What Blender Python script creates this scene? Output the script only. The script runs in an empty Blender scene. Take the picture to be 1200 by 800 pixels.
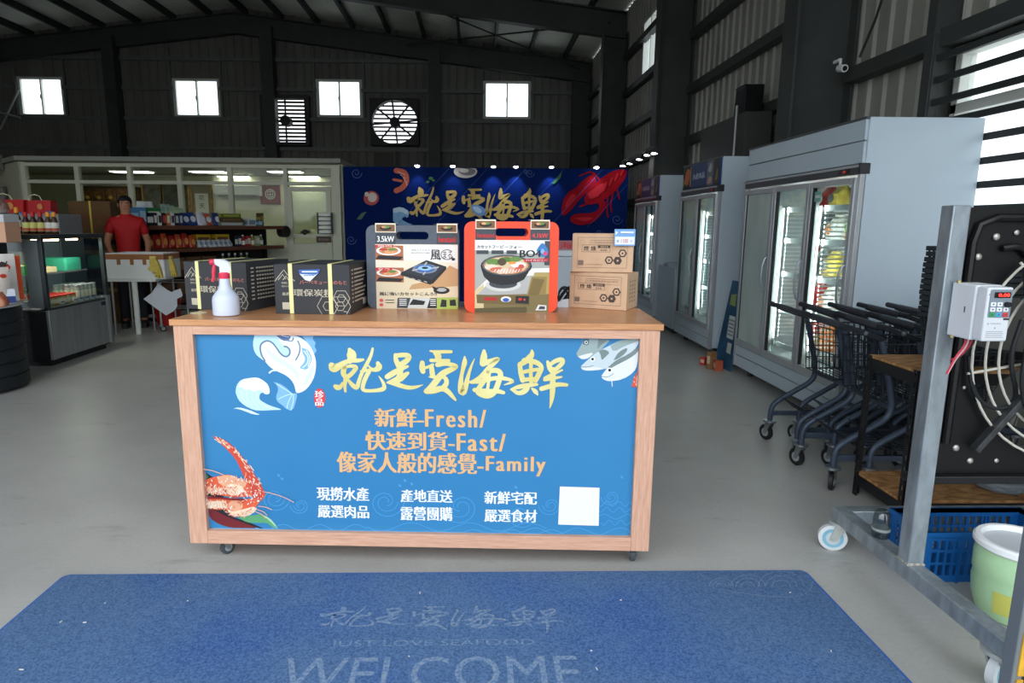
import bpy, bmesh, math, random
import numpy as np
from mathutils import Vector, Matrix
from mathutils.geometry import tessellate_polygon
R = math.radians
PI = math.pi
rnd = random.Random(7)
SC = bpy.context.scene
COL = SC.collection

# ------------------------------------------------------------------ camera, world, exposure
F, PX, PY, EYE = 760.0, 575.0, 400.0, 1.4          # focal length and principal point in pixels of a 1200x800 frame
PITCH, YAW, ROLL = math.atan(136 / 760), R(1.36), 0.0065
FW = np.array([math.sin(YAW) * math.cos(PITCH), math.cos(YAW) * math.cos(PITCH), -math.sin(PITCH)])
_r = np.array([math.cos(YAW), -math.sin(YAW), 0.0]); _u = np.cross(_r, FW)
RT = _r * math.cos(ROLL) + _u * math.sin(ROLL); UP = np.cross(RT, FW)
cd = bpy.data.cameras.new('camera'); cam = bpy.data.objects.new('camera', cd); COL.objects.link(cam)
cd.sensor_width = 36; cd.lens = F / 1200 * 36; cd.shift_x = (600 - PX) / 1200; cd.clip_start = 0.05; cd.clip_end = 200
m = Matrix.Identity(4)
for i in range(3):
    m[i][0] = RT[i]; m[i][1] = UP[i]; m[i][2] = -FW[i]
m[0][3], m[1][3], m[2][3] = 0, 0, EYE
cam.matrix_world = m
SC.camera = cam

wd = bpy.data.worlds.new('overcast_sky'); SC.world = wd; wd.use_nodes = True
_n = wd.node_tree.nodes; _b = _n['Background']
SKY = 1.0
_tc = _n.new('ShaderNodeTexCoord'); _sx = _n.new('ShaderNodeSeparateXYZ'); _rp = _n.new('ShaderNodeValToRGB')
_rp.color_ramp.elements[0].position = 0.0; _rp.color_ramp.elements[0].color = (0.60, 0.63, 0.66, 1)
_rp.color_ramp.elements[1].position = 1.0; _rp.color_ramp.elements[1].color = (1.25, 1.36, 1.48, 1)
wd.node_tree.links.new(_tc.outputs['Generated'], _sx.inputs[0]); wd.node_tree.links.new(_sx.outputs[2], _rp.inputs[0])
wd.node_tree.links.new(_rp.outputs[0], _b.inputs[0]); _b.inputs[1].default_value = SKY
SC.view_settings.view_transform = 'Standard'; SC.view_settings.look = 'None'
SC.view_settings.gamma = 1.0; SC.view_settings.use_curve_mapping = False
SC.view_settings.exposure = 1.75
SC.cycles.use_denoising = True
SC.cycles.max_bounces = 10; SC.cycles.diffuse_bounces = 5; SC.cycles.glossy_bounces = 4
SC.cycles.transparent_max_bounces = 24; SC.cycles.transmission_bounces = 6
SC.cycles.sample_clamp_indirect = 6.0

# ------------------------------------------------------------------ placing helpers
def ray(x, y): return FW * F + RT * (x - PX) - UP * (y - PY)
def at_y(x, y, Y):
    d = ray(x, y); t = Y / d[1]; return (d[0] * t, Y, EYE + d[2] * t)
def at_x(x, y, X):
    d = ray(x, y); t = X / d[0]; return (X, d[1] * t, EYE + d[2] * t)
def at_z(x, y, z=0.0):
    d = ray(x, y); t = (z - EYE) / d[2]; return (d[0] * t, d[1] * t, z)

# ------------------------------------------------------------------ materials
def lin(c):
    c = c / 255.0
    return c / 12.92 if c <= 0.04045 else ((c + 0.055) / 1.055) ** 2.4
def rgb(*c): return tuple(lin(v) for v in c) + (1.0,)
_cache = {}
def mat(c, rough=0.6, metal=0.0, spec=0.4, emit=0.0, noise=0.0, scale=8.0, stretch=None, alpha=None, bump=0.0, c2=None):
    """plain or noise-mottled surface; c, c2 are sRGB 0-255"""
    key = (tuple(c), rough, metal, spec, emit, noise, scale, stretch, bump, tuple(c2) if c2 else None)
    if key in _cache: return _cache[key]
    M = bpy.data.materials.new('surface_%d_%d_%d' % tuple(int(v) for v in c)); M.use_nodes = True
    nt = M.node_tree; b = nt.nodes['Principled BSDF']
    b.inputs['Base Color'].default_value = rgb(*c); b.inputs['Roughness'].default_value = rough
    b.inputs['Metallic'].default_value = metal; b.inputs['Specular IOR Level'].default_value = spec
    if emit:
        b.inputs['Emission Color'].default_value = rgb(*c); b.inputs['Emission Strength'].default_value = emit
    if noise or bump or c2:
        tc = nt.nodes.new('ShaderNodeTexCoord'); mp = nt.nodes.new('ShaderNodeMapping'); nz = nt.nodes.new('ShaderNodeTexNoise')
        nz.inputs['Scale'].default_value = scale; nz.inputs['Detail'].default_value = 6
        if stretch: mp.inputs['Scale'].default_value = stretch
        nt.links.new(tc.outputs['Object'], mp.inputs[0]); nt.links.new(mp.outputs[0], nz.inputs['Vector'])
        rp = nt.nodes.new('ShaderNodeValToRGB')
        a = rgb(*c2) if c2 else tuple(v * (1 - noise) for v in rgb(*c)[:3]) + (1,)
        z = rgb(*c) if c2 else tuple(min(1, v * (1 + noise)) for v in rgb(*c)[:3]) + (1,)
        rp.color_ramp.elements[0].position = 0.36; rp.color_ramp.elements[0].color = a
        rp.color_ramp.elements[1].position = 0.64; rp.color_ramp.elements[1].color = z
        nt.links.new(nz.outputs['Fac'], rp.inputs[0]); nt.links.new(rp.outputs[0], b.inputs['Base Color'])
        if bump:
            bp = nt.nodes.new('ShaderNodeBump'); bp.inputs['Strength'].default_value = bump; bp.inputs['Distance'].default_value = 0.004
            nt.links.new(nz.outputs['Fac'], bp.inputs['Height']); nt.links.new(bp.outputs[0], b.inputs['Normal'])
    _cache[key] = M
    return M
def glass(tint=(225, 235, 232), refl=0.08, rough=0.02):
    key = ('glass', tint, refl, rough)
    if key in _cache: return _cache[key]
    M = bpy.data.materials.new('clear_glass'); M.use_nodes = True; nt = M.node_tree
    for n in list(nt.nodes): nt.nodes.remove(n)
    out = nt.nodes.new('ShaderNodeOutputMaterial'); mx = nt.nodes.new('ShaderNodeMixShader')
    tr = nt.nodes.new('ShaderNodeBsdfTransparent'); gl = nt.nodes.new('ShaderNodeBsdfGlossy'); lw = nt.nodes.new('ShaderNodeLayerWeight'); pw = nt.nodes.new('ShaderNodeMath'); pw.operation = 'POWER'; pw.inputs[1].default_value = 4.0; sc_ = nt.nodes.new('ShaderNodeMath'); sc_.operation = 'MULTIPLY'; sc_.inputs[1].default_value = 0.6
    ad = nt.nodes.new('ShaderNodeMath'); ad.operation = 'ADD'; ad.inputs[1].default_value = refl; ad.use_clamp = True
    tr.inputs[0].default_value = rgb(*tint); gl.inputs['Roughness'].default_value = rough; lw.inputs[0].default_value = 0.5
    nt.links.new(lw.outputs['Facing'], pw.inputs[0]); nt.links.new(pw.outputs[0], sc_.inputs[0]); nt.links.new(sc_.outputs[0], ad.inputs[0]); nt.links.new(ad.outputs[0], mx.inputs[0])
    nt.links.new(tr.outputs[0], mx.inputs[1]); nt.links.new(gl.outputs[0], mx.inputs[2]); nt.links.new(mx.outputs[0], out.inputs[0])
    _cache[key] = M
    return M
def glow(c, s):
    key = ('glow', tuple(c), s)
    if key in _cache: return _cache[key]
    M = bpy.data.materials.new('lamp_glow'); M.use_nodes = True; nt = M.node_tree
    b = nt.nodes['Principled BSDF']; b.inputs['Base Color'].default_value = rgb(*c)
    b.inputs['Emission Color'].default_value = rgb(*c); b.inputs['Emission Strength'].default_value = s
    _cache[key] = M
    return M
def wood(c1, c2, stretch, rough=0.4, name='oak_laminate'):
    M = bpy.data.materials.new(name); M.use_nodes = True; nt = M.node_tree; b = nt.nodes['Principled BSDF']
    tc = nt.nodes.new('ShaderNodeTexCoord'); mp = nt.nodes.new('ShaderNodeMapping'); mp.inputs['Scale'].default_value = stretch
    nz = nt.nodes.new('ShaderNodeTexNoise'); nz.inputs['Scale'].default_value = 6; nz.inputs['Detail'].default_value = 8; nz.inputs['Roughness'].default_value = 0.7
    rp = nt.nodes.new('ShaderNodeValToRGB'); rp.color_ramp.elements[0].position = 0.35; rp.color_ramp.elements[1].position = 0.62
    rp.color_ramp.elements[0].color = rgb(*c2); rp.color_ramp.elements[1].color = rgb(*c1)
    nt.links.new(tc.outputs['Object'], mp.inputs[0]); nt.links.new(mp.outputs[0], nz.inputs['Vector'])
    nt.links.new(nz.outputs['Fac'], rp.inputs[0]); nt.links.new(rp.outputs[0], b.inputs['Base Color'])
    b.inputs['Roughness'].default_value = rough; b.inputs['Specular IOR Level'].default_value = 0.35
    return M
def concrete():
    M = bpy.data.materials.new('sealed_concrete'); M.use_nodes = True; nt = M.node_tree; b = nt.nodes['Principled BSDF']
    N = nt.nodes.new; L = nt.links.new
    tc = N('ShaderNodeTexCoord')
    def nz(s, d, st=(1, 1, 1)):
        mp = N('ShaderNodeMapping'); mp.inputs['Scale'].default_value = st; n = N('ShaderNodeTexNoise')
        n.inputs['Scale'].default_value = s; n.inputs['Detail'].default_value = d; n.inputs['Roughness'].default_value = 0.62
        L(tc.outputs['Object'], mp.inputs[0]); L(mp.outputs[0], n.inputs['Vector']); return n
    a = nz(0.9, 8); s = nz(2.2, 5, (1.0, 2.6, 1)); g = nz(60, 3)
    ra = N('ShaderNodeValToRGB'); ra.color_ramp.elements[0].position = 0.3; ra.color_ramp.elements[0].color = rgb(164, 163, 159)
    ra.color_ramp.elements[1].position = 0.7; ra.color_ramp.elements[1].color = rgb(190, 189, 184)
    rs = N('ShaderNodeValToRGB'); rs.color_ramp.elements[0].position = 0.26; rs.color_ramp.elements[0].color = (0.62, 0.61, 0.6, 1)
    rs.color_ramp.elements[1].position = 0.40; rs.color_ramp.elements[1].color = (1, 1, 1, 1)
    rg = N('ShaderNodeValToRGB'); rg.color_ramp.elements[0].position = 0.3; rg.color_ramp.elements[0].color = (0.9, 0.9, 0.9, 1)
    rg.color_ramp.elements[1].position = 0.7; rg.color_ramp.elements[1].color = (1, 1, 1, 1)
    m1 = N('ShaderNodeMix'); m1.data_type = 'RGBA'; m1.blend_type = 'MULTIPLY'; m1.inputs[0].default_value = 0.75
    m2 = N('ShaderNodeMix'); m2.data_type = 'RGBA'; m2.blend_type = 'MULTIPLY'; m2.inputs[0].default_value = 1
    L(a.outputs['Fac'], ra.inputs[0]); L(s.outputs['Fac'], rs.inputs[0]); L(g.outputs['Fac'], rg.inputs[0])
    L(ra.outputs[0], m1.inputs[6]); L(rs.outputs[0], m1.inputs[7]); L(m1.outputs[2], m2.inputs[6]); L(rg.outputs[0], m2.inputs[7])
    L(m2.outputs[2], b.inputs['Base Color'])
    mr = N('ShaderNodeMapRange'); mr.inputs[3].default_value = 0.26; mr.inputs[4].default_value = 0.5
    L(a.outputs['Fac'], mr.inputs[0]); L(mr.outputs[0], b.inputs['Roughness']); b.inputs['Specular IOR Level'].default_value = 0.45
    return M
def carpet():
    M = bpy.data.materials.new('blue_loop_mat'); M.use_nodes = True; nt = M.node_tree; b = nt.nodes['Principled BSDF']
    N = nt.nodes.new; L = nt.links.new; tc = N('ShaderNodeTexCoord')
    v = N('ShaderNodeTexNoise'); v.inputs['Scale'].default_value = 130; v.inputs['Detail'].default_value = 4; v.inputs['Roughness'].default_value = 0.8
    w = N('ShaderNodeTexNoise'); w.inputs['Scale'].default_value = 1.6; w.inputs['Detail'].default_value = 5
    L(tc.outputs['Object'], v.inputs['Vector']); L(tc.outputs['Object'], w.inputs['Vector'])
    r1 = N('ShaderNodeValToRGB'); r1.color_ramp.elements[0].position = 0.36; r1.color_ramp.elements[0].color = rgb(24, 44, 76)
    r1.color_ramp.elements[1].position = 0.62; r1.color_ramp.elements[1].color = rgb(114, 140, 176)
    r2 = N('ShaderNodeValToRGB'); r2.color_ramp.elements[0].position = 0.3; r2.color_ramp.elements[0].color = rgb(34, 84, 160)
    r2.color_ramp.elements[1].position = 0.52; r2.color_ramp.elements[1].color = rgb(78, 112, 156)
    mx = N('ShaderNodeMix'); mx.data_type = 'RGBA'; mx.inputs[0].default_value = 0.5
    L(v.outputs['Fac'], r1.inputs[0]); L(w.outputs['Fac'], r2.inputs[0]); L(r1.outputs[0], mx.inputs[6]); L(r2.outputs[0], mx.inputs[7])
    L(mx.outputs[2], b.inputs['Base Color']); b.inputs['Roughness'].default_value = 0.95; b.inputs['Specular IOR Level'].default_value = 0.1
    bp = N('ShaderNodeBump'); bp.inputs['Strength'].default_value = 0.7; bp.inputs['Distance'].default_value = 0.004
    L(v.outputs['Fac'], bp.inputs['Height']); L(bp.outputs[0], b.inputs['Normal'])
    return M
def galvanised():
    return mat((150, 160, 166), 0.45, 0.55, 0.5, noise=0.22, scale=22, stretch=(1, 1, 0.35))

# ------------------------------------------------------------------ mesh builder
class MB:
    def __init__(s): s.v = []; s.f = []; s.mi = []; s.m = []
    def slot(s, m):
        if m not in s.m: s.m.append(m)
        return s.m.index(m)
    def add(s, vs, fs, m):
        o = len(s.v); k = s.slot(m); s.v += [tuple(p) for p in vs]
        for f in fs: s.f.append([i + o for i in f]); s.mi.append(k)
        return s
    def box(s, m, x0, x1, y0, y1, z0, z1):
        if x0 > x1: x0, x1 = x1, x0
        if y0 > y1: y0, y1 = y1, y0
        if z0 > z1: z0, z1 = z1, z0
        return s.add([(x0,y0,z0),(x1,y0,z0),(x1,y1,z0),(x0,y1,z0),(x0,y0,z1),(x1,y0,z1),(x1,y1,z1),(x0,y1,z1)],
                     [(3,2,1,0),(4,5,6,7),(0,1,5,4),(1,2,6,5),(2,3,7,6),(3,0,4,7)], m)
    def bar(s, m, a, b, w, h, up=(0, 0, 1)):
        """rectangular bar from a to b, w across, h along up"""
        a = Vector(a); b = Vector(b); d = (b - a).normalized(); u = Vector(up)
        if abs(d.dot(u)) > 0.98: u = Vector((0, 1, 0))
        x = d.cross(u).normalized(); u = x.cross(d).normalized()
        vs = []
        for p in (a, b):
            for (i, j) in ((-1,-1),(1,-1),(1,1),(-1,1)): vs.append(p + x * (i * w / 2) + u * (j * h / 2))
        return s.add(vs, [(0,1,2,3),(7,6,5,4),(0,4,5,1),(1,5,6,2),(2,6,7,3),(3,7,4,0)], m)
    def tube(s, m, pts, r, n=8, closed=False, caps=True):
        P = [Vector(p) for p in pts]; k = len(P); rr = r if isinstance(r, (list, tuple)) else [r] * k
        rings = []; ref = None
        for i in range(k):
            if closed: t = (P[(i + 1) % k] - P[i - 1])
            else: t = P[min(i + 1, k - 1)] - P[max(i - 1, 0)]
            t.normalize()
            if ref is None:
                ref = Vector((0, 0, 1)) if abs(t.z) < 0.9 else Vector((1, 0, 0))
            x = (ref - t * ref.dot(t)).normalized(); ref = x; y = t.cross(x)
            rings.append([P[i] + (x * math.cos(2 * PI * j / n) + y * math.sin(2 * PI * j / n)) * rr[i] for j in range(n)])
        vs = [p for g in rings for p in g]; fs = []
        for i in range(k if closed else k - 1):
            a = i * n; b = ((i + 1) % k) * n
            for j in range(n): fs.append((a + j, a + (j + 1) % n, b + (j + 1) % n, b + j))
        if caps and not closed: fs.append(tuple(range(n - 1, -1, -1))); fs.append(tuple((k - 1) * n + j for j in range(n)))
        return s.add(vs, fs, m)
    def cyl(s, m, a, b, r, r2=None, n=16): return s.tube(m, [a, b], [r, r if r2 is None else r2], n)
    def lathe(s, m, prof, c=(0, 0, 0), n=24, sx=1.0, sy=1.0):
        vs = []; fs = []; k = len(prof)
        for (r, z) in prof:
            for j in range(n):
                a = 2 * PI * j / n; vs.append((c[0] + r * math.cos(a) * sx, c[1] + r * math.sin(a) * sy, c[2] + z))
        for i in range(k - 1):
            for j in range(n): fs.append((i*n + j, i*n + (j+1) % n, (i+1)*n + (j+1) % n, (i+1)*n + j))
        if prof[0][0] > 1e-6: fs.append(tuple(range(n - 1, -1, -1)))
        if prof[-1][0] > 1e-6: fs.append(tuple((k-1)*n + j for j in range(n)))
        return s.add(vs, fs, m)
    def ball(s, m, c, r, n=12, sx=1, sy=1, sz=1):
        k = max(5, n // 2)
        return s.lathe(m, [(max(1e-7, r * math.sin(PI * i / k)), -r * math.cos(PI * i / k) * sz) for i in range(k + 1)], c, n, sx, sy)
    def prism(s, m, poly, to3, d0, d1, holes=()):
        """extrude a 2D outline (with holes) between depths d0 and d1; to3(u, v, d) -> point"""
        loops = [list(poly)] + [list(h) for h in holes]
        flat = [p for l in loops for p in l]; n = len(flat)
        tri = tessellate_polygon([[Vector((p[0], p[1], 0)) for p in l] for l in loops])
        vs = [to3(p[0], p[1], d0) for p in flat] + [to3(p[0], p[1], d1) for p in flat]
        fs = [tuple(t) for t in tri] + [tuple(i + n for i in reversed(t)) for t in tri]; o = 0
        for l in loops:
            k = len(l)
            for i in range(k): fs.append((o + i, o + (i + 1) % k, n + o + (i + 1) % k, n + o + i))
            o += k
        return s.add(vs, fs, m)
    def flat(s, m, poly, to3, d=0.0):
        tri = tessellate_polygon([[Vector((p[0], p[1], 0)) for p in poly]])
        return s.add([to3(p[0], p[1], d) for p in poly], [tuple(t) for t in tri], m)
    def stroke(s, m, pts, to3, d=0.0, k=1.0):
        """brush stroke: pts = (u, v, width)"""
        L = []; Rr = []; n = len(pts)
        for i in range(n):
            a = pts[max(i - 1, 0)]; b = pts[min(i + 1, n - 1)]
            dx, dy = b[0] - a[0], b[1] - a[1]; q = math.hypot(dx, dy) or 1; h = pts[i][2] * k / 2
            L.append((pts[i][0] - dy / q * h, pts[i][1] + dx / q * h)); Rr.append((pts[i][0] + dy / q * h, pts[i][1] - dx / q * h))
        vs = [to3(p[0], p[1], d) for p in L] + [to3(p[0], p[1], d) for p in Rr]
        s.add(vs, [(i, i + 1, n + i + 1, n + i) for i in range(n - 1)], m)
        for e, q in ((0, 1), (n - 1, n - 2)):
            c = pts[e]; h = c[2] * k / 2; a0 = math.atan2(c[1] - pts[q][1], c[0] - pts[q][0])
            ring = [to3(c[0] + h * math.cos(a0 + t), c[1] + h * math.sin(a0 + t), d) for t in [PI * (j / 6 - 0.5) for j in range(7)]]
            s.add(ring, [tuple(range(7))], m)
        return s
    def text(s, m, body, box, to3, d=0.0, bold=0.0, space=1.0):
        """lettering fitted into box = (u0, v0, u1, v1)"""
        c = bpy.data.curves.new('glyphs', 'FONT'); c.body = body; c.offset = 0; c.space_character = space; c.resolution_u = 3
        o = bpy.data.objects.new('glyphs', c); COL.objects.link(o)
        me = bpy.data.meshes.new_from_object(o.evaluated_get(bpy.context.evaluated_depsgraph_get()))
        bpy.data.objects.remove(o); bpy.data.curves.remove(c)
        vs = [v.co for v in me.vertices]
        if not vs: return s
        x0 = min(v.x for v in vs); x1 = max(v.x for v in vs); y0 = min(v.y for v in vs); y1 = max(v.y for v in vs)
        ax = (box[2] - box[0]) / (x1 - x0); ay = (box[3] - box[1]) / (y1 - y0)
        fs = [tuple(p.vertices) for p in me.polygons]; k = 1 if bold <= 0 else 3
        for i in range(k):                                # heavier weight: overlaid impressions a hair apart
            e = (i - (k - 1) / 2) * bold * 1.0
            s.add([to3(box[0] + (v.x - x0 + e) * ax, box[1] + (v.y - y0) * ay, d + i * .0001) for v in vs], fs, m)
        bpy.data.meshes.remove(me)
        return s
    def build(s, name, parent=None, bevel=0.0, smooth=40, seg=2):
        me = bpy.data.meshes.new(name); me.from_pydata(s.v, [], s.f)
        for m in s.m: me.materials.append(m)
        me.polygons.foreach_set('material_index', s.mi)
        bm = bmesh.new(); bm.from_mesh(me)
        if smooth:
            ca = R(smooth)
            for f in bm.faces: f.smooth = True
            for e in bm.edges:
                e.smooth = not (len(e.link_faces) == 2 and e.calc_face_angle(0) > ca) if len(e.link_faces) == 2 else True
        bm.to_mesh(me); bm.free()
        o = bpy.data.objects.new(name, me); COL.objects.link(o)
        if parent: o.parent = parent
        if bevel:
            b = o.modifiers.new('edge', 'BEVEL'); b.width = bevel; b.segments = seg; b.limit_method = 'ANGLE'; b.angle_limit = R(40)
        return o
def tag(o, label, cat, group=None, kind=None):
    o['label'] = label; o['category'] = cat
    if group: o['group'] = group
    if kind: o['kind'] = kind
    return o
def thing(name, label, cat, loc=(0, 0, 0), rz=0.0, group=None):
    o = bpy.data.objects.new(name, None); COL.objects.link(o); o.empty_display_size = 0.1
    o.location = loc; o.rotation_euler = (0, 0, rz); return tag(o, label, cat, group)
def struct(o):
    o['kind'] = 'structure'; return o
def dup(root, loc, rz=None, label=None, swap=None):
    def cp(o, par):
        c = o.copy(); COL.objects.link(c)
        if par is not None: c.parent = par
        for ch in o.children: cp(ch, c)
        return c
    r = cp(root, None); r.location = loc
    if rz is not None: r.rotation_euler = (0, 0, rz)
    if label: r['label'] = label
    return r
def rrect(x0, y0, x1, y1, r, n=5):
    out = []
    for (cx, cy, a) in ((x1 - r, y0 + r, -90), (x1 - r, y1 - r, 0), (x0 + r, y1 - r, 90), (x0 + r, y0 + r, 180)):
        out += [(cx + r * math.cos(R(a + 90 * i / n)), cy + r * math.sin(R(a + 90 * i / n))) for i in range(n + 1)]
    return out
def ell(cx, cy, rx, ry, n=20, a0=0): 
    return [(cx + rx * math.cos(2 * PI * i / n + a0), cy + ry * math.sin(2 * PI * i / n + a0)) for i in range(n)]
def smoothpts(pts, it=2):
    for _ in range(it):
        q = [pts[0]]
        for a, b in zip(pts, pts[1:]):
            q.append(tuple(x * .75 + y * .25 for x, y in zip(a, b))); q.append(tuple(x * .25 + y * .75 for x, y in zip(a, b)))
        q.append(pts[-1]); pts = q
    return pts

# ================================================================== THE BUILDING
WX, LX, BY, FY = 3.45, -17.3, 20.2, -0.3             # right, left, back and front walls
APX, APZ, SL = -6.9, 6.75, 0.12                       # apex of the rafters' undersides and their slope
def raft(x): return APZ - SL * abs(x - APX)
girt_m = mat((98, 101, 97), 0.5, 0.0, 0.45, noise=0.1, scale=3)  # paler than the other steel: the light girts catch is put into the colour
steel = mat((56, 59, 57), 0.55, 0.0, 0.4, noise=0.12, scale=3)
steel_dark = mat((48, 50, 50), 0.6, 0.0, 0.35)
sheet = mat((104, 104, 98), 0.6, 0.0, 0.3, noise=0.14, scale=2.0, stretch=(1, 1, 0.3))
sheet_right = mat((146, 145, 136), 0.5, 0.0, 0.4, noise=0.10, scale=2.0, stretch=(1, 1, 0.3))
roof_m = mat((226, 228, 218), 0.6, 0.0, 0.3, noise=0.2, scale=0.7)
white_frame = mat((205, 206, 198), 0.5)
dark_frame = mat((58, 64, 58), 0.5)
pane_m = glass((245, 248, 248), 0.02)

b = MB(); b.box(concrete(), LX, WX + 0.1, FY, BY + 0.1, -0.12, 0); struct(b.build('floor', smooth=0))
b = MB(); b.box(mat((150, 150, 146), 0.8, noise=0.1, scale=1.0), -40, 30, -40, FY, -0.14, -0.02); struct(b.build('ground', smooth=0))

def corr(mb, m, u0, u1, z0, z1, to3, pitch=0.25, dep=0.028):
    us = []; k0 = math.floor(u0 / pitch) - 1
    prof = [(0, 0), (0.72, 0), (0.80, 1), (0.92, 1)]
    raw = []
    for k in range(k0, int(u1 / pitch) + 2):
        for (t, d) in prof: raw.append(((k + t) * pitch, d * dep))
    raw = [p for p in raw if u0 < p[0] < u1]
    pts = [(u0, 0)] + raw + [(u1, 0)]
    vs = [to3(u, z0, d) for u, d in pts] + [to3(u, z1, d) for u, d in pts]; n = len(pts)
    mb.add(vs, [(i, i + 1, n + i + 1, n + i) for i in range(n - 1)], m)
def corr_wall(name, m, u0, u1, z0, z1, to3, holes=(), thick=0.05, **kw):
    mb = MB(); cuts = sorted({u0, u1} | {h[0] for h in holes} | {h[2] for h in holes})
    for a, c in zip(cuts, cuts[1:]):
        hz = sorted((h[1], h[3]) for h in holes if h[0] <= a + 1e-6 and h[2] >= c - 1e-6); z = z0
        for (p, q) in hz:
            if p > z: corr(mb, m, a, c, z, p, to3, **kw)
            z = max(z, q)
        if z < z1: corr(mb, m, a, c, z, z1, to3, **kw)
    o = mb.build(name, smooth=0); s = o.modifiers.new('sheet', 'SOLIDIFY'); s.thickness = 0.006; s.offset = 1
    return struct(o)

# ---- back wall with its windows and fan openings (holes from their places on the wall plane)
def back(u, z, d): return (u, BY - d, z)
wins = []
for (xa, ya, xb, yb) in ((21, 90, 79, 137), (203, 92, 260, 138), (371, 93, 425, 138), (567, 95, 621, 140)):
    p = at_y(xa, ya, BY); q = at_y(xb, yb, BY); wins.append((p[0], q[2], q[0], p[2]))
fans = []
for (xa, ya, xb, yb) in ((308, 113, 366, 172), (435, 117, 492, 172)):
    p = at_y(xa, ya, BY); q = at_y(xb, yb, BY); fans.append((p[0], q[2], q[0], p[2]))
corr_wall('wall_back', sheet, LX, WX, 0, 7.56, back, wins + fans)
for i, (x0, z0, x1, z1) in enumerate(wins):
    w = MB(); t = 0.07; y0, y1 = BY - 0.06, BY + 0.05
    w.box(white_frame, x0 - .02, x0 + t, y0, y1, z0, z1).box(white_frame, x1 - t, x1 + .02, y0, y1, z0, z1)
    w.box(white_frame, x0 + t, x1 - t, y0, y1, z0, z0 + t).box(white_frame, x0 + t, x1 - t, y0, y1, z1 - t, z1)
    xm = (x0 + x1) / 2; w.box(white_frame, xm - .02, xm + .02, y0, y1, z0 + t, z1 - t)
    w.box(dark_frame, xm - .03, xm - .015, y0 - .03, y0, (z0 + z1) / 2 - .06, (z0 + z1) / 2 + .06)
    fr = struct(w.build('window_%d' % (i + 1), bevel=.006))
    g = MB(); g.box(pane_m, x0 + t, x1 - t, BY - .01, BY, z0 + t, z1 - t); g.build('pane', fr, smooth=0)
# ---- right wall: corrugated, louvred window near the camera
def right(u, z, d): return (WX - d, u, z)
p = at_x(1122, 60, WX); 
LW = (2.9, 1.05, 4.80, 2.66)
HW = []                                               # small high windows further in
for (xa, ya, xb, yb) in ((761, 14, 776, 82), (709, 82, 714, 130)):
    a = at_x((xa + xb) / 2, ya, WX); c = at_x((xa + xb) / 2, yb, WX)
    HW.append((a[1] - .6, min(a[2], c[2]) , a[1] + .6, max(a[2], c[2])))
HW = [(u0, max(3.9, z0), u1, min(z1, 5.45)) for (u0, z0, u1, z1) in HW]
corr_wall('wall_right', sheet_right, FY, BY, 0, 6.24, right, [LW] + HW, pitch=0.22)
w = MB()
u0, z0, u1, z1 = LW; t = .06
for (a, c, e, f) in ((u0, u0 + t, z0, z1), (u1 - t, u1, z0, z1), (u0, u1, z0, z0 + t), (u0, u1, z1 - t, z1), (u0, u1, 2.2, 2.27), ((u0+u1)/2 - .03, (u0+u1)/2 + .03, z0, z1)):
    w.box(white_frame, WX - .05, WX + .06, a, c, e, f)
fr = struct(w.build('window_5', bevel=.005))
g = MB(); g.box(pane_m, WX + .01, WX + .02, u0 + t, u1 - t, z0 + t, z1 - t); g.build('pane', fr, smooth=0)
for k, (a, e, c, f) in enumerate(HW):
    w = MB()
    for (a2, c2, e2, f2) in ((a, a + t, e, f), (c - t, c, e, f), (a, c, e, e + t), (a, c, f - t, f), ((a+c)/2 - .02, (a+c)/2 + .02, e, f)):
        w.box(white_frame, WX - .08, WX + .05, a2, c2, e2, f2)
    fr = struct(w.build('window_%d' % (6 + k), bevel=.005))
    g = MB(); g.box(pane_m, WX - .01, WX, a + t, c - t, e + t, f - t); g.build('pane', fr, smooth=0)
# louvre bars in front of the window: one grille
lv = thing('window_grille', 'dark horizontal bar grille in front of the bright window on the right wall', 'window grille', (WX - .16, (u0 + u1) / 2, 0))
hw = (u1 - u0) / 2
q = MB()
for s_ in (-1, 1): q = MB(); q.box(steel_dark, -.03, .03, s_ * (hw + .06) - .03, s_ * (hw + .06) + .03, z0 - .05, z1 + .1); q.build('grille_post', lv, bevel=.004)
k = 0; zz = z0
while zz < z1 + .05:
    q = MB(); q.box(steel_dark, -.012, .012, -hw - .03, hw + .03, zz, zz + .045); q.build('bar', lv, bevel=.004); zz += .152
# ---- left and front walls, roof
def left(u, z, d): return (LX + d, u, z)
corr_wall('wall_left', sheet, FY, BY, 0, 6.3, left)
fw_ = MB(); DO = (-9.5, 3.15, 5.0)
fw_.box(sheet_right, LX, DO[0], FY - .1, FY, 0, 7.4).box(sheet_right, DO[1], WX + .1, FY - .1, FY, 0, 7.4).box(sheet_right, DO[0], DO[1], FY - .1, FY, DO[2], 7.4)
struct(fw_.build('wall_front', smooth=0))
cb = MB()
zr = lambda x: raft(x) + .75
for (xa, xb) in ((LX, APX), (APX, WX + .1)):
    cb.add([(xa, FY - .1, zr(xa)), (xb, FY - .1, zr(xb)), (xb, BY + .1, zr(xb)), (xa, BY + .1, zr(xa)),
            (xa, FY - .1, zr(xa) + .05), (xb, FY - .1, zr(xb) + .05), (xb, BY + .1, zr(xb) + .05), (xa, BY + .1, zr(xa) + .05)],
           [(3, 2, 1, 0), (4, 5, 6, 7), (0, 1, 5, 4), (1, 2, 6, 5), (2, 3, 7, 6), (3, 0, 4, 7)], roof_m)
struct(cb.build('ceiling', smooth=0))
x = -16.8
while x < 3.4:
    q = MB(); q.box(steel_dark, x - .035, x + .035, FY, BY, raft(x) + .56, raft(x) + .74); struct(q.build('purlin', smooth=0)); x += 1.02
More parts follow.
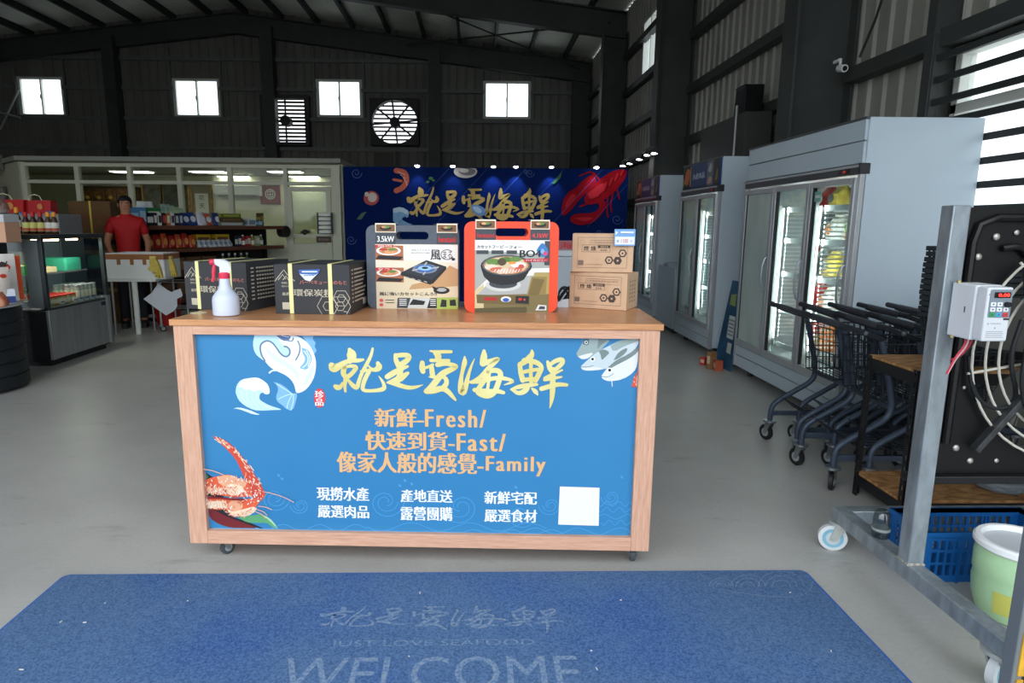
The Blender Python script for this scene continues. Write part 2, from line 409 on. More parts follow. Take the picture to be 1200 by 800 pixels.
for yf in (BY - .2, 15.45, 10.75, 6.2):
    q = MB()
    for (xa, xb) in ((LX + .3, APX), (APX, WX - .1)):      # I-section rafters: web and two flanges
        for (o0, o1, hwid) in ((0, .03, .11), (.03, .53, .012), (.53, .56, .11)):
            q.add([(xa, yf - hwid, raft(xa) + o0), (xb, yf - hwid, raft(xb) + o0), (xb, yf + hwid, raft(xb) + o0), (xa, yf + hwid, raft(xa) + o0),
                   (xa, yf - hwid, raft(xa) + o1), (xb, yf - hwid, raft(xb) + o1), (xb, yf + hwid, raft(xb) + o1), (xa, yf + hwid, raft(xa) + o1)],
                  [(3, 2, 1, 0), (4, 5, 6, 7), (0, 1, 5, 4), (1, 2, 6, 5), (2, 3, 7, 6), (3, 0, 4, 7)], steel)
    struct(q.build('rafter', smooth=0))
    for (xa, xb) in ((2.83, 3.39), (LX + .05, LX + .6)):
        q = MB(); zt = raft(3.1) + .1
        q.box(steel, xa, xa + .025, yf - .13, yf + .13, 0, zt).box(steel, xb - .025, xb, yf - .13, yf + .13, 0, zt)
        q.box(steel, xa + .025, xb - .025, yf - .01, yf + .01, 0, zt).box(steel, xa - .03, xb + .03, yf - .18, yf + .18, 0, .025)
        struct(q.build('column', smooth=0))
for px in (133, 316, 509):
    X = at_y(px, 120, BY - .3)[0]; q = MB(); zt = raft(X) + .3
    q.box(steel, X - .17, X - .15, BY - .4, BY - .06, 0, zt).box(steel, X + .15, X + .17, BY - .4, BY - .06, 0, zt).box(steel, X - .15, X + .15, BY - .235, BY - .215, 0, zt)
    q.box(steel, X - .17, X + .17, BY - .41, BY - .39, 0, zt)
    struct(q.build('column', smooth=0))
for py in (71, 105.6, 140.5, 175):
    z = at_y(400, py, BY - .1)[2]
    segs = [(LX, WX)]
    for h in wins + fans:
        if h[1] + .08 < z < h[3] - .08:
            segs = [s2 for (a, c) in segs for s2 in (((a, h[0]), (h[2], c)) if a < h[0] < c else ((a, c),))]
    for (a, c) in segs:
        q = MB(); q.box(girt_m, a, c, BY - .13, BY - .04, z - .05, z + .05); struct(q.build('girt', smooth=0))
for (x0, z0, x1, z1) in wins:                          # trimmers beside the windows
    for xx in (x0 - .06, x1 + .06):
        q = MB(); q.box(girt_m, xx - .03, xx + .03, BY - .12, BY - .04, z0 - .1, z1 + .85); struct(q.build('trim_1', smooth=0))
for z in (1.9, 2.73, 3.5, 4.3, 5.1):
    for (a, c) in ((4.9 if z < 2.7 else 1.5, 6.05), (6.35, 10.6), (10.9, 15.3), (15.6, 20)):
        q = MB(); q.box(steel, WX - .16, WX - .03, a, c, z - .06, z + .06); struct(q.build('girt', smooth=0))
q = MB(); q.box(steel, WX - .2, WX - .03, 4.84, 4.93, 0, 5.7); struct(q.build('trim_2', smooth=0))
# cross bracing by the left window and the roof bracing rods
for (a, c, r) in (((0, 152), (22, 104), .03), ((0, 132), (24, 138), .03)):
    q = MB(); q.cyl(mat((150, 155, 150), .5, .3), at_y(*a, BY - .6), at_y(*c, BY - .6), r, n=8); struct(q.build('brace', smooth=60))
q = MB(); q.cyl(steel_dark, (-2, 15.4, raft(-2) + .3), (3.0, 19.8, raft(3) + .3), .02, n=6); struct(q.build('brace', smooth=60))
q = MB(); q.cyl(steel_dark, (3.0, 15.4, raft(3) + .3), (-2, 19.8, raft(-2) + .3), .02, n=6); struct(q.build('brace', smooth=60))
q = MB(); q.box(mat((150, 152, 142), .6), -11.5, -8.75, 12.3, 12.6, 2.35, 2.62); struct(q.build('trim_3', bevel=.01))
q = MB(); q.box(mat((120, 122, 114), .6), -11.5, -8.75, 12.5, 12.6, 1.5, 2.05); struct(q.build('trim_4', bevel=.01))

# ---- exhaust fans in the back wall
def wall_fan(label, h, lattice):
    x0, z0, x1, z1 = h; cx, cz = (x0 + x1) / 2, (z0 + z1) / 2; hw = (x1 - x0) / 2; hh = (z1 - z0) / 2
    t = thing('exhaust_fan', label, 'exhaust fan', (cx, BY, cz))
    dk = mat((44, 44, 40), .6); rust = mat((92, 76, 56), .7, noise=.3, scale=9)
    to = lambda u, v, d: (u, d, v)
    q = MB(); fr = [(-hw, -hh), (hw, -hh), (hw, hh), (-hw, hh)]
    if lattice: q.prism(dk, fr, to, -.3, .02, [[(-hw + .12, -hh + .1), (hw - .12, -hh + .1), (hw - .12, hh - .1), (-hw + .12, hh - .1)]])
    else: q.prism(dk, fr, to, -.3, .02, [ell(0, 0, hw * .93, hh * .93, 36)])
    q.build('housing', t, bevel=.008)
    nb = 11 if not lattice else 13
    for i in range(nb):
        z = -hh + (i + .7) * 2 * hh / nb; q = MB()
        q.bar(dk if not lattice else rust, (-hw + .05, .07, z), (hw - .05, .07, z), .05, .05 + (.012 if lattice else 0)); q.build('slat', t)
    q = MB()
    for i in range(8 if not lattice else 4):
        a = PI * i / 4 + .1 if not lattice else PI * i / 2
        q.cyl(dk, (0, -.2, 0), (math.cos(a) * hw * .95, -.2, math.sin(a) * hh * .95), .028, n=6)
    q.build('spokes', t)
    q = MB(); q.cyl(dk, (0, -.28, 0), (0, .02, 0), .15, n=16); q.build('motor', t)
    bl = MB()
    for i in range(0):
        a = 2 * PI * i / 6; c, s = math.cos(a), math.sin(a); p = [(.1, -.06), (hw * .85, -.17), (hw * .9, .1), (.1, .06)]
        bl.prism(dk, p, lambda u, v, d: (u * c - v * s, d + v * .3, u * s + v * c), -.1, -.09)
wall_fan('square wall fan with rusty slats, half behind the middle column', fans[0], True)
wall_fan('round wall fan with spokes between two bright windows', fans[1], False)
p = at_y(451, 182, BY - .15); q = MB(); q.box(mat((96, 96, 88), .6), p[0] - .33, p[0] + .33, BY - .3, BY - .05, 2.9, 3.55)
q.box(mat((70, 70, 64), .6), p[0] - .28, p[0] + .28, BY - .32, BY - .3, 2.95, 3.5)
tag(q.build('vent_hood', bevel=.01), 'grey metal box on the back wall below the round fan', 'vent')

# ================================================================== GLASS-FRONTED OFFICE
OY = 12.0; ox0 = at_y(28, 210, OY)[0]; ox1 = at_y(397, 210, OY)[0]; OT = at_y(210, 192, OY)[2]
off_white = mat((196, 198, 178), .55); off_wall = mat((188, 188, 164), .7)
q = MB()
rail = at_y(210, 214, OY)[2]
q.box(off_white, ox0, ox1, OY - .04, OY + .04, OT - .06, OT).box(off_white, ox0, ox1, OY - .04, OY + .04, rail - .03, rail + .03)
dx0 = at_y(336, 250, OY)[0]
for px in (30, 92, 153, 211, 270, 335): 
    X = at_y(px, 210, OY)[0]; q.box(off_white, X - .04, X + .04, OY - .05, OY + .05, 0, OT - .06)
q.box(off_white, ox1 - .13, ox1 + .03, OY - .06, OY + .06, 0, OT)
q.box(off_white, ox0, dx0, OY - .02, OY + .02, 0, .95).box(off_white, ox0, dx0, OY - .035, OY + .035, .95, 1.0)
fr = struct(q.build('partition', bevel=.004))
g = MB(); g.box(glass((238, 243, 238), .015), ox0 + .04, ox1 - .13, OY - .004, OY + .004, 1.0, OT - .06); g.build('pane', fr, smooth=0)
q = MB(); dx1 = ox1 - .14
q.box(off_white, dx0 + .05, dx0 + .13, OY - .10, OY - .055, .02, rail - .06).box(off_white, dx1 - .08, dx1, OY - .10, OY - .055, .02, rail - .06)
q.box(off_white, dx0 + .13, dx1 - .08, OY - .10, OY - .055, rail - .14, rail - .06).box(off_white, dx0 + .13, dx1 - .08, OY - .10, OY - .055, .02, 1.05).box(off_white, dx0 + .13, dx1 - .08, OY - .11, OY - .06, 1.16, 1.22)
dr = struct(q.build('door_1', bevel=.004))
g = MB(); g.box(glass((236, 240, 232), .03), dx0 + .13, dx1 - .08, OY - .08, OY - .075, 1.22, rail - .14); g.build('pane', dr, smooth=0)
p = at_y(357, 272, OY - .13); g = MB(); g.cyl(mat((60, 60, 58), .4, .6), (p[0] - .07, p[1], p[2]), (p[0] + .09, p[1], p[2] + .01), .022, n=8).ball(mat((60, 60, 58), .4, .6), (p[0], p[1] + .01, p[2]), .05); g.build('door_handle', dr)
OB = 15.2; OC = 2.46
q = MB(); q.box(off_wall, -11.6, ox1 + .05, OB, OB + .1, 0, OC); struct(q.build('wall_office', smooth=0))
q = MB(); q.bar(off_wall, (ox0 - .06, OY + .06, OC / 2), (-11.4, OB - .05, OC / 2), .08, OC); struct(q.build('wall_office_left', smooth=0))
q = MB(); q.box(off_wall, ox1 - .02, ox1 + .06, OY + .07, OB, 0, OC); struct(q.build('wall_office_right', smooth=0))
q = MB(); q.prism(mat((150, 152, 142), .7), [(ox0 - .1, OY - .05), (ox1 + .05, OY - .05), (ox1 + .05, OB + .1), (-11.6, OB + .1)], lambda u, v, d: (u, v, d), OC + .015, OC + .09); struct(q.build('ceiling_office', smooth=0))
OP = 'lit ceiling panels inside the office'
for (xa, xb, yy, nm) in ((133, 174, 200, 'front row, above the man'), (225, 262, 200, 'front row, in the middle bay'), (316, 352, 200, 'front row, above the red picture'),
                     (176, 211, 206, 'back row, left one right of the man'), (258, 291, 206, 'back row, above the air conditioner'), (341, 372, 206, 'back row, above the office door')):
    a = at_z(xa, yy, OC); c = at_z(xb, yy, OC); w_ = (c[0] - a[0]) / 2; d_ = .16
    t = thing('ceiling_light', 'glowing white office ceiling light, ' + nm, 'ceiling light', ((a[0] + c[0]) / 2, a[1], OC - .02), 0, OP)
    q = MB(); q.box(mat((220, 220, 214), .5), -w_ - .03, w_ + .03, -d_ - .03, d_ + .03, 0, .03); q.build('frame', t, bevel=.004)
    q = MB(); q.box(glow((255, 252, 244), 3.2), -w_, w_, -d_, d_, -.012, -.001); q.build('diffuser', t, smooth=0)
# inside the office
dkwood = mat((70, 50, 34), .6, noise=.3, scale=6); gold = mat((150, 116, 60), .5, noise=.3, scale=12)
def framed(name, label, cat, x0, y0, x1, y1, Y, fm, ins, art=None):
    a = at_y(x0, y1, Y); c = at_y(x1, y0, Y); w_ = (c[0] - a[0]) / 2; h_ = (c[2] - a[2]) / 2
    t = thing(name, label, cat, ((a[0] + c[0]) / 2, Y, (a[2] + c[2]) / 2)); to = lambda u, v, d: (u, d, v)
    k = .12 * min(w_, h_) * 1.2; q = MB()
    q.prism(fm, [(-w_, -h_), (w_, -h_), (w_, h_), (-w_, h_)], to, -.04, 0, [[(-w_ + k, -h_ + k), (w_ - k, -h_ + k), (w_ - k, h_ - k), (-w_ + k, h_ - k)]]); q.build('frame', t, bevel=.004)
    q = MB(); q.box(ins, -w_ + k, w_ - k, -.015, -.003, -h_ + k, h_ - k); q.build('backing', t, smooth=0)
    if art: art(t, w_ - k, h_ - k)
    return t
def art_red(t, w_, h_):
    to = lambda u, v, d: (u, d, v); q = MB(); wm = mat((205, 205, 196), .6)
    q.prism(wm, ell(0, 0, w_ * .62, h_ * .62), to, -.022, -.016, [ell(0, 0, w_ * .5, h_ * .5)])
    for pts in (((-.3, .3, .1), (.3, .34, .1)), ((0, .4, .1), (0, -.4, .1)), ((-.35, -.05, .1), (.35, 0, .12)), ((-.25, -.35, .1), (.3, -.3, .1)), ((-.3, .2, .1), (-.3, -.2, .1)), ((.3, .25, .08), (.25, -.2, .1))):
        q.stroke(wm, [(u * w_, v * h_, k * w_) for u, v, k in pts], to, -.018)
    q.build('emblem', t, smooth=0)
framed('framed_emblem', 'red square framed picture with a round white emblem beside the office door', 'picture', 306, 216, 328, 239, OB - .01, mat((110, 30, 28), .5), mat((120, 26, 26), .6), art_red)
def art_scroll(t, w_, h_):
    to = lambda u, v, d: (u, d, v); q = MB(); q.box(mat((188, 188, 180), .7), -w_ * .7, w_ * .7, -.02, -.016, -h_, h_ * .45); q.build('scroll_paper', t, smooth=0)
    q = MB()
    for i, ch in enumerate('花天山'): q.text(mat((50, 48, 46), .7), ch, (-w_ * .3, h_ * (.12 - i * .42), w_ * .3, h_ * (.36 - i * .42)), to, -.022)
    q.build('lettering', t, smooth=0)
framed('framed_scroll', 'tall gilt framed white calligraphy scroll left of the air conditioner', 'picture', 226, 212, 248, 262, OB - .01, gold, mat((120, 112, 92), .7), art_scroll)
framed('framed_painting', 'dark gilt framed painting behind the glass, middle one of three', 'picture', 192, 214, 222, 262, OB - .01, gold, mat((62, 64, 52), .7, noise=.4, scale=5))
framed('framed_painting', 'dark framed painting with a pale square behind the man', 'picture', 169, 214, 190, 254, OB - .01, gold, mat((84, 84, 72), .7, noise=.5, scale=7))
a = at_y(251, 230, OB - .25); c = at_y(303, 217, OB - .25)
ac = thing('air_conditioner', 'white wall-mounted air conditioner behind the office glass', 'air conditioner', ((a[0] + c[0]) / 2, OB, a[2]))
w_ = (c[0] - a[0]) / 2; h_ = c[2] - a[2]; acw = mat((206, 210, 204), .45)
q = MB(); q.prism(acw, [(0, .03), (-.2, .03), (-.25, .1), (-.25, h_), (0, h_)], lambda u, v, d: (d, u, v), -w_, w_); q.build('body', ac, bevel=.015)
q = MB(); q.box(mat((80, 84, 82), .5), -w_ * .85, w_ * .8, -.21, -.03, .0, .028); q.build('air_outlet', ac, bevel=.004)
# carved dark display cabinet on the left
a = at_y(95, 240, OB - .5); c = at_y(152, 218, OB - .5); cb_ = thing('display_cabinet', 'dark wooden cabinet with carved gilt doors behind the brown carton', 'cabinet', ((a[0] + c[0]) / 2, OB - .02, 0))
w_ = (c[0] - a[0]) / 2; zt = c[2]
q = MB(); q.box(dkwood, -w_, w_, -.45, 0, 0, zt); q.build('body', cb_, bevel=.01)
for i in range(4):
    x0 = -w_ + .04 + i * (2 * w_ - .08) / 4; x1 = x0 + (2 * w_ - .08) / 4 - .03; q = MB()
    q.box(mat((96, 66, 34), .5, noise=.5, scale=14), x0, x1, -.48, -.451, .9, zt - .06); dd = q.build('door', cb_, bevel=.006)
    q = MB(); q.ball(mat((190, 150, 70), .35, .6), ((x0 + x1) / 2, -.49, zt - .25), .05); q.build('ornament', dd)
# wire magazine rack and sign on the door
a = at_y(374, 274, OY - .16); c = at_y(388, 249, OY - .16)
mr = thing('leaflet_rack', 'small black rack with white leaflets hanging on the office door', 'leaflet rack', ((a[0] + c[0]) / 2, OY - .12, a[2]))
w_ = (c[0] - a[0]) / 2; h_ = c[2] - a[2]
q = MB(); q.box(mat((40, 42, 42), .5), -w_ - .02, -w_, -.08, 0, 0, h_).box(mat((40, 42, 42), .5), w_, w_ + .02, -.08, 0, 0, h_)
for i in range(5): q.box(mat((40, 42, 42), .5), -w_, w_, -.08, 0, i * h_ / 5, i * h_ / 5 + .012)
q.build('frame', mr)
for i in range(5): q = MB(); q.box(mat((222, 226, 222), .6), -w_ + .01, w_ - .01, -.085, -.01, i * h_ / 5 + .014, (i + .8) * h_ / 5); q.build('leaflet', mr, smooth=0)
a = at_y(371, 284, OY - .12); c = at_y(388, 277, OY - .12); q = MB(); q.box(mat((66, 48, 42), .5), a[0], c[0], OY - .125, OY - .105, a[2], c[2])
q.text(mat((170, 150, 130), .6), '推 拉 PUSH', (a[0] + .04, a[2] + .03, c[0] - .04, c[2] - .03), lambda u, v, d: (u, OY - .127 + d, v))
tag(q.build('door_sign', smooth=0), 'small brown sign below the leaflet rack on the office door', 'sign')

# ================================================================== BRUSH LETTERING (shared by counter, backdrop and mat)
def z4(L): return [(370 + x / 8, 380 + y / 8, w / 8) for x, y, w in L]
def z5(L): return [(510 + x / 7.0588, 390 + y / 7.0588, w / 7.0588) for x, y, w in L]
TITLE = [
  # 就
  z4([(318,235,36),(335,270,92),(338,310,88),(318,345,50)]), z4([(150,385,60),(165,410,92),(205,400,66),(262,360,46),(330,336,44),(400,338,40),(445,330,24)]),
  z4([(270,405,46),(255,455,52),(285,500,46),(330,470,40),(365,430,40),(382,400,46),(345,388,34),(300,392,30),(265,408,30)]),
  z4([(285,490,44),(272,560,34),(278,628,22)]), z4([(250,545,16),(236,585,40),(205,592,58),(185,580,40)]),
  z4([(305,520,26),(345,570,44),(388,600,44),(402,540,36),(430,460,34),(480,370,36),(520,290,30),(535,225,22)]),
  z4([(583,362,36),(600,400,66),(560,428,44),(520,415,22),(495,385,14)]), z4([(430,440,30),(500,425,26),(560,425,40)]),
  z4([(500,440,40),(462,510,42),(442,570,40),(440,620,36),(540,622,30),(640,608,46),(645,570,36),(620,520,24),(592,485,8)]),
  # 是
  z4([(748,285,34),(752,340,46),(790,400,60)]), z4([(765,290,42),(830,284,44),(882,292,46),(862,335,50),(815,365,52),(790,390,50)]),
  z4([(672,490,50),(720,460,56),(780,425,46),(862,392,26)]), z4([(800,400,52),(795,460,46),(770,520,60)]), z4([(865,455,30),(840,470,48),(800,515,40)]),
  z4([(668,545,12),(730,548,50),(800,575,44),(880,595,40),(950,585,28),(1008,563,4)]), z4([(672,540,12),(720,525,30),(780,500,46)]),
  # 愛
  z5([(-40,148,14),(10,156,28),(70,155,30),(132,154,26)]), z5([(0,165,34),(25,185,60),(25,220,46)]), z5([(-34,226,30),(40,228,28),(112,228,30)]),
  z5([(-106,246,40),(-108,290,50),(-100,318,40)]), z5([(-100,292,24),(-60,282,24),(-20,262,24)]), z5([(-30,285,40),(-22,345,44)]),
  z5([(20,262,40),(90,252,30),(150,265,40),(182,276,30),(150,296,40),(90,318,52),(40,352,52),(0,410,56),(-35,450,50),(-75,482,40)]),
  z5([(-48,362,12),(-10,366,26),(40,358,26),(84,366,34),(100,410,40),(70,450,44)]), z5([(-70,486,36),(-10,478,50),(60,452,50),(105,480,42),(140,520,34),(168,552,20)]),
  # 海
  z5([(244,196,14),(246,240,46),(232,290,34),(218,350,30),(210,420,44),(222,505,66),(250,450,48),(276,340,28),(300,270,20),(326,212,6)]),
  z5([(404,146,26),(404,190,58),(396,250,56)]), z5([(396,250,50),(450,236,44),(536,202,24),(490,244,44),(440,290,40),(380,360,34),(320,402,36),(285,405,20)]),
  z5([(432,325,40),(408,390,44),(372,440,40),(340,490,44),(430,524,52),(490,496,48),(520,420,44),(550,330,44),(500,302,44),(440,320,34)]),
  z5([(300,405,30),(390,400,36),(470,374,36),(560,370,36),(655,396,24),(620,412,22),(572,428,8)]), z5([(326,470,36),(430,478,34),(520,480,40),(565,492,30)]), z5([(452,330,20),(440,420,26),(430,480,26)]),
  # 鮮
  z5([(800,144,18),(802,180,48),(760,225,52),(700,262,40)]), z5([(700,256,36),(705,320,40),(725,390,44)]), z5([(735,225,40),(830,236,44),(886,276,36),(862,330,44),(830,392,40)]),
  z5([(716,325,30),(780,310,34),(852,300,30)]), z5([(792,250,32),(790,340,30),(795,420,34)]), z5([(720,388,38),(780,380,34),(836,380,34)]),
  z5([(628,466,18),(690,444,40),(770,430,40),(842,424,24)]), z5([(640,470,24),(690,502,38),(750,476,48),(775,430,30)]), z5([(802,458,18),(830,482,44),(846,508,16)]),
  z5([(930,236,24),(944,280,44),(960,310,40)]), z5([(940,270,30),(990,230,36),(1050,214,40),(1056,245,40),(1010,290,36),(975,310,32)]), z5([(905,372,24),(960,345,30),(1050,306,16)]),
  z5([(905,386,26),(970,374,34),(1046,362,14)]), z5([(880,460,40),(950,438,42),(1020,422,38),(1088,428,28)]), z5([(975,300,42),(972,400,46),(970,500,44),(960,570,28),(948,618,8)]),
]

# ================================================================== SERVICE COUNTER
CX, CY, CR = -.226, 2.752, R(-2.7)
CW, CD, CH = 1.905, .50, 1.03
oak_h = wood((218, 173, 147), (194, 145, 117), (1.2, 14, 22), .45, 'oak_laminate_long')
oak_v = wood((218, 173, 147), (194, 145, 117), (22, 14, 1.2), .45, 'oak_laminate_upright')
oak_t = wood((206, 150, 104), (182, 124, 82), (1.2, 16, 14), .28, 'oak_laminate_top')  # browner than the front oak: tone from reflection put into the colour
ct = thing('service_counter', 'oak framed counter on castors with blue lettered panel facing the entrance', 'counter', (CX, CY, 0), CR)
h = CW / 2; f0 = -CD / 2; zb = .085
q = MB(); q.box(oak_t, -h - .012, h + .012, f0 - .006, CD / 2, CH - .025, CH); q.build('countertop', ct, bevel=.002)
for s in (-1, 1):
    q = MB(); q.box(oak_v, s * h - s * .075, s * h, f0, f0 + .04, zb, CH - .025); q.build('post', ct, bevel=.0015)
    q = MB(); q.box(oak_v, s * h - s * .02, s * h, f0 + .04, CD / 2, zb, CH - .025); q.build('side_panel', ct, bevel=.0015)
q = MB(); q.box(oak_h, -h + .075, h - .075, f0, f0 + .04, CH - .060, CH - .025); q.build('rail', ct, bevel=.0015)
q = MB(); q.box(oak_h, -h + .075, h - .075, f0, f0 + .04, zb, zb + .058); q.build('rail', ct, bevel=.0015)
q = MB(); q.box(oak_h, -h + .02, h - .02, f0 + .05, CD / 2, zb, zb + .018); q.build('bottom_board', ct, bevel=.0015)
panel_m = mat((56, 130, 180), .42, spec=.35, c2=(52, 124, 174), scale=1.2)
PY0 = f0 + .022
q = MB(); q.box(panel_m, -h + .075, h - .075, PY0, PY0 + .012, zb + .058, CH - .060); pn = q.build('panel', ct, smooth=0)
_c, _s = math.cos(CR), math.sin(CR)
def cpan(px, py):
    """photo pixel -> (u, z) on the counter's front panel"""
    d = ray(px, py); n = (-_s, _c)                    # panel normal direction (local +y) in world
    t = (n[0] * CX + n[1] * CY + PY0) / (d[0] * n[0] + d[1] * n[1])
    wx, wy = d[0] * t - CX, d[1] * t - CY
    return (wx * _c + wy * _s, EYE + d[2] * t)
on_panel = lambda u, v, d: (u, PY0 - .0006 - d, v)
PK = cpan(601, 500)[0] - cpan(600, 500)[0]            # metres per photo pixel on the panel
lim = (-h + .077, zb + .06, h - .077, CH - .062)
def cp(px, py):
    u, v = cpan(px, py); return (min(max(u, lim[0]), lim[2]), min(max(v, lim[1]), lim[3]))
class Layers:
    def __init__(s, conv, to, k): s.q = MB(); s.conv = conv; s.to = to; s.k = k; s.n = 0
    def poly(s, m, pts, soft=0):
        s.n += 1; P = [s.conv(*p) for p in pts]
        if soft: P = smoothpts(P + [P[0]], soft)[:-1]
        P = [p for i, p in enumerate(P) if abs(p[0] - P[i - 1][0]) + abs(p[1] - P[i - 1][1]) > 1e-6]
        s.q.flat(m, P, s.to, s.n * .00004); return s
    def line(s, m, pts, w, soft=1):
        s.n += 1; L = [s.conv(*p[:2]) + ((p[2] if len(p) > 2 else w) * s.k,) for p in pts]
        if soft: L = smoothpts(L, soft)
        s.q.stroke(m, L, s.to, s.n * .00004); return s
    def build(s, name, parent): return s.q.build(name, parent, smooth=0)
gold_p = mat((216, 200, 122), .5, c2=(230, 222, 158), scale=5); tan_p = mat((226, 178, 122), .5); white_p = mat((240, 244, 246), .5)
q = MB()
for i, st in enumerate(TITLE): q.stroke(gold_p, smoothpts([cpan(x, y) + (w * PK,) for x, y, w in st], 2), on_panel, .0003 + i * .00005)
q.build('title_lettering', pn, smooth=0)
def ptext(q, m, body, x0, y0, x1, y1, bold=.0, d=.0003, space=1.0):
    bold *= 1.1
    a = cpan(x0, y1); b_ = cpan(x1, y0); q.text(m, body, (a[0], a[1], b_[0], b_[1]), on_panel, d, bold, space)
q = MB()
ptext(q, tan_p, '新鮮-', 440, 479, 496, 500, .035); ptext(q, tan_p, 'Fresh/', 499, 480, 569, 500, .034, .0003, 1.22)
ptext(q, tan_p, '快速到貨-', 429, 506, 532, 527, .035); ptext(q, tan_p, 'Fast/', 536, 508, 592, 528, .034, .0003, 1.22)
ptext(q, tan_p, '像家人般的感覺-', 396, 531, 566, 553, .035); ptext(q, tan_p, 'Family', 570, 535, 639, 557, .034, .0003, 1.22)
q.build('slogan_lettering', pn, smooth=0)
for t, x0, y0, x1, y1 in (('現撈水產', 372, 571, 432, 586), ('嚴選肉品', 373, 592, 432, 606), ('產地直送', 470, 574, 530, 588), ('露營團購', 470, 594, 530, 609), ('新鮮宅配', 568, 576, 629, 590), ('嚴選食材', 568, 597, 629, 611)):
    q = MB(); ptext(q, white_p, t, x0, y0, x1, y1, .03); q.build('service_lettering', pn, smooth=0)
L = Layers(cp, on_panel, PK); L.n = 60; L.poly(mat((236, 238, 238), .5), [(656, 569.5), (702.5, 571), (701.5, 615.5), (654, 614)]); L.build('white_label', pn)
# fish and wave emblem
E6 = lambda pts: [(260 + p[0] / 7.269, 385 + p[1] / 7.269) + tuple(v / 7.269 for v in p[2:]) for p in pts]
L = Layers(cp, on_panel, PK); W_ = mat((240, 246, 250), .5); C1 = mat((190, 226, 240), .5); C2 = mat((128, 182, 222), .5); GL = mat((104, 128, 150), .5); C3 = mat((214, 238, 246), .5)
L.poly(C2, E6([(680,50),(780,62),(775,90),(800,120),(790,150),(808,185),(790,215),(740,140)]))
L.poly(W_, E6([(278,45),(264,130),(275,190),(300,230),(340,258),(372,280),(390,305),(430,342),(480,366),(540,392),(590,432),(620,482),(628,530),(640,552),(700,532),(752,480),(792,400),(806,300),(790,220),(750,140),(690,85),(620,45)]), 1)
L.poly(C1, E6([(278,45),(264,130),(275,190),(300,230),(345,262),(330,215),(328,150),(350,112),(400,100),(440,130),(480,195),(520,236),(560,240),(580,205),(575,160),(540,148),(500,120),(470,60),(460,45)]), 1)
L.poly(C3, E6([(380,165),(400,180),(470,235),(560,290),(620,330),(660,390),(655,440),(620,380),(560,330),(460,280),(390,215),(372,180)]), 1)
L.poly(C3, E6([(720,400),(760,330),(790,290),(780,390),(740,450),(690,500)]), 1)
L.poly(C2, E6([(680,160),(740,180),(772,250),(745,320),(722,352),(655,336),(700,290),(712,250),(690,215)]), 1)
for a in (([(700,190),(738,240),(730,300),(690,330)]), ([(720,185),(758,250),(735,320)])): L.line(W_, E6(a), 1.0)
L.line(GL, E6([(368,272),(340,230),(325,170),(335,125),(380,100),(425,112),(465,160),(500,215),(545,243),(578,222),(582,185),(560,155),(533,150)]), 2.0, 2)
L.line(GL, E6([(648,105),(668,150),(662,210),(630,266)]), 1.6, 2); L.line(GL, E6([(560,100),(600,108),(610,80)]), 1.4)
L.poly(mat((96, 120, 160), .5), E6([(462,48),(490,85),(540,108),(580,92),(590,50)]), 1); L.poly(mat((60, 100, 170), .5), E6([(505,52),(520,84),(560,84),(572,52)]), 1)
L.line(W_, E6([(505,45),(530,65),(570,70)]), .8)
L.poly(C2, E6([(438,453),(485,462),(540,492),(590,542),(600,552),(642,548),(640,590),(604,704),(545,680),(515,650),(472,622),(460,580),(482,520),(470,480)]), 1)
for a in ([(600,552),(540,570),(480,600)], [(600,556),(560,640),(555,680)], [(612,556),(610,620),(590,690)], [(595,548),(530,510),(470,470)]): L.line(C3, E6(a), .7)
L.poly(C1, E6([(118,540),(125,480),(165,432),(240,418),(300,414),(350,436),(400,480),(411,550),(375,562),(345,540),(322,560),(320,600),(350,622),(400,650),(470,672),(520,690),(430,692),(340,698),(270,692),(190,652),(140,604)]), 1)
L.poly(W_, E6([(140,500),(165,435),(240,420),(300,413),(350,436),(400,480),(412,550),(380,560),(355,530),(310,520),(270,540),(235,510),(200,530),(175,495)]), 1)
for a in ([(210,540),(215,600),(260,660)], [(260,560),(260,610),(310,660)], [(300,550),(295,600),(340,650),(440,685)], [(165,530),(180,600),(220,640)]): L.line(C3, E6(a), 1.2, 2)
L.poly(C3, E6([(98,678),(150,668),(240,692),(290,716),(334,732),(270,730),(200,702),(150,684)]), 1); L.line(C3, E6([(405,375),(430,355),(460,355)]), 1.8)
L.poly(mat((222, 64, 66), .5), [(260 + (834 + 48 * math.cos(t)) / 7.269, 385 + (590 + 82 * math.sin(t)) / 7.269) for t in [2 * PI * i / 28 for i in range(28)]])
L.build('fish_emblem', pn)
q = MB(); ptext(q, white_p, '珍', 369.5, 457.5, 379.5, 466, .02, .0024); ptext(q, white_p, '品', 370, 467, 379, 475, .02, .0024); q.build('seal_lettering', pn, smooth=0)
# lobster print
E7 = lambda pts: [(225 + p[0] / 6.154, 500 + p[1] / 6.154) + tuple(v / 6.154 for v in p[2:]) for p in pts]
LDK = mat((120, 26, 30), .5); L = Layers(cp, on_panel, PK); RD = mat((206, 74, 56), .5); SA = mat((230, 170, 132), .5); PL = mat((240, 214, 184), .5); OR = mat((222, 98, 62), .5)
L.poly(mat((34, 34, 38), .5), E7([(60,330),(150,360),(260,560),(300,650),(420,690),(520,735),(480,750),(320,740),(150,640),(60,560)]))
L.poly(mat((112, 34, 38), .5), E7([(85,580),(160,600),(260,650),(400,700),(485,735),(400,742),(300,738),(200,705),(85,655)]), 1)
L.poly(mat((92, 160, 112), .5), E7([(325,650),(420,640),(500,626),(560,655),(600,700),(628,748),(590,730),(540,690),(470,692),(400,690)]), 1)
L.poly(mat((60, 130, 90), .5), E7([(58,330),(120,362),(58,375)])); L.poly(mat((170, 206, 170), .5), E7([(500,630),(560,655),(600,700),(620,740),(585,700),(540,660)]), 1)
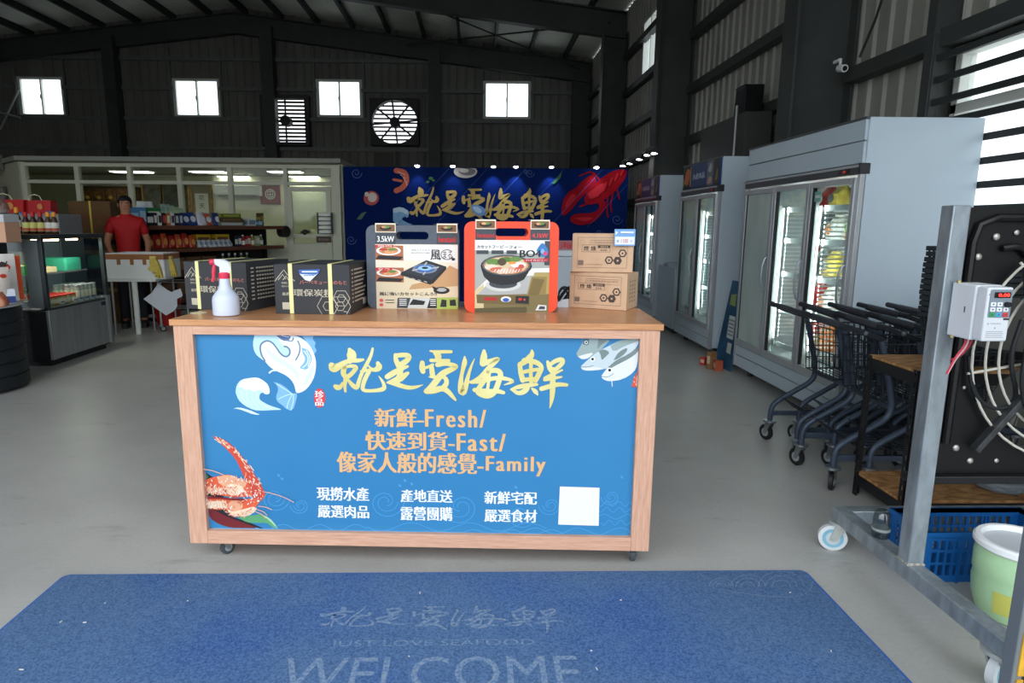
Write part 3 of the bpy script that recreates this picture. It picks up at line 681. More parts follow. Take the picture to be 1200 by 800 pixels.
L.poly(OR, E7([(60,380),(130,368),(200,350),(280,342),(340,370),(420,400),(500,430),(480,500),(380,505),(300,508),(180,488),(70,478)]), 1)
L.poly(OR, E7([(75,500),(180,506),(300,515),(440,520),(525,470),(530,500),(470,560),(450,600),(390,645),(290,640),(240,590),(190,600),(120,585),(80,560)]), 1)
L.poly(SA, E7([(180,360),(280,342),(330,370),(400,400),(380,440),(280,440),(200,420)]), 1)
L.poly(PL, E7([(240,440),(270,408),(330,415),(380,440),(360,480),(300,498),(250,480)]), 1); L.poly(SA, E7([(258,580),(270,535),(330,528),(372,550),(360,595),(300,610)]), 1)
L.poly(PL, E7([(255,590),(300,612),(380,590),(460,570),(470,600),(400,648),(300,645),(265,620)]), 1)
L.poly(RD, E7([(150,66),(200,78),(260,105),(330,172),(400,262),(450,340),(500,415),(532,488),(490,530),(440,500),(420,430),(380,370),(350,300),(310,222),(240,150),(180,98)]), 1)
r2 = random.Random(3)
for i in range(70):
    t = r2.random(); bx = 165 + 340 * t; by = 80 + 60 * t + 340 * t * t; a = (bx + r2.uniform(-18, 18) * (.5 + t), by + r2.uniform(-18, 18)); 
    L.line(PL, E7([a, (a[0] + r2.uniform(4, 16), a[1] + r2.uniform(6, 18))]), r2.uniform(.5, 1.1), 0)
for i in range(26):
    a = (80 + i * 7.5, 432 + r2.uniform(-10, 10)); L.line(PL, E7([a, (a[0] + 5, a[1] + 46)]), .8, 0)
    a = (85 + i * 6.5, 530 + r2.uniform(-6, 6)); L.line(PL, E7([a, (a[0] + 10, a[1] + 52)]), .9, 0)
for i in range(30):
    a = (r2.uniform(340, 510), r2.uniform(440, 540)); L.line(W_, E7([a, (a[0] + r2.uniform(-14, 14), a[1] + r2.uniform(-14, 14))]), .8, 0)
def inside(p, poly):
    c = False; n = len(poly)
    for i in range(n):
        (x1, y1), (x2, y2) = poly[i], poly[i - 1]
        if (y1 > p[1]) != (y2 > p[1]) and p[0] < (x2 - x1) * (p[1] - y1) / (y2 - y1) + x1: c = not c
    return c
UPB = [(60,380),(200,352),(280,344),(340,372),(420,402),(500,432),(480,498),(300,506),(180,486),(70,476)]; LOB = [(75,502),(300,517),(440,522),(525,475),(528,500),(470,560),(450,600),(390,643),(290,638),(240,590),(120,585),(80,560)]
for i in range(260):
    a = (r2.uniform(62, 525), r2.uniform(350, 640))
    if not (inside(a, UPB) or inside(a, LOB)): continue
    L.line((PL, RD, W_, SA, OR)[i % 5], E7([a, (a[0] + r2.uniform(-9, 9), a[1] + r2.uniform(4, 14))]), r2.uniform(.5, 1.1), 0)
for i in range(22):
    a = (250 + i * 9, 640 - abs(i - 8) * 4 + r2.uniform(-6, 6)); L.line((PL, SA, RD)[i % 3], E7([a, (a[0] + r2.uniform(4, 22), a[1] + r2.uniform(-16, 10))]), .8, 0)
    a = (300 + i * 9, 352 + i * 3 + r2.uniform(-8, 8)); L.line((PL, SA, W_)[i % 3], E7([a, (a[0] + r2.uniform(-8, 14), a[1] - r2.uniform(6, 22))]), .7, 0)
L.line(LDK, E7([(130,500),(220,500),(300,512),(380,512)]), 2.2, 2)
for a in ([(60,295),(150,302),(210,322),(262,346)], [(520,455),(600,470),(680,498),(742,532)], [(490,560),(540,565),(585,585)], [(470,580),(530,600),(550,625)], [(470,600),(520,620),(540,645)], [(380,380),(400,340),(400,320)], [(400,390),(440,380)]): L.line(SA, E7(a), .9, 2)
L.build('lobster_print', pn)
# fish print in the upper right corner
E8 = lambda pts: [(660 + p[0] / 8, 350 + p[1] / 8) + tuple(v / 8 for v in p[2:]) for p in pts]
L = Layers(cp, on_panel, PK); F1 = mat((150, 168, 166), .5); F2 = mat((196, 208, 212), .5); F3 = mat((222, 224, 224), .5); DK = mat((92, 108, 108), .5); FD = mat((118, 134, 132), .5)
L.poly(F1, E8([(122,512),(165,440),(200,376),(450,376),(380,450),(300,530),(190,572),(140,550)]), 1); L.poly(DK, E8([(180,420),(200,376),(240,376),(245,420),(215,440)]), 1)
L.poly(FD, E8([(330,376),(430,376),(350,440),(320,470)])); L.poly(F3, E8([(140,540),(200,520),(290,500),(240,555),(180,570)]), 1)
L.poly(F2, E8([(165,632),(235,565),(330,490),(430,440),(560,376),(752,376),(752,430),(600,560),(480,625),(380,662),(230,676),(172,662)]), 1); L.poly(FD, E8([(330,490),(380,470),(440,500),(400,540),(360,580),(350,520)]), 1)
L.poly(F1, E8([(440,440),(560,376),(752,376),(752,395),(580,440),(470,500)]), 1); L.poly(FD, E8([(470,575),(520,495),(608,452),(590,505),(510,565)]), 1); L.poly(F3, E8([(170,655),(240,640),(340,640),(380,660),(230,676)]), 1)
L.poly(F3, E8([(358,720),(410,650),(480,590),(560,540),(640,505),(752,440),(752,620),(660,690),(560,755),(430,776),(368,752)]), 1); L.poly(FD, E8([(420,640),(500,570),(620,515),(752,440),(752,500),(620,560),(500,620),(430,660)]), 1)
for (x, y, r_) in ((275, 565, 22), (435, 668, 24), (215, 408, 16)):
    L.poly(W_, E8([(x + r_ * math.cos(t), y + r_ * math.sin(t)) for t in [2 * PI * i / 14 for i in range(14)]])); L.poly(mat((30, 34, 36), .4), E8([(x + r_ * .6 * math.cos(t), y + r_ * .6 * math.sin(t)) for t in [2 * PI * i / 12 for i in range(12)]]))
L.line(F3, E8([(455,770),(460,820)]), .9); L.line(FD, E8([(165,635),(230,640),(280,625)]), .7); L.line(FD, E8([(362,725),(420,735),(470,700)]), .7)
L.poly(mat((222, 84, 62), .5), E8([(640,820),(660,740),(690,690),(738,650),(738,830)])); 
for i in range(14): a = (r2.uniform(660, 730), r2.uniform(700, 810)); L.line(PL, E8([a, (a[0] + 10, a[1] + 12)]), .7, 0)
L.build('fish_print', pn)
# tonal wave lines along the bottom
L = Layers(cp, on_panel, PK); WV = mat((74, 152, 206), .45)
def spiral(cx, cy, r, tu, s=1): return [(cx + s * r * (1 - i / 26) * math.cos(tu * i / 20 * 2 * PI), cy + r * .9 * (1 - i / 26) * math.sin(tu * i / 20 * 2 * PI)) for i in range(21)]
for (cx, cy, r, s) in ((322, 584, 18, 1), (352, 592, 12, -1), (452, 588, 22, 1), (540, 594, 24, -1), (610, 604, 18, 1), (716, 582, 12, -1), (645, 592, 14, -1)):
    L.line(WV, spiral(cx, cy, r, 1.2, s), 1.0, 0); L.line(WV, spiral(cx, cy, r * .66, 1.0, s), .9, 0)
for (x0, x1, y, amp) in ((300, 430, 618, 4), (360, 520, 625, 3), (430, 640, 617, 5), (520, 660, 624, 4), (590, 742, 622, 4), (660, 744, 605, 3), (700, 744, 590, 3), (700, 745, 597, 3), (704, 745, 612, 3), (250, 330, 622, 3)):
    L.line(WV, [(x0 + (x1 - x0) * i / 24, y + amp * math.sin(i * .8)) for i in range(25)], 1.0, 0)
for (x, y) in ((326, 556), (330, 560), (474, 562), (482, 566), (468, 568), (728, 558), (604, 570)): L.line(WV, [(x, y, 2.5), (x + 1, y + 1, 3)], 2.5, 0)
L.build('wave_print', pn)
# castors
def castor(parent, x, y, r=.03, top=.085, rz=0.4, wm=None, name='caster', fm=None, w=.022, rim=None):
    fm = fm or mat((150, 156, 160), .35, .8); wm = wm or mat((70, 76, 80), .5)
    e = bpy.data.objects.new(name, None); COL.objects.link(e); e.parent = parent; e.location = (x, y, 0); e.rotation_euler = (0, 0, rz); e.empty_display_size = .03
    q = MB(); o = r * .45
    q.cyl(fm, (0, 0, top - .012), (0, 0, top), r * .8, n=14).box(fm, -r * .55, r * .4, -w * .8, w * .8, top - .018, top - .01)
    for s in (-1, 1): q.prism(fm, [(-r * .5, top - .012), (r * .35, top - .012), (o + r * .22, r * .85), (o - r * .22, r * .85)], lambda u, v, d: (u, d, v), s * w * .62, s * w * .8)
    q.cyl(fm, (o, -w * .95, r), (o, w * .95, r), r * .14, n=8); q.build('fork', e, bevel=.001)
    q = MB(); q.tube(wm, [(o, -w * .5, r), (o, -w * .42, r), (o, w * .42, r), (o, w * .5, r)], [r * .88, r, r, r * .88], 24)
    if rim: q.cyl(rim, (o, -w * .53, r), (o, w * .53, r), r * .74, n=20).cyl(mat((196, 206, 210), .5), (o, -w * .56, r), (o, w * .56, r), r * .5, n=16)
    else: q.cyl(mat((176, 182, 186), .4, .3), (o, -w * .53, r), (o, w * .53, r), r * .55, n=16)
    q.build('wheel', e)
    return e
for (x, y, rz) in ((-h + .11, f0 + .07, .9), (h - .05, f0 + .07, 1.5), (-h + .11, -f0 - .07, .3), (h - .08, -f0 - .07, 2.2)): castor(ct, x, y, .03, zb, rz)

# ================================================================== ENTRANCE MAT
MW = (-1.64, 1.352, -.2, 2.432)
mt = thing('entrance_mat', 'large worn blue looped mat with faded lettering in front of the counter', 'mat', ((MW[0] + MW[1]) / 2, (MW[2] + MW[3]) / 2, 0))
mx, my = mt.location.x, mt.location.y
q = MB(); q.prism(carpet(), rrect(MW[0] - mx, MW[2] - my, MW[1] - mx, MW[3] - my, .02), lambda u, v, d: (u, v, d), 0, .011); q.build('pile', mt, smooth=0)
q = MB(); eb = mat((44, 96, 178), .7)
q.prism(eb, rrect(MW[0] - mx - .012, MW[2] - my - .012, MW[1] - mx + .012, MW[3] - my + .012, .03), lambda u, v, d: (u, v, d), .0, .006, [rrect(MW[0] - mx + .002, MW[2] - my + .002, MW[1] - mx - .002, MW[3] - my - .002, .02)]); q.build('edging', mt, smooth=0)
faded = mat((134, 150, 166), .95, spec=.1, c2=(84, 116, 160), scale=90)
on_mat = lambda u, v, d: (u - mx, v - my, .0116 + d)
a = at_z(363, 746); c = at_z(655, 712)
RM = math.atan2(0, 1)
def mm(x, y): return (a[0] + (x - 384) / 281 * (c[0] - a[0]), a[1] + (475 - y) / 66 * (c[1] - a[1]))
q = MB(); k = (c[0] - a[0]) / 281
for i, st in enumerate(TITLE): q.stroke(faded, smoothpts([mm(x, y) + (w * k * .62,) for x, y, w in st], 1), on_mat, i * .00003)
q.build('brush_lettering', mt, smooth=0)
q = MB(); p0 = at_z(386, 763); p1 = at_z(626, 752); q.text(faded, 'JUST LOVE SEAFOOD', (p0[0], p0[1], p1[0], p1[1]), on_mat)
p0 = at_z(320, 815); p1 = at_z(690, 771); q.text(faded, 'WELCOME', (p0[0], p0[1], p0[0] + (at_z(690, 800)[0] - at_z(335, 800)[0]), p1[1]), on_mat, 0, -.012); q.build('welcome_lettering', mt, smooth=0)
q = MB(); L_ = Layers(lambda x, y: at_z(x, y)[:2], on_mat, .0032); L_.q = q
for cx, r_ in ((845, 13), (876, 18), (915, 24)):
    for kk in (1, .7, .4): L_.line(faded, [(cx + r_ * kk * 1.1 * math.cos(t), 690 - r_ * kk * .75 * math.sin(t)) for t in [PI * i / 14 for i in range(15)]], 1.2, 0)
L_.line(faded, [(835, 692), (880, 700), (930, 704), (950, 696), (952, 684)], 1.2, 2)
q.build('wave_ornament', mt, smooth=0)
q = MB(); r3 = random.Random(12); fk = mat((206, 204, 196), .8)
for i in range(26):
    x, y = r3.uniform(MW[0] + .1, MW[1] - .1), r3.uniform(1.1, MW[3] - .1); a_ = r3.uniform(0, PI); l_ = r3.uniform(.002, .007)
    q.bar(fk, (x - l_ * math.cos(a_), y - l_ * math.sin(a_), .0135), (x + l_ * math.cos(a_), y + l_ * math.sin(a_), .0135), .0028, .003)
tag(q.build('lint', smooth=0), 'small pale flecks of lint scattered over the blue entrance mat', 'lint', kind='stuff')

# ================================================================== ON THE COUNTER
TZ = CH + .0005
front = lambda y0: (lambda u, v, d: (u, y0 - d, v))
# spray bottle
p = at_z(262, 370.5, TZ)
sb = thing('spray_bottle', 'translucent white spray bottle with red trigger head on the counter', 'spray bottle', (p[0], p[1] + .035, TZ), R(20))
clr = mat((206, 214, 232), .25, spec=.5); redp = mat((222, 56, 84), .35)
q = MB(); q.lathe(clr, [(.048, 0), (.053, .004), (.053, .062), (.050, .078), (.040, .092), (.028, .106), (.022, .125), (.020, .150), (.018, .156)], n=32); q.build('bottle', sb)
q = MB(); q.lathe(redp, [(.0205, .150), (.0215, .153), (.0215, .172), (.017, .176)], n=28); q.build('collar', sb, bevel=.001)
q = MB(); q.prism(mat((226, 228, 234), .35), [(-.014, .174), (.018, .174), (.026, .192), (.022, .214), (.004, .224), (-.032, .226), (-.034, .208), (-.014, .200)], lambda u, v, d: (u, d, v), -.012, .012); q.build('spray_head', sb, bevel=.003)
q = MB(); q.cyl(redp, (-.034, 0, .217), (-.052, 0, .217), .0125, n=18).tube(redp, [(-.034, 0, .206), (-.039, 0, .18), (-.040, 0, .158), (-.046, 0, .138)], [.007, .008, .0065, .005], 10); q.build('trigger', sb)
p = at_z(233, 366.5, TZ); q = MB(); q.lathe(mat((226, 214, 178), .6), [(.030, 0), (.030, .0012), (.001, .0014)], (p[0], p[1], TZ), 24, 1.15, 1)
tag(q.build('round_sticker'), 'flat round cream sticker at the left end of the countertop', 'sticker')

# charcoal boxes
card_k = mat((50, 52, 56), .6, noise=.06, scale=5); strap_m = mat((232, 226, 160), .45); pr_tan = mat((188, 180, 160), .6); pr_pink = mat((196, 116, 108), .6)
def charcoal(label, loc, rz, w, d, hgt, paper):
    t = thing('charcoal_box', label, 'box', loc, rz, 'black charcoal boxes on the counter')
    x0, x1, y0, y1 = -w / 2, w / 2, -d / 2, d / 2
    q = MB(); q.box(card_k, x0, x1, y0, y1, 0, hgt - .002); q.box(mat((40, 42, 45), .6), x0 + .001, x1 - .001, y0 + .001, -.001, hgt - .002, hgt).box(mat((40, 42, 45), .6), x0 + .001, x1 - .001, .001, y1 - .001, hgt - .002, hgt)
    bd = q.build('carton', t, bevel=.002)
    to = front(y0 - .0006); U = lambda f: x0 + f * w; V = lambda f: f * hgt
    q = MB()
    q = MB(); q.text(pr_tan, '環保炭精', (U(.25), V(.36), U(.78), V(.50)), to, .0003, .02); q.build('lettering', bd, smooth=0)
    q = MB(); q.text(pr_tan, '嚴選', (U(.10), V(.37), U(.19), V(.43)), to, .0003, .02); q.build('lettering', bd, smooth=0)
    q = MB(); q.text(pr_pink, 'バーベキュー ひのもと', (U(.34), V(.60), U(.96), V(.68)), to, .0003, .02); q.build('lettering', bd, smooth=0)
    q = MB(); q.text(pr_tan, '6kg', (U(.91), V(.04), U(.97), V(.075)), to, .0003, .02); q.build('lettering', bd, smooth=0)
    q = MB(); q.text(pr_tan, '黑鑽石', (U(.095), V(.60), U(.18), V(.64)), to, .0003, .01); q.build('lettering', bd, smooth=0)
    q = MB(); q.text(pr_tan, '環保木炭', (U(.095), V(.535), U(.19), V(.57)), to, .0003, .01); q.build('lettering', bd, smooth=0)
    q = MB()
    for pts in (((.0, .655), (.10, .82), (.14, .88), (.18, .80), (.29, .66)), ((.05, .68), (.12, .79), (.16, .70)), ((.12, .68), (.17, .76), (.20, .68))):
        q.stroke(pr_tan, [(U(a * .9 + .01), V(b), .003) for a, b in pts], to, .0003)
    q.build('mountain_mark', bd, smooth=0); q = MB()
    for cx, cy, rr in ((.70, .165, .020), (.865, .165, .020), (.885, .325, .017), (.70, .165, .045), (.865, .165, .045), (.885, .325, .036)):
        k = 1 if rr > .03 else 1
        q.stroke(pr_tan, [(U(cx) + rr * k * math.cos(R(60 * i)), V(cy) + rr * k * math.sin(R(60 * i)), .0026) for i in range(7)], to, .0003)
    q.build('hexagon_mark', bd, smooth=0)
    q = MB(); q.box(pr_tan, U(.095), U(.19), y0 - .0012, y0 - .0004, V(.09), V(.23)); q.build('plain_label', bd, smooth=0)
    rt = lambda u, v, dd: (x1 + .0006 + dd, u, v); q = MB()
    for i in range(9):
        v = hgt * (.86 - i * .08); q.box(pr_tan, x1 + .0002, x1 + .0009, y0 + d * .10, y0 + d * .16, v, v + .006)
        for j in range(7 + (i * 3) % 4): q.box(pr_tan, x1 + .0002, x1 + .0009, y0 + d * (.22 + j * .058), y0 + d * (.262 + j * .058), v, v + .0065)
    q.box(pr_tan, x1 + .0002, x1 + .0009, y0 + d * .62, y0 + d * .80, hgt * .10, hgt * .24); q.build('side_print', bd, smooth=0)
    for f in (.22, .745):
        q = MB(); X = U(f); k = .0012
        q.box(strap_m, X - .0085, X + .0085, y0 - k - .001, y0 - .001, 0.001, hgt + k).box(strap_m, X - .0085, X + .0085, y0 - k - .001, y1 + k, hgt + .0002, hgt + k + .0006).box(strap_m, X - .0085, X + .0085, y1, y1 + k, 0.001, hgt + k)
        q.build('strap', t, smooth=0)
    if paper:
        q = MB(); bl = mat((62, 104, 178), .5); wp = mat((224, 232, 242), .5); o = .003
        q.prism(wp, [(U(.335), V(.885)), (U(.62), V(.90)), (U(.60), V(.83)), (U(.48), V(.66)), (U(.42), V(.68)), (U(.35), V(.80))], to, o, o + .0008)
        q.prism(bl, [(U(.335), V(.885)), (U(.62), V(.90)), (U(.60), V(.83)), (U(.56), V(.79)), (U(.36), V(.80)), (U(.345), V(.82))], to, o + .0008, o + .0012)
        q.flat(wp, [(U(.38), V(.835)), (U(.585), V(.84)), (U(.58), V(.865)), (U(.38), V(.86))], to, o + .0015); q.flat(bl, [(U(.40), V(.765)), (U(.55), V(.77)), (U(.54), V(.785)), (U(.40), V(.78))], to, o + .0012)
        q.build('price_tag', t, smooth=0)
    return t
charcoal('left black charcoal box behind the spray bottle, without a paper tag', (-1.078, 2.985, TZ), R(-16), .31, .33, .208, False)
charcoal('black charcoal box with a blue and white paper tag, left of the dark grey case', (-.664, 2.868, TZ), R(-5), .318, .33, .208, True)

# gas stove cases
def stove_case(name, label, loc, rz, w, hgt, d, body_m, art):
    t = thing(name, label, 'carry case', loc, rz); to = lambda u, v, dd: (u, dd, v)
    out = rrect(-w / 2, 0, w / 2, hgt, .035, 6); hole = rrect(-w * .175, hgt - .062, w * .175, hgt - .028, .016, 4)
    q = MB(); q.prism(body_m, out, to, -d / 2, -.002, [hole]).prism(body_m, out, to, .002, d / 2, [hole]); q.build('shell', t, bevel=.006, seg=3)
    q = MB(); q.prism(mat((38, 40, 44), .6), rrect(-w / 2 + .003, .003, w / 2 - .003, hgt - .003, .033, 6), to, -.004, .004, [hole]); q.build('seam', t, smooth=0)
    for s in (-1, 1):
        q = MB(); q.box(mat((44, 46, 50), .5), s * w * .27 - .02, s * w * .27 + .02, -.016, .016, hgt - .001, hgt + .006); q.build('latch', t, bevel=.002)
    art(t, w, hgt, -d / 2 - .0015)
    return t
def sleeve_art(t, w, hgt, y, sx0, sx1, sy1, base, straps, paint):
    """cardboard sleeve: front sheet and two tabs over the top; paint draws its picture in 0..1 coordinates of the sheet"""
    q = MB(); q.box(base, sx0, sx1, y - .0012, y, -.0004, sy1)
    sl = q.build('sleeve', t, smooth=0)
    for (a, c, cols) in straps:
        q = MB(); q.box(cols[0], a, c, y - .0012, y, sy1, hgt + .008).box(cols[0], a, c, y, .03, hgt + .0065, hgt + .008); q.build('sleeve_tab', t, smooth=0)
        if cols[1]: cols[1](t, a, c, y)
    L = Layers(lambda u, v: (sx0 + u * (sx1 - sx0), v * sy1), lambda u, v, d: (u, y - .0014 - d, v), (sx1 - sx0))
    paint(L); return L.build('picture', sl), sl
def tx(L, m, body, x0, y0, x1, y1, bold=0.0):
    L.n += 1; a = L.conv(x0, y0); c = L.conv(x1, y1); L.q.text(m, body, (a[0], a[1], c[0], c[1]), L.to, L.n * .00004, bold)
def blob(L, m, cx, cy, rx, ry, n=22): L.poly(m, ell(cx, cy, rx, ry, n))
K0 = mat((34, 36, 40), .45); K1 = mat((66, 72, 80), .45); CRM = mat((236, 228, 206), .5); BLU = mat((52, 96, 178), .45); WHT = mat((240, 240, 236), .5); REDX = mat((206, 40, 44), .5); GRN = mat((104, 142, 70), .5); TANX = mat((206, 168, 112), .5); FOOD = mat((214, 150, 104), .5, noise=.3, scale=60); BRN = mat((128, 88, 56), .5); OLV = mat((126, 112, 72), .5); SIL = mat((176, 178, 176), .4)
def strip_food(t, a, c, y):
    q = MB(); to = lambda u, v, d: (u, y - .0016 - d, v); h0 = TOPH
    q.flat(BRN, [(a + .004, h0 - .034), (c - .004, h0 - .034), (c - .004, h0 - .004), (a + .004, h0 - .004)], to); q.flat(K0, ell((a + c) / 2, h0 - .02, .026, .009), to, .0002); q.flat(GRN, ell((a + c) / 2, h0 - .014, .018, .006), to, .0004); q.flat(FOOD, ell((a + c) / 2 - .008, h0 - .015, .010, .005), to, .0006)
    q.build('tab_picture', t, smooth=0)
def tab_kw(txt):
    def f(t, a, c, y):
        strip_food(t, a, c, y); q = MB(); to = lambda u, v, d: (u, y - .0016 - d, v); q.flat(K1, [(a, SYH), (c, SYH), (c, TOPH - .038), (a, TOPH - .038)], to); q.text(txt[1], txt[0], (a + .008, SYH + .010, c - .008, TOPH - .054), to, .0003, .03); q.build('tab_lettering', t, smooth=0)
    return f
TOPH, SYH = .372, .295
def grey_paint(L):
    L.poly(mat((226, 212, 180), .5), [(0, 0), (1, 0), (1, .55), (.55, .7), (0, .45)]); L.poly(WHT, [(.3, .99), (.995, .99), (.995, .72), (.34, .76)])
    L.poly(mat((198, 158, 112), .5), [(.40, .30), (1, .36), (1, .62), (.9, .68), (.72, .46), (.44, .38)])
    for (cy, r_) in ((.87, .07), (.53, .06)):
        L.poly(mat((176, 108, 76), .5), [(0, cy - .11), (.34, cy - .12), (.34, cy + .11), (0, cy + .11)]); blob(L, WHT, .16, cy + .03, .15, r_); blob(L, FOOD, .16, cy + .035, .12, r_ * .8); blob(L, GRN, .20, cy + .05, .05, .02); blob(L, mat((190, 70, 54), .5), .10, cy + .05, .05, .02)
        L.poly(K0, [(0, cy - .10), (.3, cy - .11), (.34, cy - .06), (.04, cy - .04)])
    L.poly(REDX, [(0, .955), (.22, .955), (.22, .99), (0, .99)]); L.poly(REDX, [(0, .60), (.2, .6), (.2, .64), (0, .64)])
    tx(L, WHT, '焼肉', .03, .96, .2, .985, .01); tx(L, WHT, 'なべ', .03, .605, .17, .635, .01)
    L.poly(K0, [(.30, .56), (.62, .76), (.86, .66), (.86, .62), (.70, .40), (.66, .38), (.31, .52)]); L.poly(mat((44, 50, 62), .4), [(.33, .58), (.62, .74), (.83, .65), (.68, .45)])
    blob(L, mat((120, 132, 148), .35), .60, .625, .15, .075); blob(L, BLU, .60, .63, .12, .058); blob(L, mat((150, 196, 240), .4), .60, .635, .085, .038); blob(L, K0, .60, .64, .04, .018)
    for a, b_ in (((.45, .60), (.52, .62)), ((.68, .63), (.76, .65)), ((.58, .54), (.60, .57)), ((.6, .69), (.62, .72))): L.line(SIL, [a, b_], .018, 0)
    for i in range(4): L.poly(SIL, [(.36 + i * .075, .505 - i * .022), (.40 + i * .075, .49 - i * .022), (.40 + i * .075, .475 - i * .022), (.36 + i * .075, .49 - i * .022)])
    blob(L, K0, .80, .29, .10, .055); blob(L, SIL, .80, .30, .06, .03); L.poly(K0, [(.68, .36), (.74, .33), (.76, .30), (.70, .31)])
    tx(L, K0, '風', .67, .76, .79, .92, .02); tx(L, K0, 'まる', .82, .78, .93, .90, .0)
    L.line(K0, [(.87 + .075 * math.cos(t), .845 + .075 * math.sin(t)) for t in [R(40 + i * 14) for i in range(22)]], .008, 0); blob(L, K0, .945, .775, .022, .022)
    tx(L, K0, 'カセットこんろ', .44, .90, .66, .925); tx(L, K0, '風から炎を守るダブル構造', .44, .86, .66, .88)
    tx(L, K0, '風に強いカセットこんろ!!', .04, .205, .74, .262, .025)
    L.poly(K1, [(.25, .01), (.48, .01), (.49, .17), (.26, .17)]); L.poly(mat((206, 210, 206), .5), [(.38, .01), (.64, .01), (.70, .17), (.42, .17)]); L.poly(K0, [(.40, .06), (.58, .06), (.60, .12), (.45, .15)])
    L.poly(K0, [(.62, .01), (.74, .01), (.74, .17), (.66, .17)]); L.poly(mat((170, 190, 90), .5), [(.74, .0), (1, .0), (1, .18), (.74, .18)]); L.poly(K0, [(.78, .03), (.86, .03), (.86, .14), (.80, .15)]); L.poly(K0, [(.9, .05), (.98, .05), (.97, .15), (.9, .14)])
    for y in (.14, .11, .08, .05): L.poly(WHT, [(.28, y), (.37, y), (.37, y + .012), (.28, y + .012)]); L.poly(WHT, [(.66, y), (.73, y), (.73, y + .012), (.66, y + .012)])
    blob(L, mat((220, 90, 90), .5), .06, .13, .025, .025); blob(L, mat((220, 90, 90), .5), .06, .06, .025, .025)
    for y in (.13, .09): L.poly(K1, [(.11, y), (.22, y), (.22, y + .01), (.11, y + .01)])
def grey_art(t, w, hgt, y):
    global TOPH, SYH
    TOPH = hgt + .006; SYH = hgt * .775
    sx0 = -w / 2 + .040; sx1 = w / 2 - .004
    red_kw = tab_kw(('Iwatani', REDX)); kw = tab_kw(('3.5kW', WHT))
    sleeve_art(t, w, hgt, y, sx0, sx1, SYH, CRM, [(sx0 + .002, sx0 + .092, (CRM, kw)), (sx1 - .092, sx1 - .002, (CRM, red_kw))], grey_paint)
stove_case('stove_case', 'dark grey carry case with a white printed sleeve showing a gas stove', (-.278, 2.955, TZ), R(-1), .408, .368, .115, mat((84, 92, 104), .5, noise=.05, scale=60), grey_art)
def red_paint(L):
    L.poly(WHT, [(0, .60), (1, .60), (1, .99), (0, .99)]); L.poly(mat((168, 172, 166), .5), [(.0, .30), (.3, .6), (1, .62), (1, .8), (0, .86)]); L.poly(WHT, [(0, .86), (.6, .86), (.6, .99), (0, .99)])
    L.poly(OLV, [(0, 0), (1, 0), (1, .32), (0, .30)]); L.poly(mat((176, 156, 96), .5), [(.70, .24), (.80, .56), (1, .56), (1, .26)]); L.poly(mat((212, 196, 150), .5), [(0, .3), (.12, .4), (.12, 0), (0, 0)])
    L.poly(SIL, [(.03, .24), (.24, .48), (.80, .52), (.72, .26)]); L.poly(mat((150, 128, 70), .4), [(.70, .24), (.76, .50), (.97, .50), (.96, .26)]); L.poly(mat((120, 102, 58), .4), [(.72, .24), (.86, .24), (.94, .46), (.78, .48)])
    L.poly(mat((112, 96, 56), .4), [(.02, .25), (.74, .235), (.74, .10), (.03, .13)]); L.poly(K0, [(.55, .23), (.73, .228), (.73, .12), (.55, .13)])
    blob(L, REDX, .61, .185, .025, .02); blob(L, mat((190, 70, 60), .4), .67, .18, .016, .016); L.poly(mat((180, 40, 44), .5), [(.12, .215), (.30, .21), (.30, .165), (.12, .17)]); blob(L, WHT, .42, .185, .07, .04); blob(L, BLU, .42, .175, .045, .028)
    blob(L, mat((206, 208, 204), .3), .38, .385, .24, .09); blob(L, K1, .38, .40, .19, .065)
    L.poly(K0, [(.08, .62), (.12, .50), (.2, .42), (.36, .38), (.54, .40), (.66, .46), (.72, .56), (.75, .68)]); blob(L, K0, .42, .645, .345, .155); blob(L, mat((92, 96, 98), .4), .42, .655, .325, .14); blob(L, FOOD, .42, .655, .30, .122); blob(L, mat((218, 196, 160), .5), .42, .66, .28, .11)
    for (cx, cy, rx, ry, m) in ((.25, .70, .10, .045, GRN), (.42, .735, .10, .035, mat((84, 124, 54), .5)), (.54, .74, .08, .035, GRN), (.36, .70, .06, .05, mat((86, 70, 50), .5)), (.22, .63, .09, .04, mat((232, 214, 196), .5)), (.58, .66, .10, .04, WHT), (.50, .69, .05, .02, mat((238, 150, 60), .5)), (.30, .60, .1, .03, mat((210, 110, 84), .5)), (.40, .585, .06, .04, mat((236, 200, 176), .5)), (.49, .59, .05, .045, mat((226, 170, 146), .5)), (.58, .60, .05, .035, mat((214, 100, 80), .5)), (.34, .565, .05, .03, mat((236, 196, 170), .5)), (.62, .64, .04, .03, mat((206, 90, 70), .5))): blob(L, m, cx, cy, rx, ry)
    for i in range(9): L.line(WHT, [(.26 + i * .04, .545 + abs(i - 4) * .006), (.28 + i * .04, .60)], .010, 0)
    tx(L, K0, 'カセットフー', .03, .885, .32, .93, .02); tx(L, K0, 'ビーフォー', .34, .885, .62, .93, .02)
    L.poly(K1, [(.02, .81), (.18, .81), (.18, .86), (.02, .86)]); L.poly(K1, [(.22, .81), (.38, .81), (.38, .86), (.22, .86)]); L.poly(K1, [(.42, .81), (.56, .81), (.56, .86), (.42, .86)])
    tx(L, K0, 'BO4', .60, .77, .88, .865, .03); 
    L.poly(K1, [(.93, .66), (1, .66), (1, .99), (.93, .99)]); L.poly(mat((64, 126, 190), .5), [(.82, .86), (.86, .93), (.90, .97), (.95, .92), (.985, .85), (.96, .78), (.88, .77)], 1); L.poly(mat((130, 180, 220), .5), [(.87, .84), (.90, .90), (.94, .84), (.92, .80)], 1); blob(L, mat((222, 70, 120), .5), .94, .82, .03, .028)
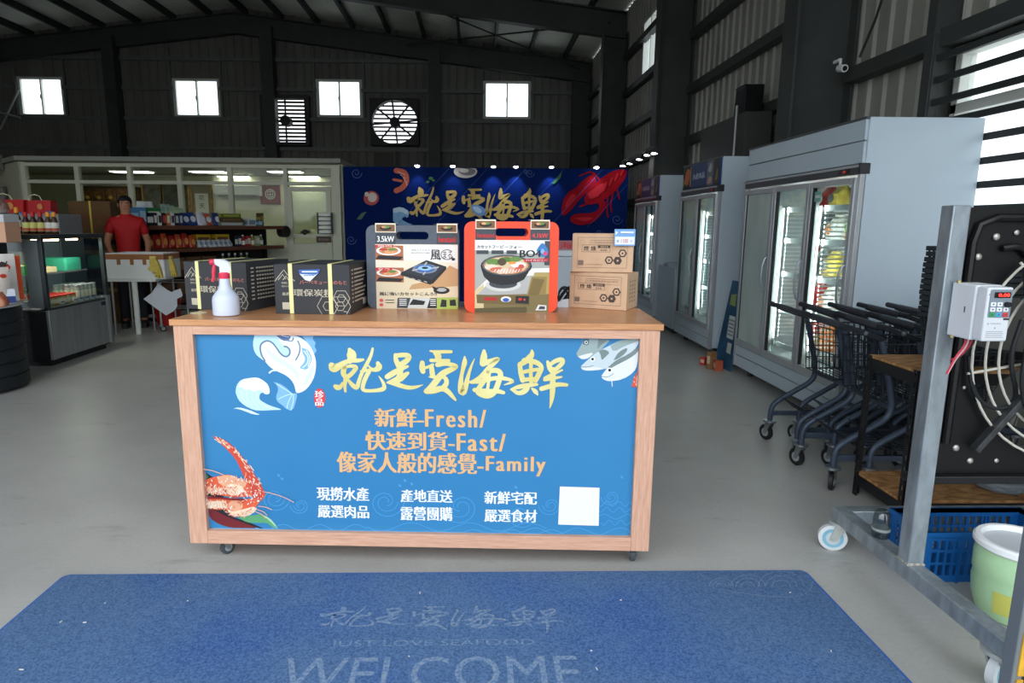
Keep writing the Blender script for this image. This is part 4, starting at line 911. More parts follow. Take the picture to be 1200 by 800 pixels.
    L.poly(mat((190, 40, 60), .5), [(.66, .70), (.98, .71), (.98, .755), (.66, .745)]); tx(L, WHT, 'ハイカロリー', .68, .712, .96, .742, .01)
    L.poly(mat((226, 226, 222), .5), [(.82, .03), (.97, .03), (.97, .10), (.86, .11)]); L.poly(K1, [(.86, .045), (.95, .045), (.95, .085), (.88, .09)])
    L.poly(mat((92, 84, 54), .5), [(0, 0), (.7, 0), (.7, .08), (0, .06)])
def red_art(t, w, hgt, y):
    global TOPH, SYH
    TOPH = hgt + .006; SYH = hgt * .80
    sx0 = -w / 2 + .045; sx1 = w / 2 - .038
    rk = tab_kw(('Iwatani', REDX)); kw = tab_kw(('4.1kW', mat((226, 70, 70), .5)))
    sleeve_art(t, w, hgt, y, sx0, sx1, SYH, WHT, [(sx0 + .002, sx0 + .088, (CRM, rk)), (sx1 - .084, sx1 - .002, (CRM, kw))], red_paint)
stove_case('stove_case', 'bright orange-red carry case with a sleeve showing a hot pot on a stove', (.151, 2.838, TZ), R(1.5), .402, .386, .115, mat((238, 76, 42), .4), red_art)

# brown cartons
kraft = mat((206, 172, 140), .75, noise=.05, scale=20); pk = mat((74, 64, 58), .7); pk2 = mat((150, 120, 98), .7)
def carton(label, loc, rz, w, d, hgt):
    t = thing('kraft_carton', label, 'box', loc, rz, 'kraft cartons at the right end of the counter'); x0, y0 = -w / 2, -d / 2
    q = MB(); q.box(kraft, -w / 2, w / 2, -d / 2, d / 2, 0, hgt); bd = q.build('carton', t, bevel=.0025)
    q = MB(); q.box(mat((196, 162, 128), .75), -w / 2 + .002, w / 2 - .002, -.0008, .0008, hgt, hgt + .0006); q.build('top_seam', bd, smooth=0)
    to = front(y0 - .0006); U = lambda f: x0 + f * w; V = lambda f: f * hgt; q = MB()
    def fr(a, b_, c, e, k, m=pk): 
        for pts in (((a, b_), (c, b_)), ((c, b_), (c, e)), ((c, e), (a, e)), ((a, e), (a, b_))): q.stroke(m, [(U(p[0]), V(p[1]), k) for p in pts], to, .0002)
    fr(.09, .12, .90, .90, .0012); fr(.16, .53, .62, .71, .0012); q.stroke(pk, [(U(.29), V(.71), .0012), (U(.29), V(.83), .0012), (U(.86), V(.83), .0012)], to, .0002)
    q.stroke(pk, [(U(.62), V(.69), .0012), (U(.86), V(.69), .0012)], to, .0002)
    q.text(pk, '煙 燻', (U(.19), V(.56), U(.39), V(.68)), to, .0003, .02)
    q.flat(pk, [(U(.42), V(.63)), (U(.62), V(.63)), (U(.62), V(.70)), (U(.42), V(.70))], to, .0003); q.text(kraft, '環保木炭', (U(.46), V(.64), U(.59), V(.69)), to, .0005, .01); q.text(pk, '專用箱', (U(.46), V(.55), U(.57), V(.60)), to, .0003)
    q.text(pk2, '天然環保無煙炭燒烤專用', (U(.30), V(.74), U(.84), V(.80)), to, .0003); q.stroke(pk2, [(U(.12), V(.78), .001), (U(.16), V(.86), .001), (U(.21), V(.78), .001)], to, .0003); q.text(pk2, '注意事項 請放置陰涼處', (U(.22), V(.19), U(.50), V(.22)), to, .0003)
    q.flat(mat((128, 112, 98), .7), [(U(.10), V(.18)), (U(.19), V(.18)), (U(.19), V(.31)), (U(.10), V(.31))], to, .0003)
    for cx, cy, inv in ((.61, .32, 0), (.75, .31, 1), (.825, .50, 0)):
        hx = [(U(cx) + .0195 * math.cos(R(60 * i)), V(cy) + .0195 * math.sin(R(60 * i))) for i in range(6)]
        q.flat(pk, hx, to, .0003); 
        if not inv: q.flat(kraft, [(U(cx) + .0125 * math.cos(R(60 * i)), V(cy) + .0125 * math.sin(R(60 * i))) for i in range(6)], to, .0005)
        q.flat(kraft if inv else pk, ell(U(cx), V(cy), .0045, .0045, 12), to, .0007)
    q.build('front_print', bd, smooth=0)
    q = MB(); 
    for j in range(3):
        for i in range(6): q.box(pk2, w / 2 + .0002, w / 2 + .0008, y0 + d * (.25 + j * .2), y0 + d * (.33 + j * .2), hgt * (.75 - i * .11), hgt * (.75 - i * .11) + .007)
    q.build('side_print', bd, smooth=0)
    return t
c1 = carton('lower kraft carton of the two printed with hexagons, standing on the countertop', (.593, 2.985, TZ), R(-29), .27, .18, .163)
c2 = carton('upper kraft carton printed with hexagons, carrying the blue price card', (.585, 3.005, TZ + .1645), R(-11), .270, .18, .172)
p = at_y(720, 288, 2.875); p2 = at_y(745.5, 268.5, 2.875)
pc = thing('price_card', 'small blue and white price card standing on the upper kraft carton', 'price card', ((p[0] + p2[0]) / 2, 2.89, TZ + .1645 + .1725))
zc = pc.location.z; w_ = (p2[0] - p[0]) / 2; z0 = p[2] - zc; z1 = p2[2] - zc
q = MB(); q.box(mat((120, 170, 224), .4), -w_, w_, -.008, -.0055, z0, z1); cd_ = q.build('card', pc, bevel=.001)
q = MB(); to = front(-.0084); q.flat(mat((236, 240, 246), .5), [(-w_ * .92, z0 + .006), (w_ * .92, z0 + .006), (w_ * .92, z0 + (z1 - z0) * .55), (-w_ * .92, z0 + (z1 - z0) * .55)], to, 0)
q.flat(mat((240, 244, 250), .5), [(-w_ * .42, z0 + (z1 - z0) * .76), (w_ * .82, z0 + (z1 - z0) * .76), (w_ * .82, z0 + (z1 - z0) * .86), (-w_ * .42, z0 + (z1 - z0) * .86)], to, .0002); q.flat(mat((240, 244, 250), .5), [(-w_ * .9, z1 - .026), (-w_ * .66, z1 - .014), (-w_ * .9, z1 - .008)], to, .0002)
q.text(mat((208, 110, 110), .5), '1100', (-w_ * .35, z0 + (z1 - z0) * .18, w_ * .3, z0 + (z1 - z0) * .42), to, .0003, .01); q.text(mat((90, 100, 130), .5), '元', (w_ * .5, z0 + (z1 - z0) * .2, w_ * .75, z0 + (z1 - z0) * .36), to, .0003); q.text(mat((90, 100, 130), .5), '價', (-w_ * .8, z0 + (z1 - z0) * .2, -w_ * .55, z0 + (z1 - z0) * .36), to, .0003)
q.build('lettering', cd_, smooth=0)
q = MB(); q.cyl(mat((180, 200, 224), .3), (0, -.004, 0), (0, -.004, z0 + .02), .003, n=8).box(mat((180, 200, 224), .3), -.016, .016, -.008, .012, 0, .003); q.build('stand', pc, bevel=.0008)
# coiled black cable in a clear bag behind the cases
p = at_z(658, 357, TZ); cbm = mat((30, 32, 36), .5)
t = thing('cable_bundle', 'black cable bundle lying between the red case and the lower kraft carton', 'cable', (p[0] + .005, 2.995, TZ)); q = MB()
for k in range(4): q.tube(cbm, [(.028 * math.cos(a), .012 * math.sin(a) + k * .004, .05 + .04 * math.sin(a + k)) for a in [2 * PI * i / 18 for i in range(18)]], .0045, 7, closed=True)
q.tube(cbm, [(0, 0, .01), (.02, .0, .03), (.01, .01, .07), (-.01, .01, .085)], .0045, 7); q.build('coil', t)
q = MB(); q.prism(mat((206, 212, 218), .3), [(-.03, 0), (.03, 0), (.034, .018), (.02, .034), (-.01, .03), (-.03, .02)], lambda u, v, d: (u, d, v), -.016, .014); q.build('bag', t, bevel=.004)

# ================================================================== GLASS-DOOR FREEZERS ALONG THE RIGHT WALL
fr_white = mat((184, 199, 209), .38, spec=.5, noise=.02, scale=2); alu = mat((188, 192, 195), .32, .45); alu_d = mat((92, 96, 98), .4, .6); inner = mat((200, 204, 204), .5); rubber = mat((44, 46, 48), .6)
door_glass = glass((226, 236, 234), .05, .03)
led = glow((250, 251, 250), 4.0)
FX = 2.505
def freezer(label, y0, Ln, H_, nd, header, lit, frost, group=None, x=FX, dep=.77):
    """upright freezer: local x runs into the cabinet, y along the doors (0 = end nearest the entrance)"""
    t = thing('display_freezer', label, 'freezer', (x, y0, 0), 0, group); zd0, zd1 = .30, H_ - .375; zh = H_ - .30
    q = MB(); k = .055
    q.box(fr_white, .02, dep, 0, k, .10, H_).box(fr_white, .02, dep, Ln - k, Ln, .10, H_).box(fr_white, .02, dep, k, Ln - k, H_ - .06, H_).box(fr_white, .02, dep, k, Ln - k, .10, zd0 - .02).box(fr_white, dep - k, dep, k, Ln - k, zd0 - .02, H_ - .06).box(fr_white, .05, dep - k, k, Ln - k, zh, H_ - .06)
    bd = q.build('cabinet', t, bevel=.004)
    q = MB(); q.box(inner, dep - k - .012, dep - k - .001, k + .001, Ln - k - .001, zd0, zh - .002).box(inner, .05, dep - k - .012, k + .0005, k + .010, zd0, zh - .002).box(inner, .05, dep - k - .012, Ln - k - .010, Ln - k - .0005, zd0, zh - .002).box(inner, .05, dep - k - .012, k + .01, Ln - k - .01, zd0 - .018, zd0 - .001).box(inner, .05, dep - k - .012, k + .01, Ln - k - .01, zh - .03, zh - .002); q.build('liner', t, smooth=0)
    q = MB(); q.box(fr_white, 0, .02, .01, Ln - .01, .09, .195).box(fr_white, -.006, .02, .01, Ln - .01, .205, .29).box(mat((120, 128, 134), .5), .004, .02, .01, Ln - .01, .195, .205); q.build('kick_panel', t, bevel=.003)
    q = MB()
    for yy in (.12, Ln - .12):
        for xx in (.12, dep - .12): q.cyl(rubber, (xx, yy, 0), (xx, yy, .10), .028, n=10)
    q.build('feet', t)
    q = MB()
    if header == 'plain':
        q.box(fr_white, .0, .02, .012, Ln - .012, zh + .015, zh + .15).box(fr_white, .0, .02, .012, Ln - .012, zh + .16, H_ - .012).box(mat((130, 138, 144), .5), .008, .02, .012, Ln - .012, zh + .15, zh + .16)
        q.box(alu_d, -.004, .02, 0, Ln, H_ - .012, H_ + .004)
        hp = q.build('header_panel', t, bevel=.002)
    else:
        q.box(mat((24, 60, 108), .4), .0, .02, .02, Ln - .02, zh + .02, H_ - .015).box(alu_d, -.004, .02, 0, Ln, H_ - .015, H_ + .004)
        hp = q.build('header_panel', t, bevel=.002)
        to = lambda u, v, d: (-.0006 - d, Ln - u, v); L = Layers(lambda u, v: (u * Ln, zh + .02 + v * (H_ - zh - .035)), to, Ln)
        L.poly(mat((30, 34, 30), .5), [(.02, 0), (.25, 0), (.25, 1), (.02, 1)]); L.poly(mat((206, 104, 58), .5), [(.06, .3), (.1, .85), (.2, .9), (.22, .6), (.16, .1)], 1); L.poly(mat((120, 170, 60), .5), [(.03, .05), (.08, .3), (.03, .5)]); L.poly(mat((210, 170, 80), .5), [(.225, .1), (.245, .1), (.245, .95), (.225, .95)])
        L.poly(mat((110, 116, 124), .5), [(.68, 0), (.83, 0), (.83, 1), (.68, 1)]); L.poly(mat((180, 184, 190), .5), [(.70, .6), (.75, .95), (.80, .8), (.78, .5)], 1); L.poly(mat((190, 150, 140), .5), [(.69, .1), (.74, .4), (.81, .3), (.79, .08)], 1); L.poly(mat((60, 56, 48), .5), [(.84, 0), (.97, 0), (.97, 1), (.84, 1)]); L.poly(mat((130, 116, 80), .5), [(.88, .2), (.92, .7), (.95, .5), (.93, .15)], 1)
        a = L.conv(.30, .36); c = L.conv(.62, .62); L.q.text(mat((206, 216, 232), .5), '水產肉品', (a[0], a[1], c[0], c[1]), to, .001, .03); L.build('header_print', hp)
    q = MB(); q.box(alu_d, -.012, .02, 0, Ln, zh - .055, zh + .012).box(alu, -.018, .0, 0, Ln, zh - .012, zh + .006); q.build('header_bar', t, bevel=.003)
    q = MB(); q.box(rubber, -.02, .05, -.006, .014, zh - .055, zh + .014); q.build('end_cap', t, bevel=.004)
    q = MB(); q.box(mat((20, 20, 22), .3), -.0165, -.012, .12, .25, zh - .045, zh - .016); dsp = q.build('display', t, bevel=.001)
    q = MB(); q.text(glow((200, 50, 44), .35), '-20', (-.045, zh - .038, .0, zh - .022), lambda u, v, d: (-.0168 - d, .185 - u - .02, v)); q.build('digits', dsp, smooth=0)
    for e_ in (0, Ln - .03): q = MB(); q.box(alu, -.008, .03, e_, e_ + .03, .09, zd1 + .02); q.build('corner_post', t, bevel=.002)
    dw = (Ln - .06) / nd
    for i in range(nd):
        a = .03 + i * dw + .004; c = a + dw - .008; q = MB(); s = .038
        q.box(alu, -.022, .012, a, a + s, zd0, zd1).box(alu, -.022, .012, c - s, c, zd0, zd1).box(alu, -.022, .012, a + s, c - s, zd0, zd0 + s * 1.5).box(alu, -.022, .012, a + s, c - s, zd1 - s, zd1)
        q.box(rubber, -.016, .014, a + s, a + s + .008, zd0 + s * 1.5, zd1 - s).box(rubber, -.016, .014, c - s - .008, c - s, zd0 + s * 1.5, zd1 - s)
        dr = q.build('door', t, bevel=.002)
        q = MB(); q.box(frost if i >= lit else door_glass, -.006, .0, a + s + .008, c - s - .008, zd0 + s * 1.5, zd1 - s); q.build('pane', dr, smooth=0)
        hz = 1.0; q = MB(); hy = a + .02
        q.tube(mat((150, 162, 168), .3, .7), [(-.022, hy, hz + .15), (-.04, hy, hz + .14), (-.058, hy, hz + .08), (-.062, hy, hz), (-.058, hy, hz - .08), (-.04, hy, hz - .14), (-.022, hy, hz - .15)], .008, 8); q.build('handle', dr)
        if i == 0 and header == 'plain':
            q = MB(); q.box(mat((120, 170, 160), .5), -.0085, -.006, c - s - .11, c - s - .02, zd1 - s - .10, zd1 - s - .03).box(mat((210, 220, 216), .5), -.0092, -.0084, c - s - .098, c - s - .032, zd1 - s - .075, zd1 - s - .055); q.build('sticker', dr, smooth=0)
        q = MB(); q.box(inner, .03, .06, c - .004, c + .022, zd0, zd1); q.build('mullion', t, bevel=.002) if i < nd - 1 else None
        if i < lit:
            q = MB(); q.box(led, .062, .070, c - .024, c - .014, zd0 + .16, zd1 - .17); q.build('led_strip', t, smooth=0)
            ld = bpy.data.lights.new('led_light', 'AREA'); ld.shape = 'RECTANGLE'; ld.size = 1.1; ld.size_y = .02; ld.energy = 2.2; ld.color = (.95, 1, .99)
            lo = bpy.data.objects.new('led_light', ld); COL.objects.link(lo); lo.parent = t; lo.location = (.078, c - .02, (zd0 + zd1) / 2); lo.rotation_euler = Matrix(((0, 0, -1), (0, -1, 0), (-1, 0, 0))).transposed().to_euler() if False else Vector((1, -.35, 0)).to_track_quat('-Z', 'X').to_euler()
        q = MB(); zz = zd0 + .18; yy = c - .03       # slotted shelf uprights
        q.box(mat((150, 158, 160), .4, .5), dep * .42, dep * .42 + .02, yy, yy + .012, zd0, zh - .04)
        while zz < zd1 - .17 and i < lit: q.box(mat((228, 234, 236), .4), .10, .30, yy - .004, yy + .004, zz, zz + .012); zz += .034
        q.build('shelf_ladder', t, smooth=0)
        for z in ZSH:
            if i >= lit and z > .5: continue
            q = MB(); q.box(mat((232, 238, 240), .4), .09, .10, a + .01, c - .03, z - .03, z + .012)
            for j in range(9): q.box(mat((200, 206, 208), .35, .5), .10, dep - .08, a + .02 + j * (dw - .06) / 9, a + .025 + j * (dw - .06) / 9, z - .006, z)
            q.box(mat((200, 206, 208), .35, .5), dep - .09, dep - .08, a + .01, c - .03, z - .006, z); q.build('shelf', t, smooth=0)
    return t
ZSH = (.42, .72, 1.02, 1.30, 1.55)
frosted = glass((216, 224, 220), .14, .25); frosted2 = mat((180, 194, 188), .25, spec=.5, noise=.08, scale=3, stretch=(1, 2, .6))
fz1 = freezer('large white three-door freezer nearest the entrance, beside the trolleys', 4.28, 1.83, 2.10, 3, 'plain', 2, frosted2)
fz2 = freezer('two-door freezer with printed header, middle one of the row', 6.87, 1.25, 2.12, 2, 'print', 1, frosted, None, 2.535)
fz3 = freezer('two-door freezer with printed header, farthest one by the blue backdrop', 9.42, 1.30, 2.12, 2, 'print', 1, frosted, None, 2.60)
def pouch_mesh(m, m2, w, d, hgt, seed):
    r_ = random.Random(seed); q = MB(); n = 16; prof = [(.55, 0), (.98, .06), (1.0, .3), (.92, .6), (.7, .85), (.25, .97)]
    vs = []; fs = []
    for (f, z) in prof:
        for j in range(n):
            a = 2 * PI * j / n; k = f * (1 + r_.uniform(-.09, .09)); cx = math.copysign(abs(math.cos(a)) ** .6, math.cos(a)); sy = math.copysign(abs(math.sin(a)) ** .6, math.sin(a))
            vs.append((d / 2 * k * cx * (1 if z < .8 else .5), w / 2 * (k if z < .8 else max(k, .8)) * sy, z * hgt))
    for i in range(len(prof) - 1):
        for j in range(n): fs.append((i*n + j, i*n + (j+1) % n, (i+1)*n + (j+1) % n, (i+1)*n + j))
    fs += [tuple(range(n - 1, -1, -1)), tuple((len(prof) - 1) * n + j for j in range(n))]
    q.add(vs, fs, m)
    return q
PALS = [('tan', (196, 164, 110)), ('red', (190, 62, 52)), ('yellow', (214, 188, 84)), ('brown', (140, 100, 70)), ('white', (222, 224, 220)), ('grey', (120, 124, 122)), ('green', (96, 130, 80)), ('orange', (206, 120, 60))]
ORD = {ZSH[0]: 'lowest', ZSH[1]: 'second lowest', ZSH[2]: 'middle', ZSH[3]: 'second highest', ZSH[4]: 'top'}
def bag(fz, fname, door, y, z, ci, w, hgt, d, seed, where, x=.32):
    nm, c = PALS[ci]; t = thing('frozen_pack', '%s pack, %s, %s shelf, %s of %s' % (nm, where, ORD[z], door, fname), 'food pack', (fz.location.x + x, fz.location.y + y, z + .001), 0, 'packs inside ' + fname)
    bd = pouch_mesh(mat(c, .35, noise=.25, scale=18), None, w, d, hgt, seed).build('pouch', t)
    q = MB(); c2 = PALS[(ci + 3) % 8][1]; q.prism(mat(c2, .4), ell(0, hgt * .42, w * .26, hgt * .2, 14), lambda u, v, dd: (-d / 2 * 1.01 - dd, u, v), 0, .004); q.build('label', bd, smooth=0)
BAGS = [(0, [(ZSH[4], 0, .09), (ZSH[4], 2, .12)]), ]
sd = 0
for (door, dn, y0) in ((0, 'nearest door', .08), (1, 'middle door', .69)):
    for z, row in ((ZSH[0], (7, 1, 4)), (ZSH[1], (4, 1)), (ZSH[2], (2, 5, 1) if door else (2, 5)), (ZSH[3], (0, 0, 3) if not door else (4, 5)), (ZSH[4], (5, 0) if not door else (2, 1))):
        for i, ci in enumerate(row):
            sd += 1; w_ = .15; hgt = .20 + .03 * ((sd * 7) % 3) if z < ZSH[4] else .17
            bag(fz1, 'the three-door freezer', dn, y0 + .09 + i * .165, z, ci, w_, min(hgt, .24), .17, sd, ('nearer side', 'farther side', 'farthest side')[i])
for (fz, fn) in ((fz2, 'the middle freezer'), (fz3, 'the farthest freezer')):
    for z, row in ((ZSH[0], (3, 4)), (ZSH[1], (4,)), (ZSH[2], (4, 5)), (ZSH[3], (7,)), (ZSH[4], (4,))):
        for i, ci in enumerate(row):
            sd += 1; bag(fz, fn, 'nearer door', .14 + i * .17, z, ci, .15, .18, .16, sd, ('nearer side', 'farther side')[i])
# chest freezer behind the counter
p = at_y(652, 293, 6.2); q = MB()
cf = thing('chest_freezer', 'low grey-white chest freezer behind the counter with a red lettered strip', 'freezer', (.95, 6.5, 0))
ht = p[2]; q.box(mat((186, 196, 204), .45), -.42, .36, -.3, .35, .05, ht - .06); q.build('body', cf, bevel=.02)
q = MB(); q.box(mat((206, 214, 220), .4), -.43, .37, -.31, .36, ht - .06, ht); q.build('lid', cf, bevel=.012)
q = MB(); q.box(mat((170, 110, 120), .5), -.43, .37, -.28, -.26, ht + .001, ht + .09); q.text(mat((200, 40, 50), .5), '冷凍海鮮特價', (-.40, ht + .015, .34, ht + .075), lambda u, v, d: (u, -.2805 - d, v), .0005, .03); q.build('sign_strip', cf, smooth=0)
q = MB()
for xx in (-.36, .3):
    for yy in (-.24, .29): q.cyl(rubber, (xx, yy, 0), (xx, yy, .05), .03, n=10)
q.build('feet', cf)
# grey shelf bracket between two freezers
q = MB(); q.prism(mat((160, 172, 180), .4), [(0, -.03), (.22, -.03), (.22, .03), (0, .02), (-.02, 0)], lambda u, v, d: (u, d, v), -.1, .1)
o = q.build('low_cabinet_top', bevel=.005); o.location = (2.56, 8.50, .93); 
t = thing('side_counter', 'small pale cabinet with a grey top between the middle and farthest freezers', 'cabinet', (2.78, 8.72, 0)); o.parent = t; o.location = (-.2, 0, .9); o.name = 'worktop'
q = MB(); q.box(fr_white, -.18, .45, -.28, .5, .06, .87); q.build('body', t, bevel=.006); q = MB(); q.box(rubber, -.14, .4, -.24, .45, 0, .06); q.build('plinth', t)

# leaning advertising board with boxes at its foot
p0 = at_z(850, 440); bt = thing('leaning_board', 'dark blue printed board leaning in the gap between two freezers', 'board', (2.50, 6.36, 0)); to = lambda u, v, d: (-.004 - d + v * .16, u + v * .0, v)
q = MB(); nav = mat((36, 84, 116), .5, noise=.3, scale=4); q.prism(nav, [(-.20, .0), (.22, .0), (.24, .86), (.07, .86), (-.16, .30)], to, -.012, 0); bb = q.build('panel', bt, bevel=.002)
q = MB(); q.prism(mat((200, 206, 204), .5), [(-.10, .30), (.06, .30), (.10, .52), (-.04, .52)], to, .001, .003).prism(mat((190, 196, 190), .5), [(-.12, .16), (-.02, .16), (0, .26), (-.1, .26)], to, .001, .003).prism(mat((150, 160, 90), .5), [(.02, .62), (.16, .62), (.18, .72), (.05, .74)], to, .001, .003)
for k in range(5): q.prism(mat((120, 130, 130), .5), [(-.075 + k * .008, .33 + k * .035), (.05 + k * .008, .33 + k * .035), (.05 + k * .008, .345 + k * .035), (-.075 + k * .008, .345 + k * .035)], to, .003, .004)
q.build('print', bb, smooth=0)
for i, (yy, xx, c, nm, hgt) in enumerate(((6.22, 2.40, (176, 84, 56), 'orange-red', .13), (6.30, 2.36, (150, 110, 70), 'brown', .22), (6.50, 2.36, (190, 50, 40), 'bright red', .10))):
    t = thing('small_box', '%s small box on the floor at the foot of the leaning board' % nm, 'box', (xx, yy, 0), R(20 * i)); q = MB(); q.box(mat(c, .6, noise=.2, scale=9), -.038, .038, -.03, .03, 0, hgt * .8); bx_ = q.build('carton', t, bevel=.003)
    q = MB(); q.box(mat((210, 190, 160), .6), -.0388, .02, -.02, .02, hgt * .25, hgt * .6); q.build('label', bx_, smooth=0)

# ================================================================== NESTED TROLLEYS
cart_m = mat((66, 78, 94), .42, .25, noise=.06, scale=30); wire_m = mat((52, 58, 66), .4, .5); grip_m = mat((34, 38, 44), .5)
def trolley(label, loc, group):
    """basket trolley pushed towards +x; x = 0 at its rear castors, y across"""
    t = thing('basket_trolley', label, 'trolley', loc, 0, group); W2 = .185; zb_ = .14
    for s in (-1, 1):
        y = s * W2; pts = [(0, y, zb_), (0, y, .21), (.02, y, .26), (.16, y, .345), (.25, y, .40), (.275, y, .45), (.27, y, .52), (.20, y, .78), (.185, y, .825)]
        q = MB(); q.tube(cart_m, smoothpts(pts, 2), .0165, 10); q.build('side_frame', t)
        q = MB(); q.bar(cart_m, (.0, y, .19), (.62, y, .19 - .0), .022, .03); q.build('base_rail', t, bevel=.002)
        q = MB(); q.bar(grip_m, (.19, y, .83), (-.01, y - s * .0, .895), .03, .026).ball(mat((90, 96, 102), .4), (.09, y + s * .016, .865), .012); q.build('handle_arm', t, bevel=.004)
    q = MB(); q.tube(grip_m, [(-.01, -W2 - .05, .895), (-.01, W2 + .09, .905)], .0165, 12); q.tube(mat((58, 62, 68), .5), [(-.01, -W2 + .03, .8965), (-.01, W2 - .03, .9035)], .0175, 12); q.build('handle', t)
    q = MB(); q.bar(cart_m, (.27, -W2, .47), (.27, W2, .47), .02, .025); q.build('cross_bar', t, bevel=.002); q = MB(); q.bar(cart_m, (.60, -W2, .19), (.60, W2, .19), .022, .03); q.build('cross_bar', t, bevel=.002)
    q = MB(); r = .0028; xa, xb, za, zb2 = .20, .60, .50, .80      # wire basket, tapering to the front
    def P(f, y, z): return (xa + f * (xb - xa) - (z - za) * .10 * (1 - f), y * (1 - .12 * f), z)
    for k in range(5):
        z = za + k * (zb2 - za) / 4; q.tube(wire_m, [P(0, -W2 + .02, z), P(1, -W2 + .02, z), P(1, W2 - .02, z), P(0, W2 - .02, z)], r * (1.6 if k in (0, 4) else 1), 5, closed=True)
    for k in range(12):
        f = k / 11
        for s in (-1, 1): q.tube(wire_m, [P(f, s * (W2 - .02), za), P(f, s * (W2 - .02), zb2)], r, 5)
        q.tube(wire_m, [P(f, -W2 + .02, za), P(f, W2 - .02, za)], r, 5)
    for k in range(9):
        y = -W2 + .02 + k * (2 * W2 - .04) / 8
        for f in (0, 1): q.tube(wire_m, [P(f, y, za), P(f, y, zb2)], r, 5)
    q.build('basket', t)
    q = MB()                                            # lower wire rack
    for k in range(7):
        y = -W2 + .03 + k * (2 * W2 - .06) / 6; q.tube(wire_m, [(.06, y, .30), (.14, y, .235), (.58, y, .215), (.60, y, .30)], r, 5)
    for xx in (.06, .2, .35, .5): q.tube(wire_m, [(xx, -W2 + .02, .235 if xx > .1 else .30), (xx, W2 - .02, .235 if xx > .1 else .30)], r, 5)
    q.build('lower_rack', t)
    for s in (-1, 1):
        castor(t, 0, s * W2, .052, zb_, R(80 + 30 * s), mat((30, 32, 34), .5)); castor(t, .57, s * W2, .052, zb_ + .03, R(10 - 25 * s), mat((30, 32, 34), .5))
    return t
GA, GB = 'nested trolleys in the row against the freezer', 'nested trolleys in the row beside the black rack'
ORDN = ('rearmost', 'second', 'third', 'fourth', 'innermost')
base = trolley('grey basket trolley sticking out farthest from the row against the freezer', (1.955, 3.92, 0), GA)
for k in range(1, 5): dup(base, (1.955 + .19 * k, 3.92 - .005 * k, 0), R(0), 'grey basket trolley, %s one in the row nested against the freezer' % ORDN[k])
for k in range(3):
    o = dup(base, (1.925 + .19 * k, 3.45 - .01 * k, 0), R(-2), 'grey basket trolley, %s one in the row nested beside the black rack' % ('outermost', 'middle', 'innermost')[k]); o['group'] = GB

# ================================================================== SLOTTED RACK WITH BOARD SHELVES
osb = mat((190, 144, 92), .7, c2=(134, 92, 52), scale=16, stretch=(1, 2.2, 1)); blk = mat((24, 25, 27), .5)
RX0, RX1, RY0, RY1 = 2.02, 2.98, 2.84, 3.235
rk = thing('slotted_rack', 'low black slotted steel rack with two worn chipboard shelves', 'rack', (RX0, RY0, 0)); rw, rd = RX1 - RX0, RY1 - RY0
for (x, sx) in ((0, 1), (rw, -1)):
    for (y, sy) in ((0, 1), (rd, -1)):
        q = MB(); zt = .76; zz = 0; e = .036; tk = .003
        def strip(axis):
            z = 0
            segs = []
            while z < zt: segs.append(z); z += .05
            for z in segs:                                # perforated flange: two rails and rungs
                z1 = min(z + .05, zt)
                if axis == 'x':
                    q.box(blk, x, x + sx * .012, y, y + sy * tk, z, z1).box(blk, x + sx * .024, x + sx * e, y, y + sy * tk, z, z1).box(blk, x + sx * .012, x + sx * .024, y, y + sy * tk, z, z + .028 if z + .028 < zt else zt)
                else:
                    q.box(blk, x, x + sx * tk, y + sy * .0, y + sy * .012, z, z1).box(blk, x, x + sx * tk, y + sy * .024, y + sy * e, z, z1).box(blk, x, x + sx * tk, y + sy * .012, y + sy * .024, z, z + .028 if z + .028 < zt else zt)
        strip('x'); strip('y'); q.build('upright', rk, smooth=0)
for z in (.115, .745):
    q = MB(); q.box(blk, .003, .006, .036, rd - .036, z - .055, z - .001).box(blk, rw - .006, rw - .003, .036, rd - .036, z - .055, z - .001).box(blk, .036, rw - .036, .003, .006, z - .055, z - .001).box(blk, .036, rw - .036, rd - .006, rd - .003, z - .055, z - .001); q.build('shelf_beam', rk, smooth=0)
    q = MB(); q.box(osb, .004, rw - .004, .004, rd - .004, z, z + .014); q.build('shelf_board', rk, bevel=.002)
# stacked hand baskets on the rack
bk_m = mat((46, 52, 56), .5)
def hand_basket(label, loc, group):
    t = thing('hand_basket', label, 'basket', loc, 0, group); w, d, hh = .20, .14, .22; q = MB()
    def rim(z, f): return [(sx * w * f, sy * d * f, z) for sx, sy in ((-1, -1), (1, -1), (1, 1), (-1, 1))]
    for a, c in zip(rim(hh, 1), rim(hh, 1)[1:] + rim(hh, 1)[:1]): q.bar(bk_m, a, c, .014, .022)
    top, bot = rim(hh, .97), rim(0, .80)
    for i in range(4):
        for k in range(9):
            f = k / 9; a = [top[i][j] + (top[(i + 1) % 4][j] - top[i][j]) * f for j in range(3)]; c = [bot[i][j] + (bot[(i + 1) % 4][j] - bot[i][j]) * f for j in range(3)]
            q.bar(bk_m, a, c, .006, .008, (1, 0, 0.01) if i % 2 == 0 else (0, 1, .01))
        for z in (.33, .66):
            a = [bot[i][j] + (top[i][j] - bot[i][j]) * z for j in range(3)]; c = [bot[(i + 1) % 4][j] + (top[(i + 1) % 4][j] - bot[(i + 1) % 4][j]) * z for j in range(3)]; q.bar(bk_m, a, c, .006, .01)
    for k in range(8): q.bar(bk_m, (-w * .8, -d * .8 + k * d * 1.6 / 7, .003), (w * .8, -d * .8 + k * d * 1.6 / 7, .003), .008, .006)
    q.build('body', t, smooth=0)
    q = MB()
    for s in (-1, 1): q.tube(bk_m, [(-w * .95, s * .02, hh), (-w * .9, s * .02, hh + .012), (w * .9, s * .02, hh + .012), (w * .95, s * .02, hh)], .005, 6)
    q.build('handle', t)
    return t
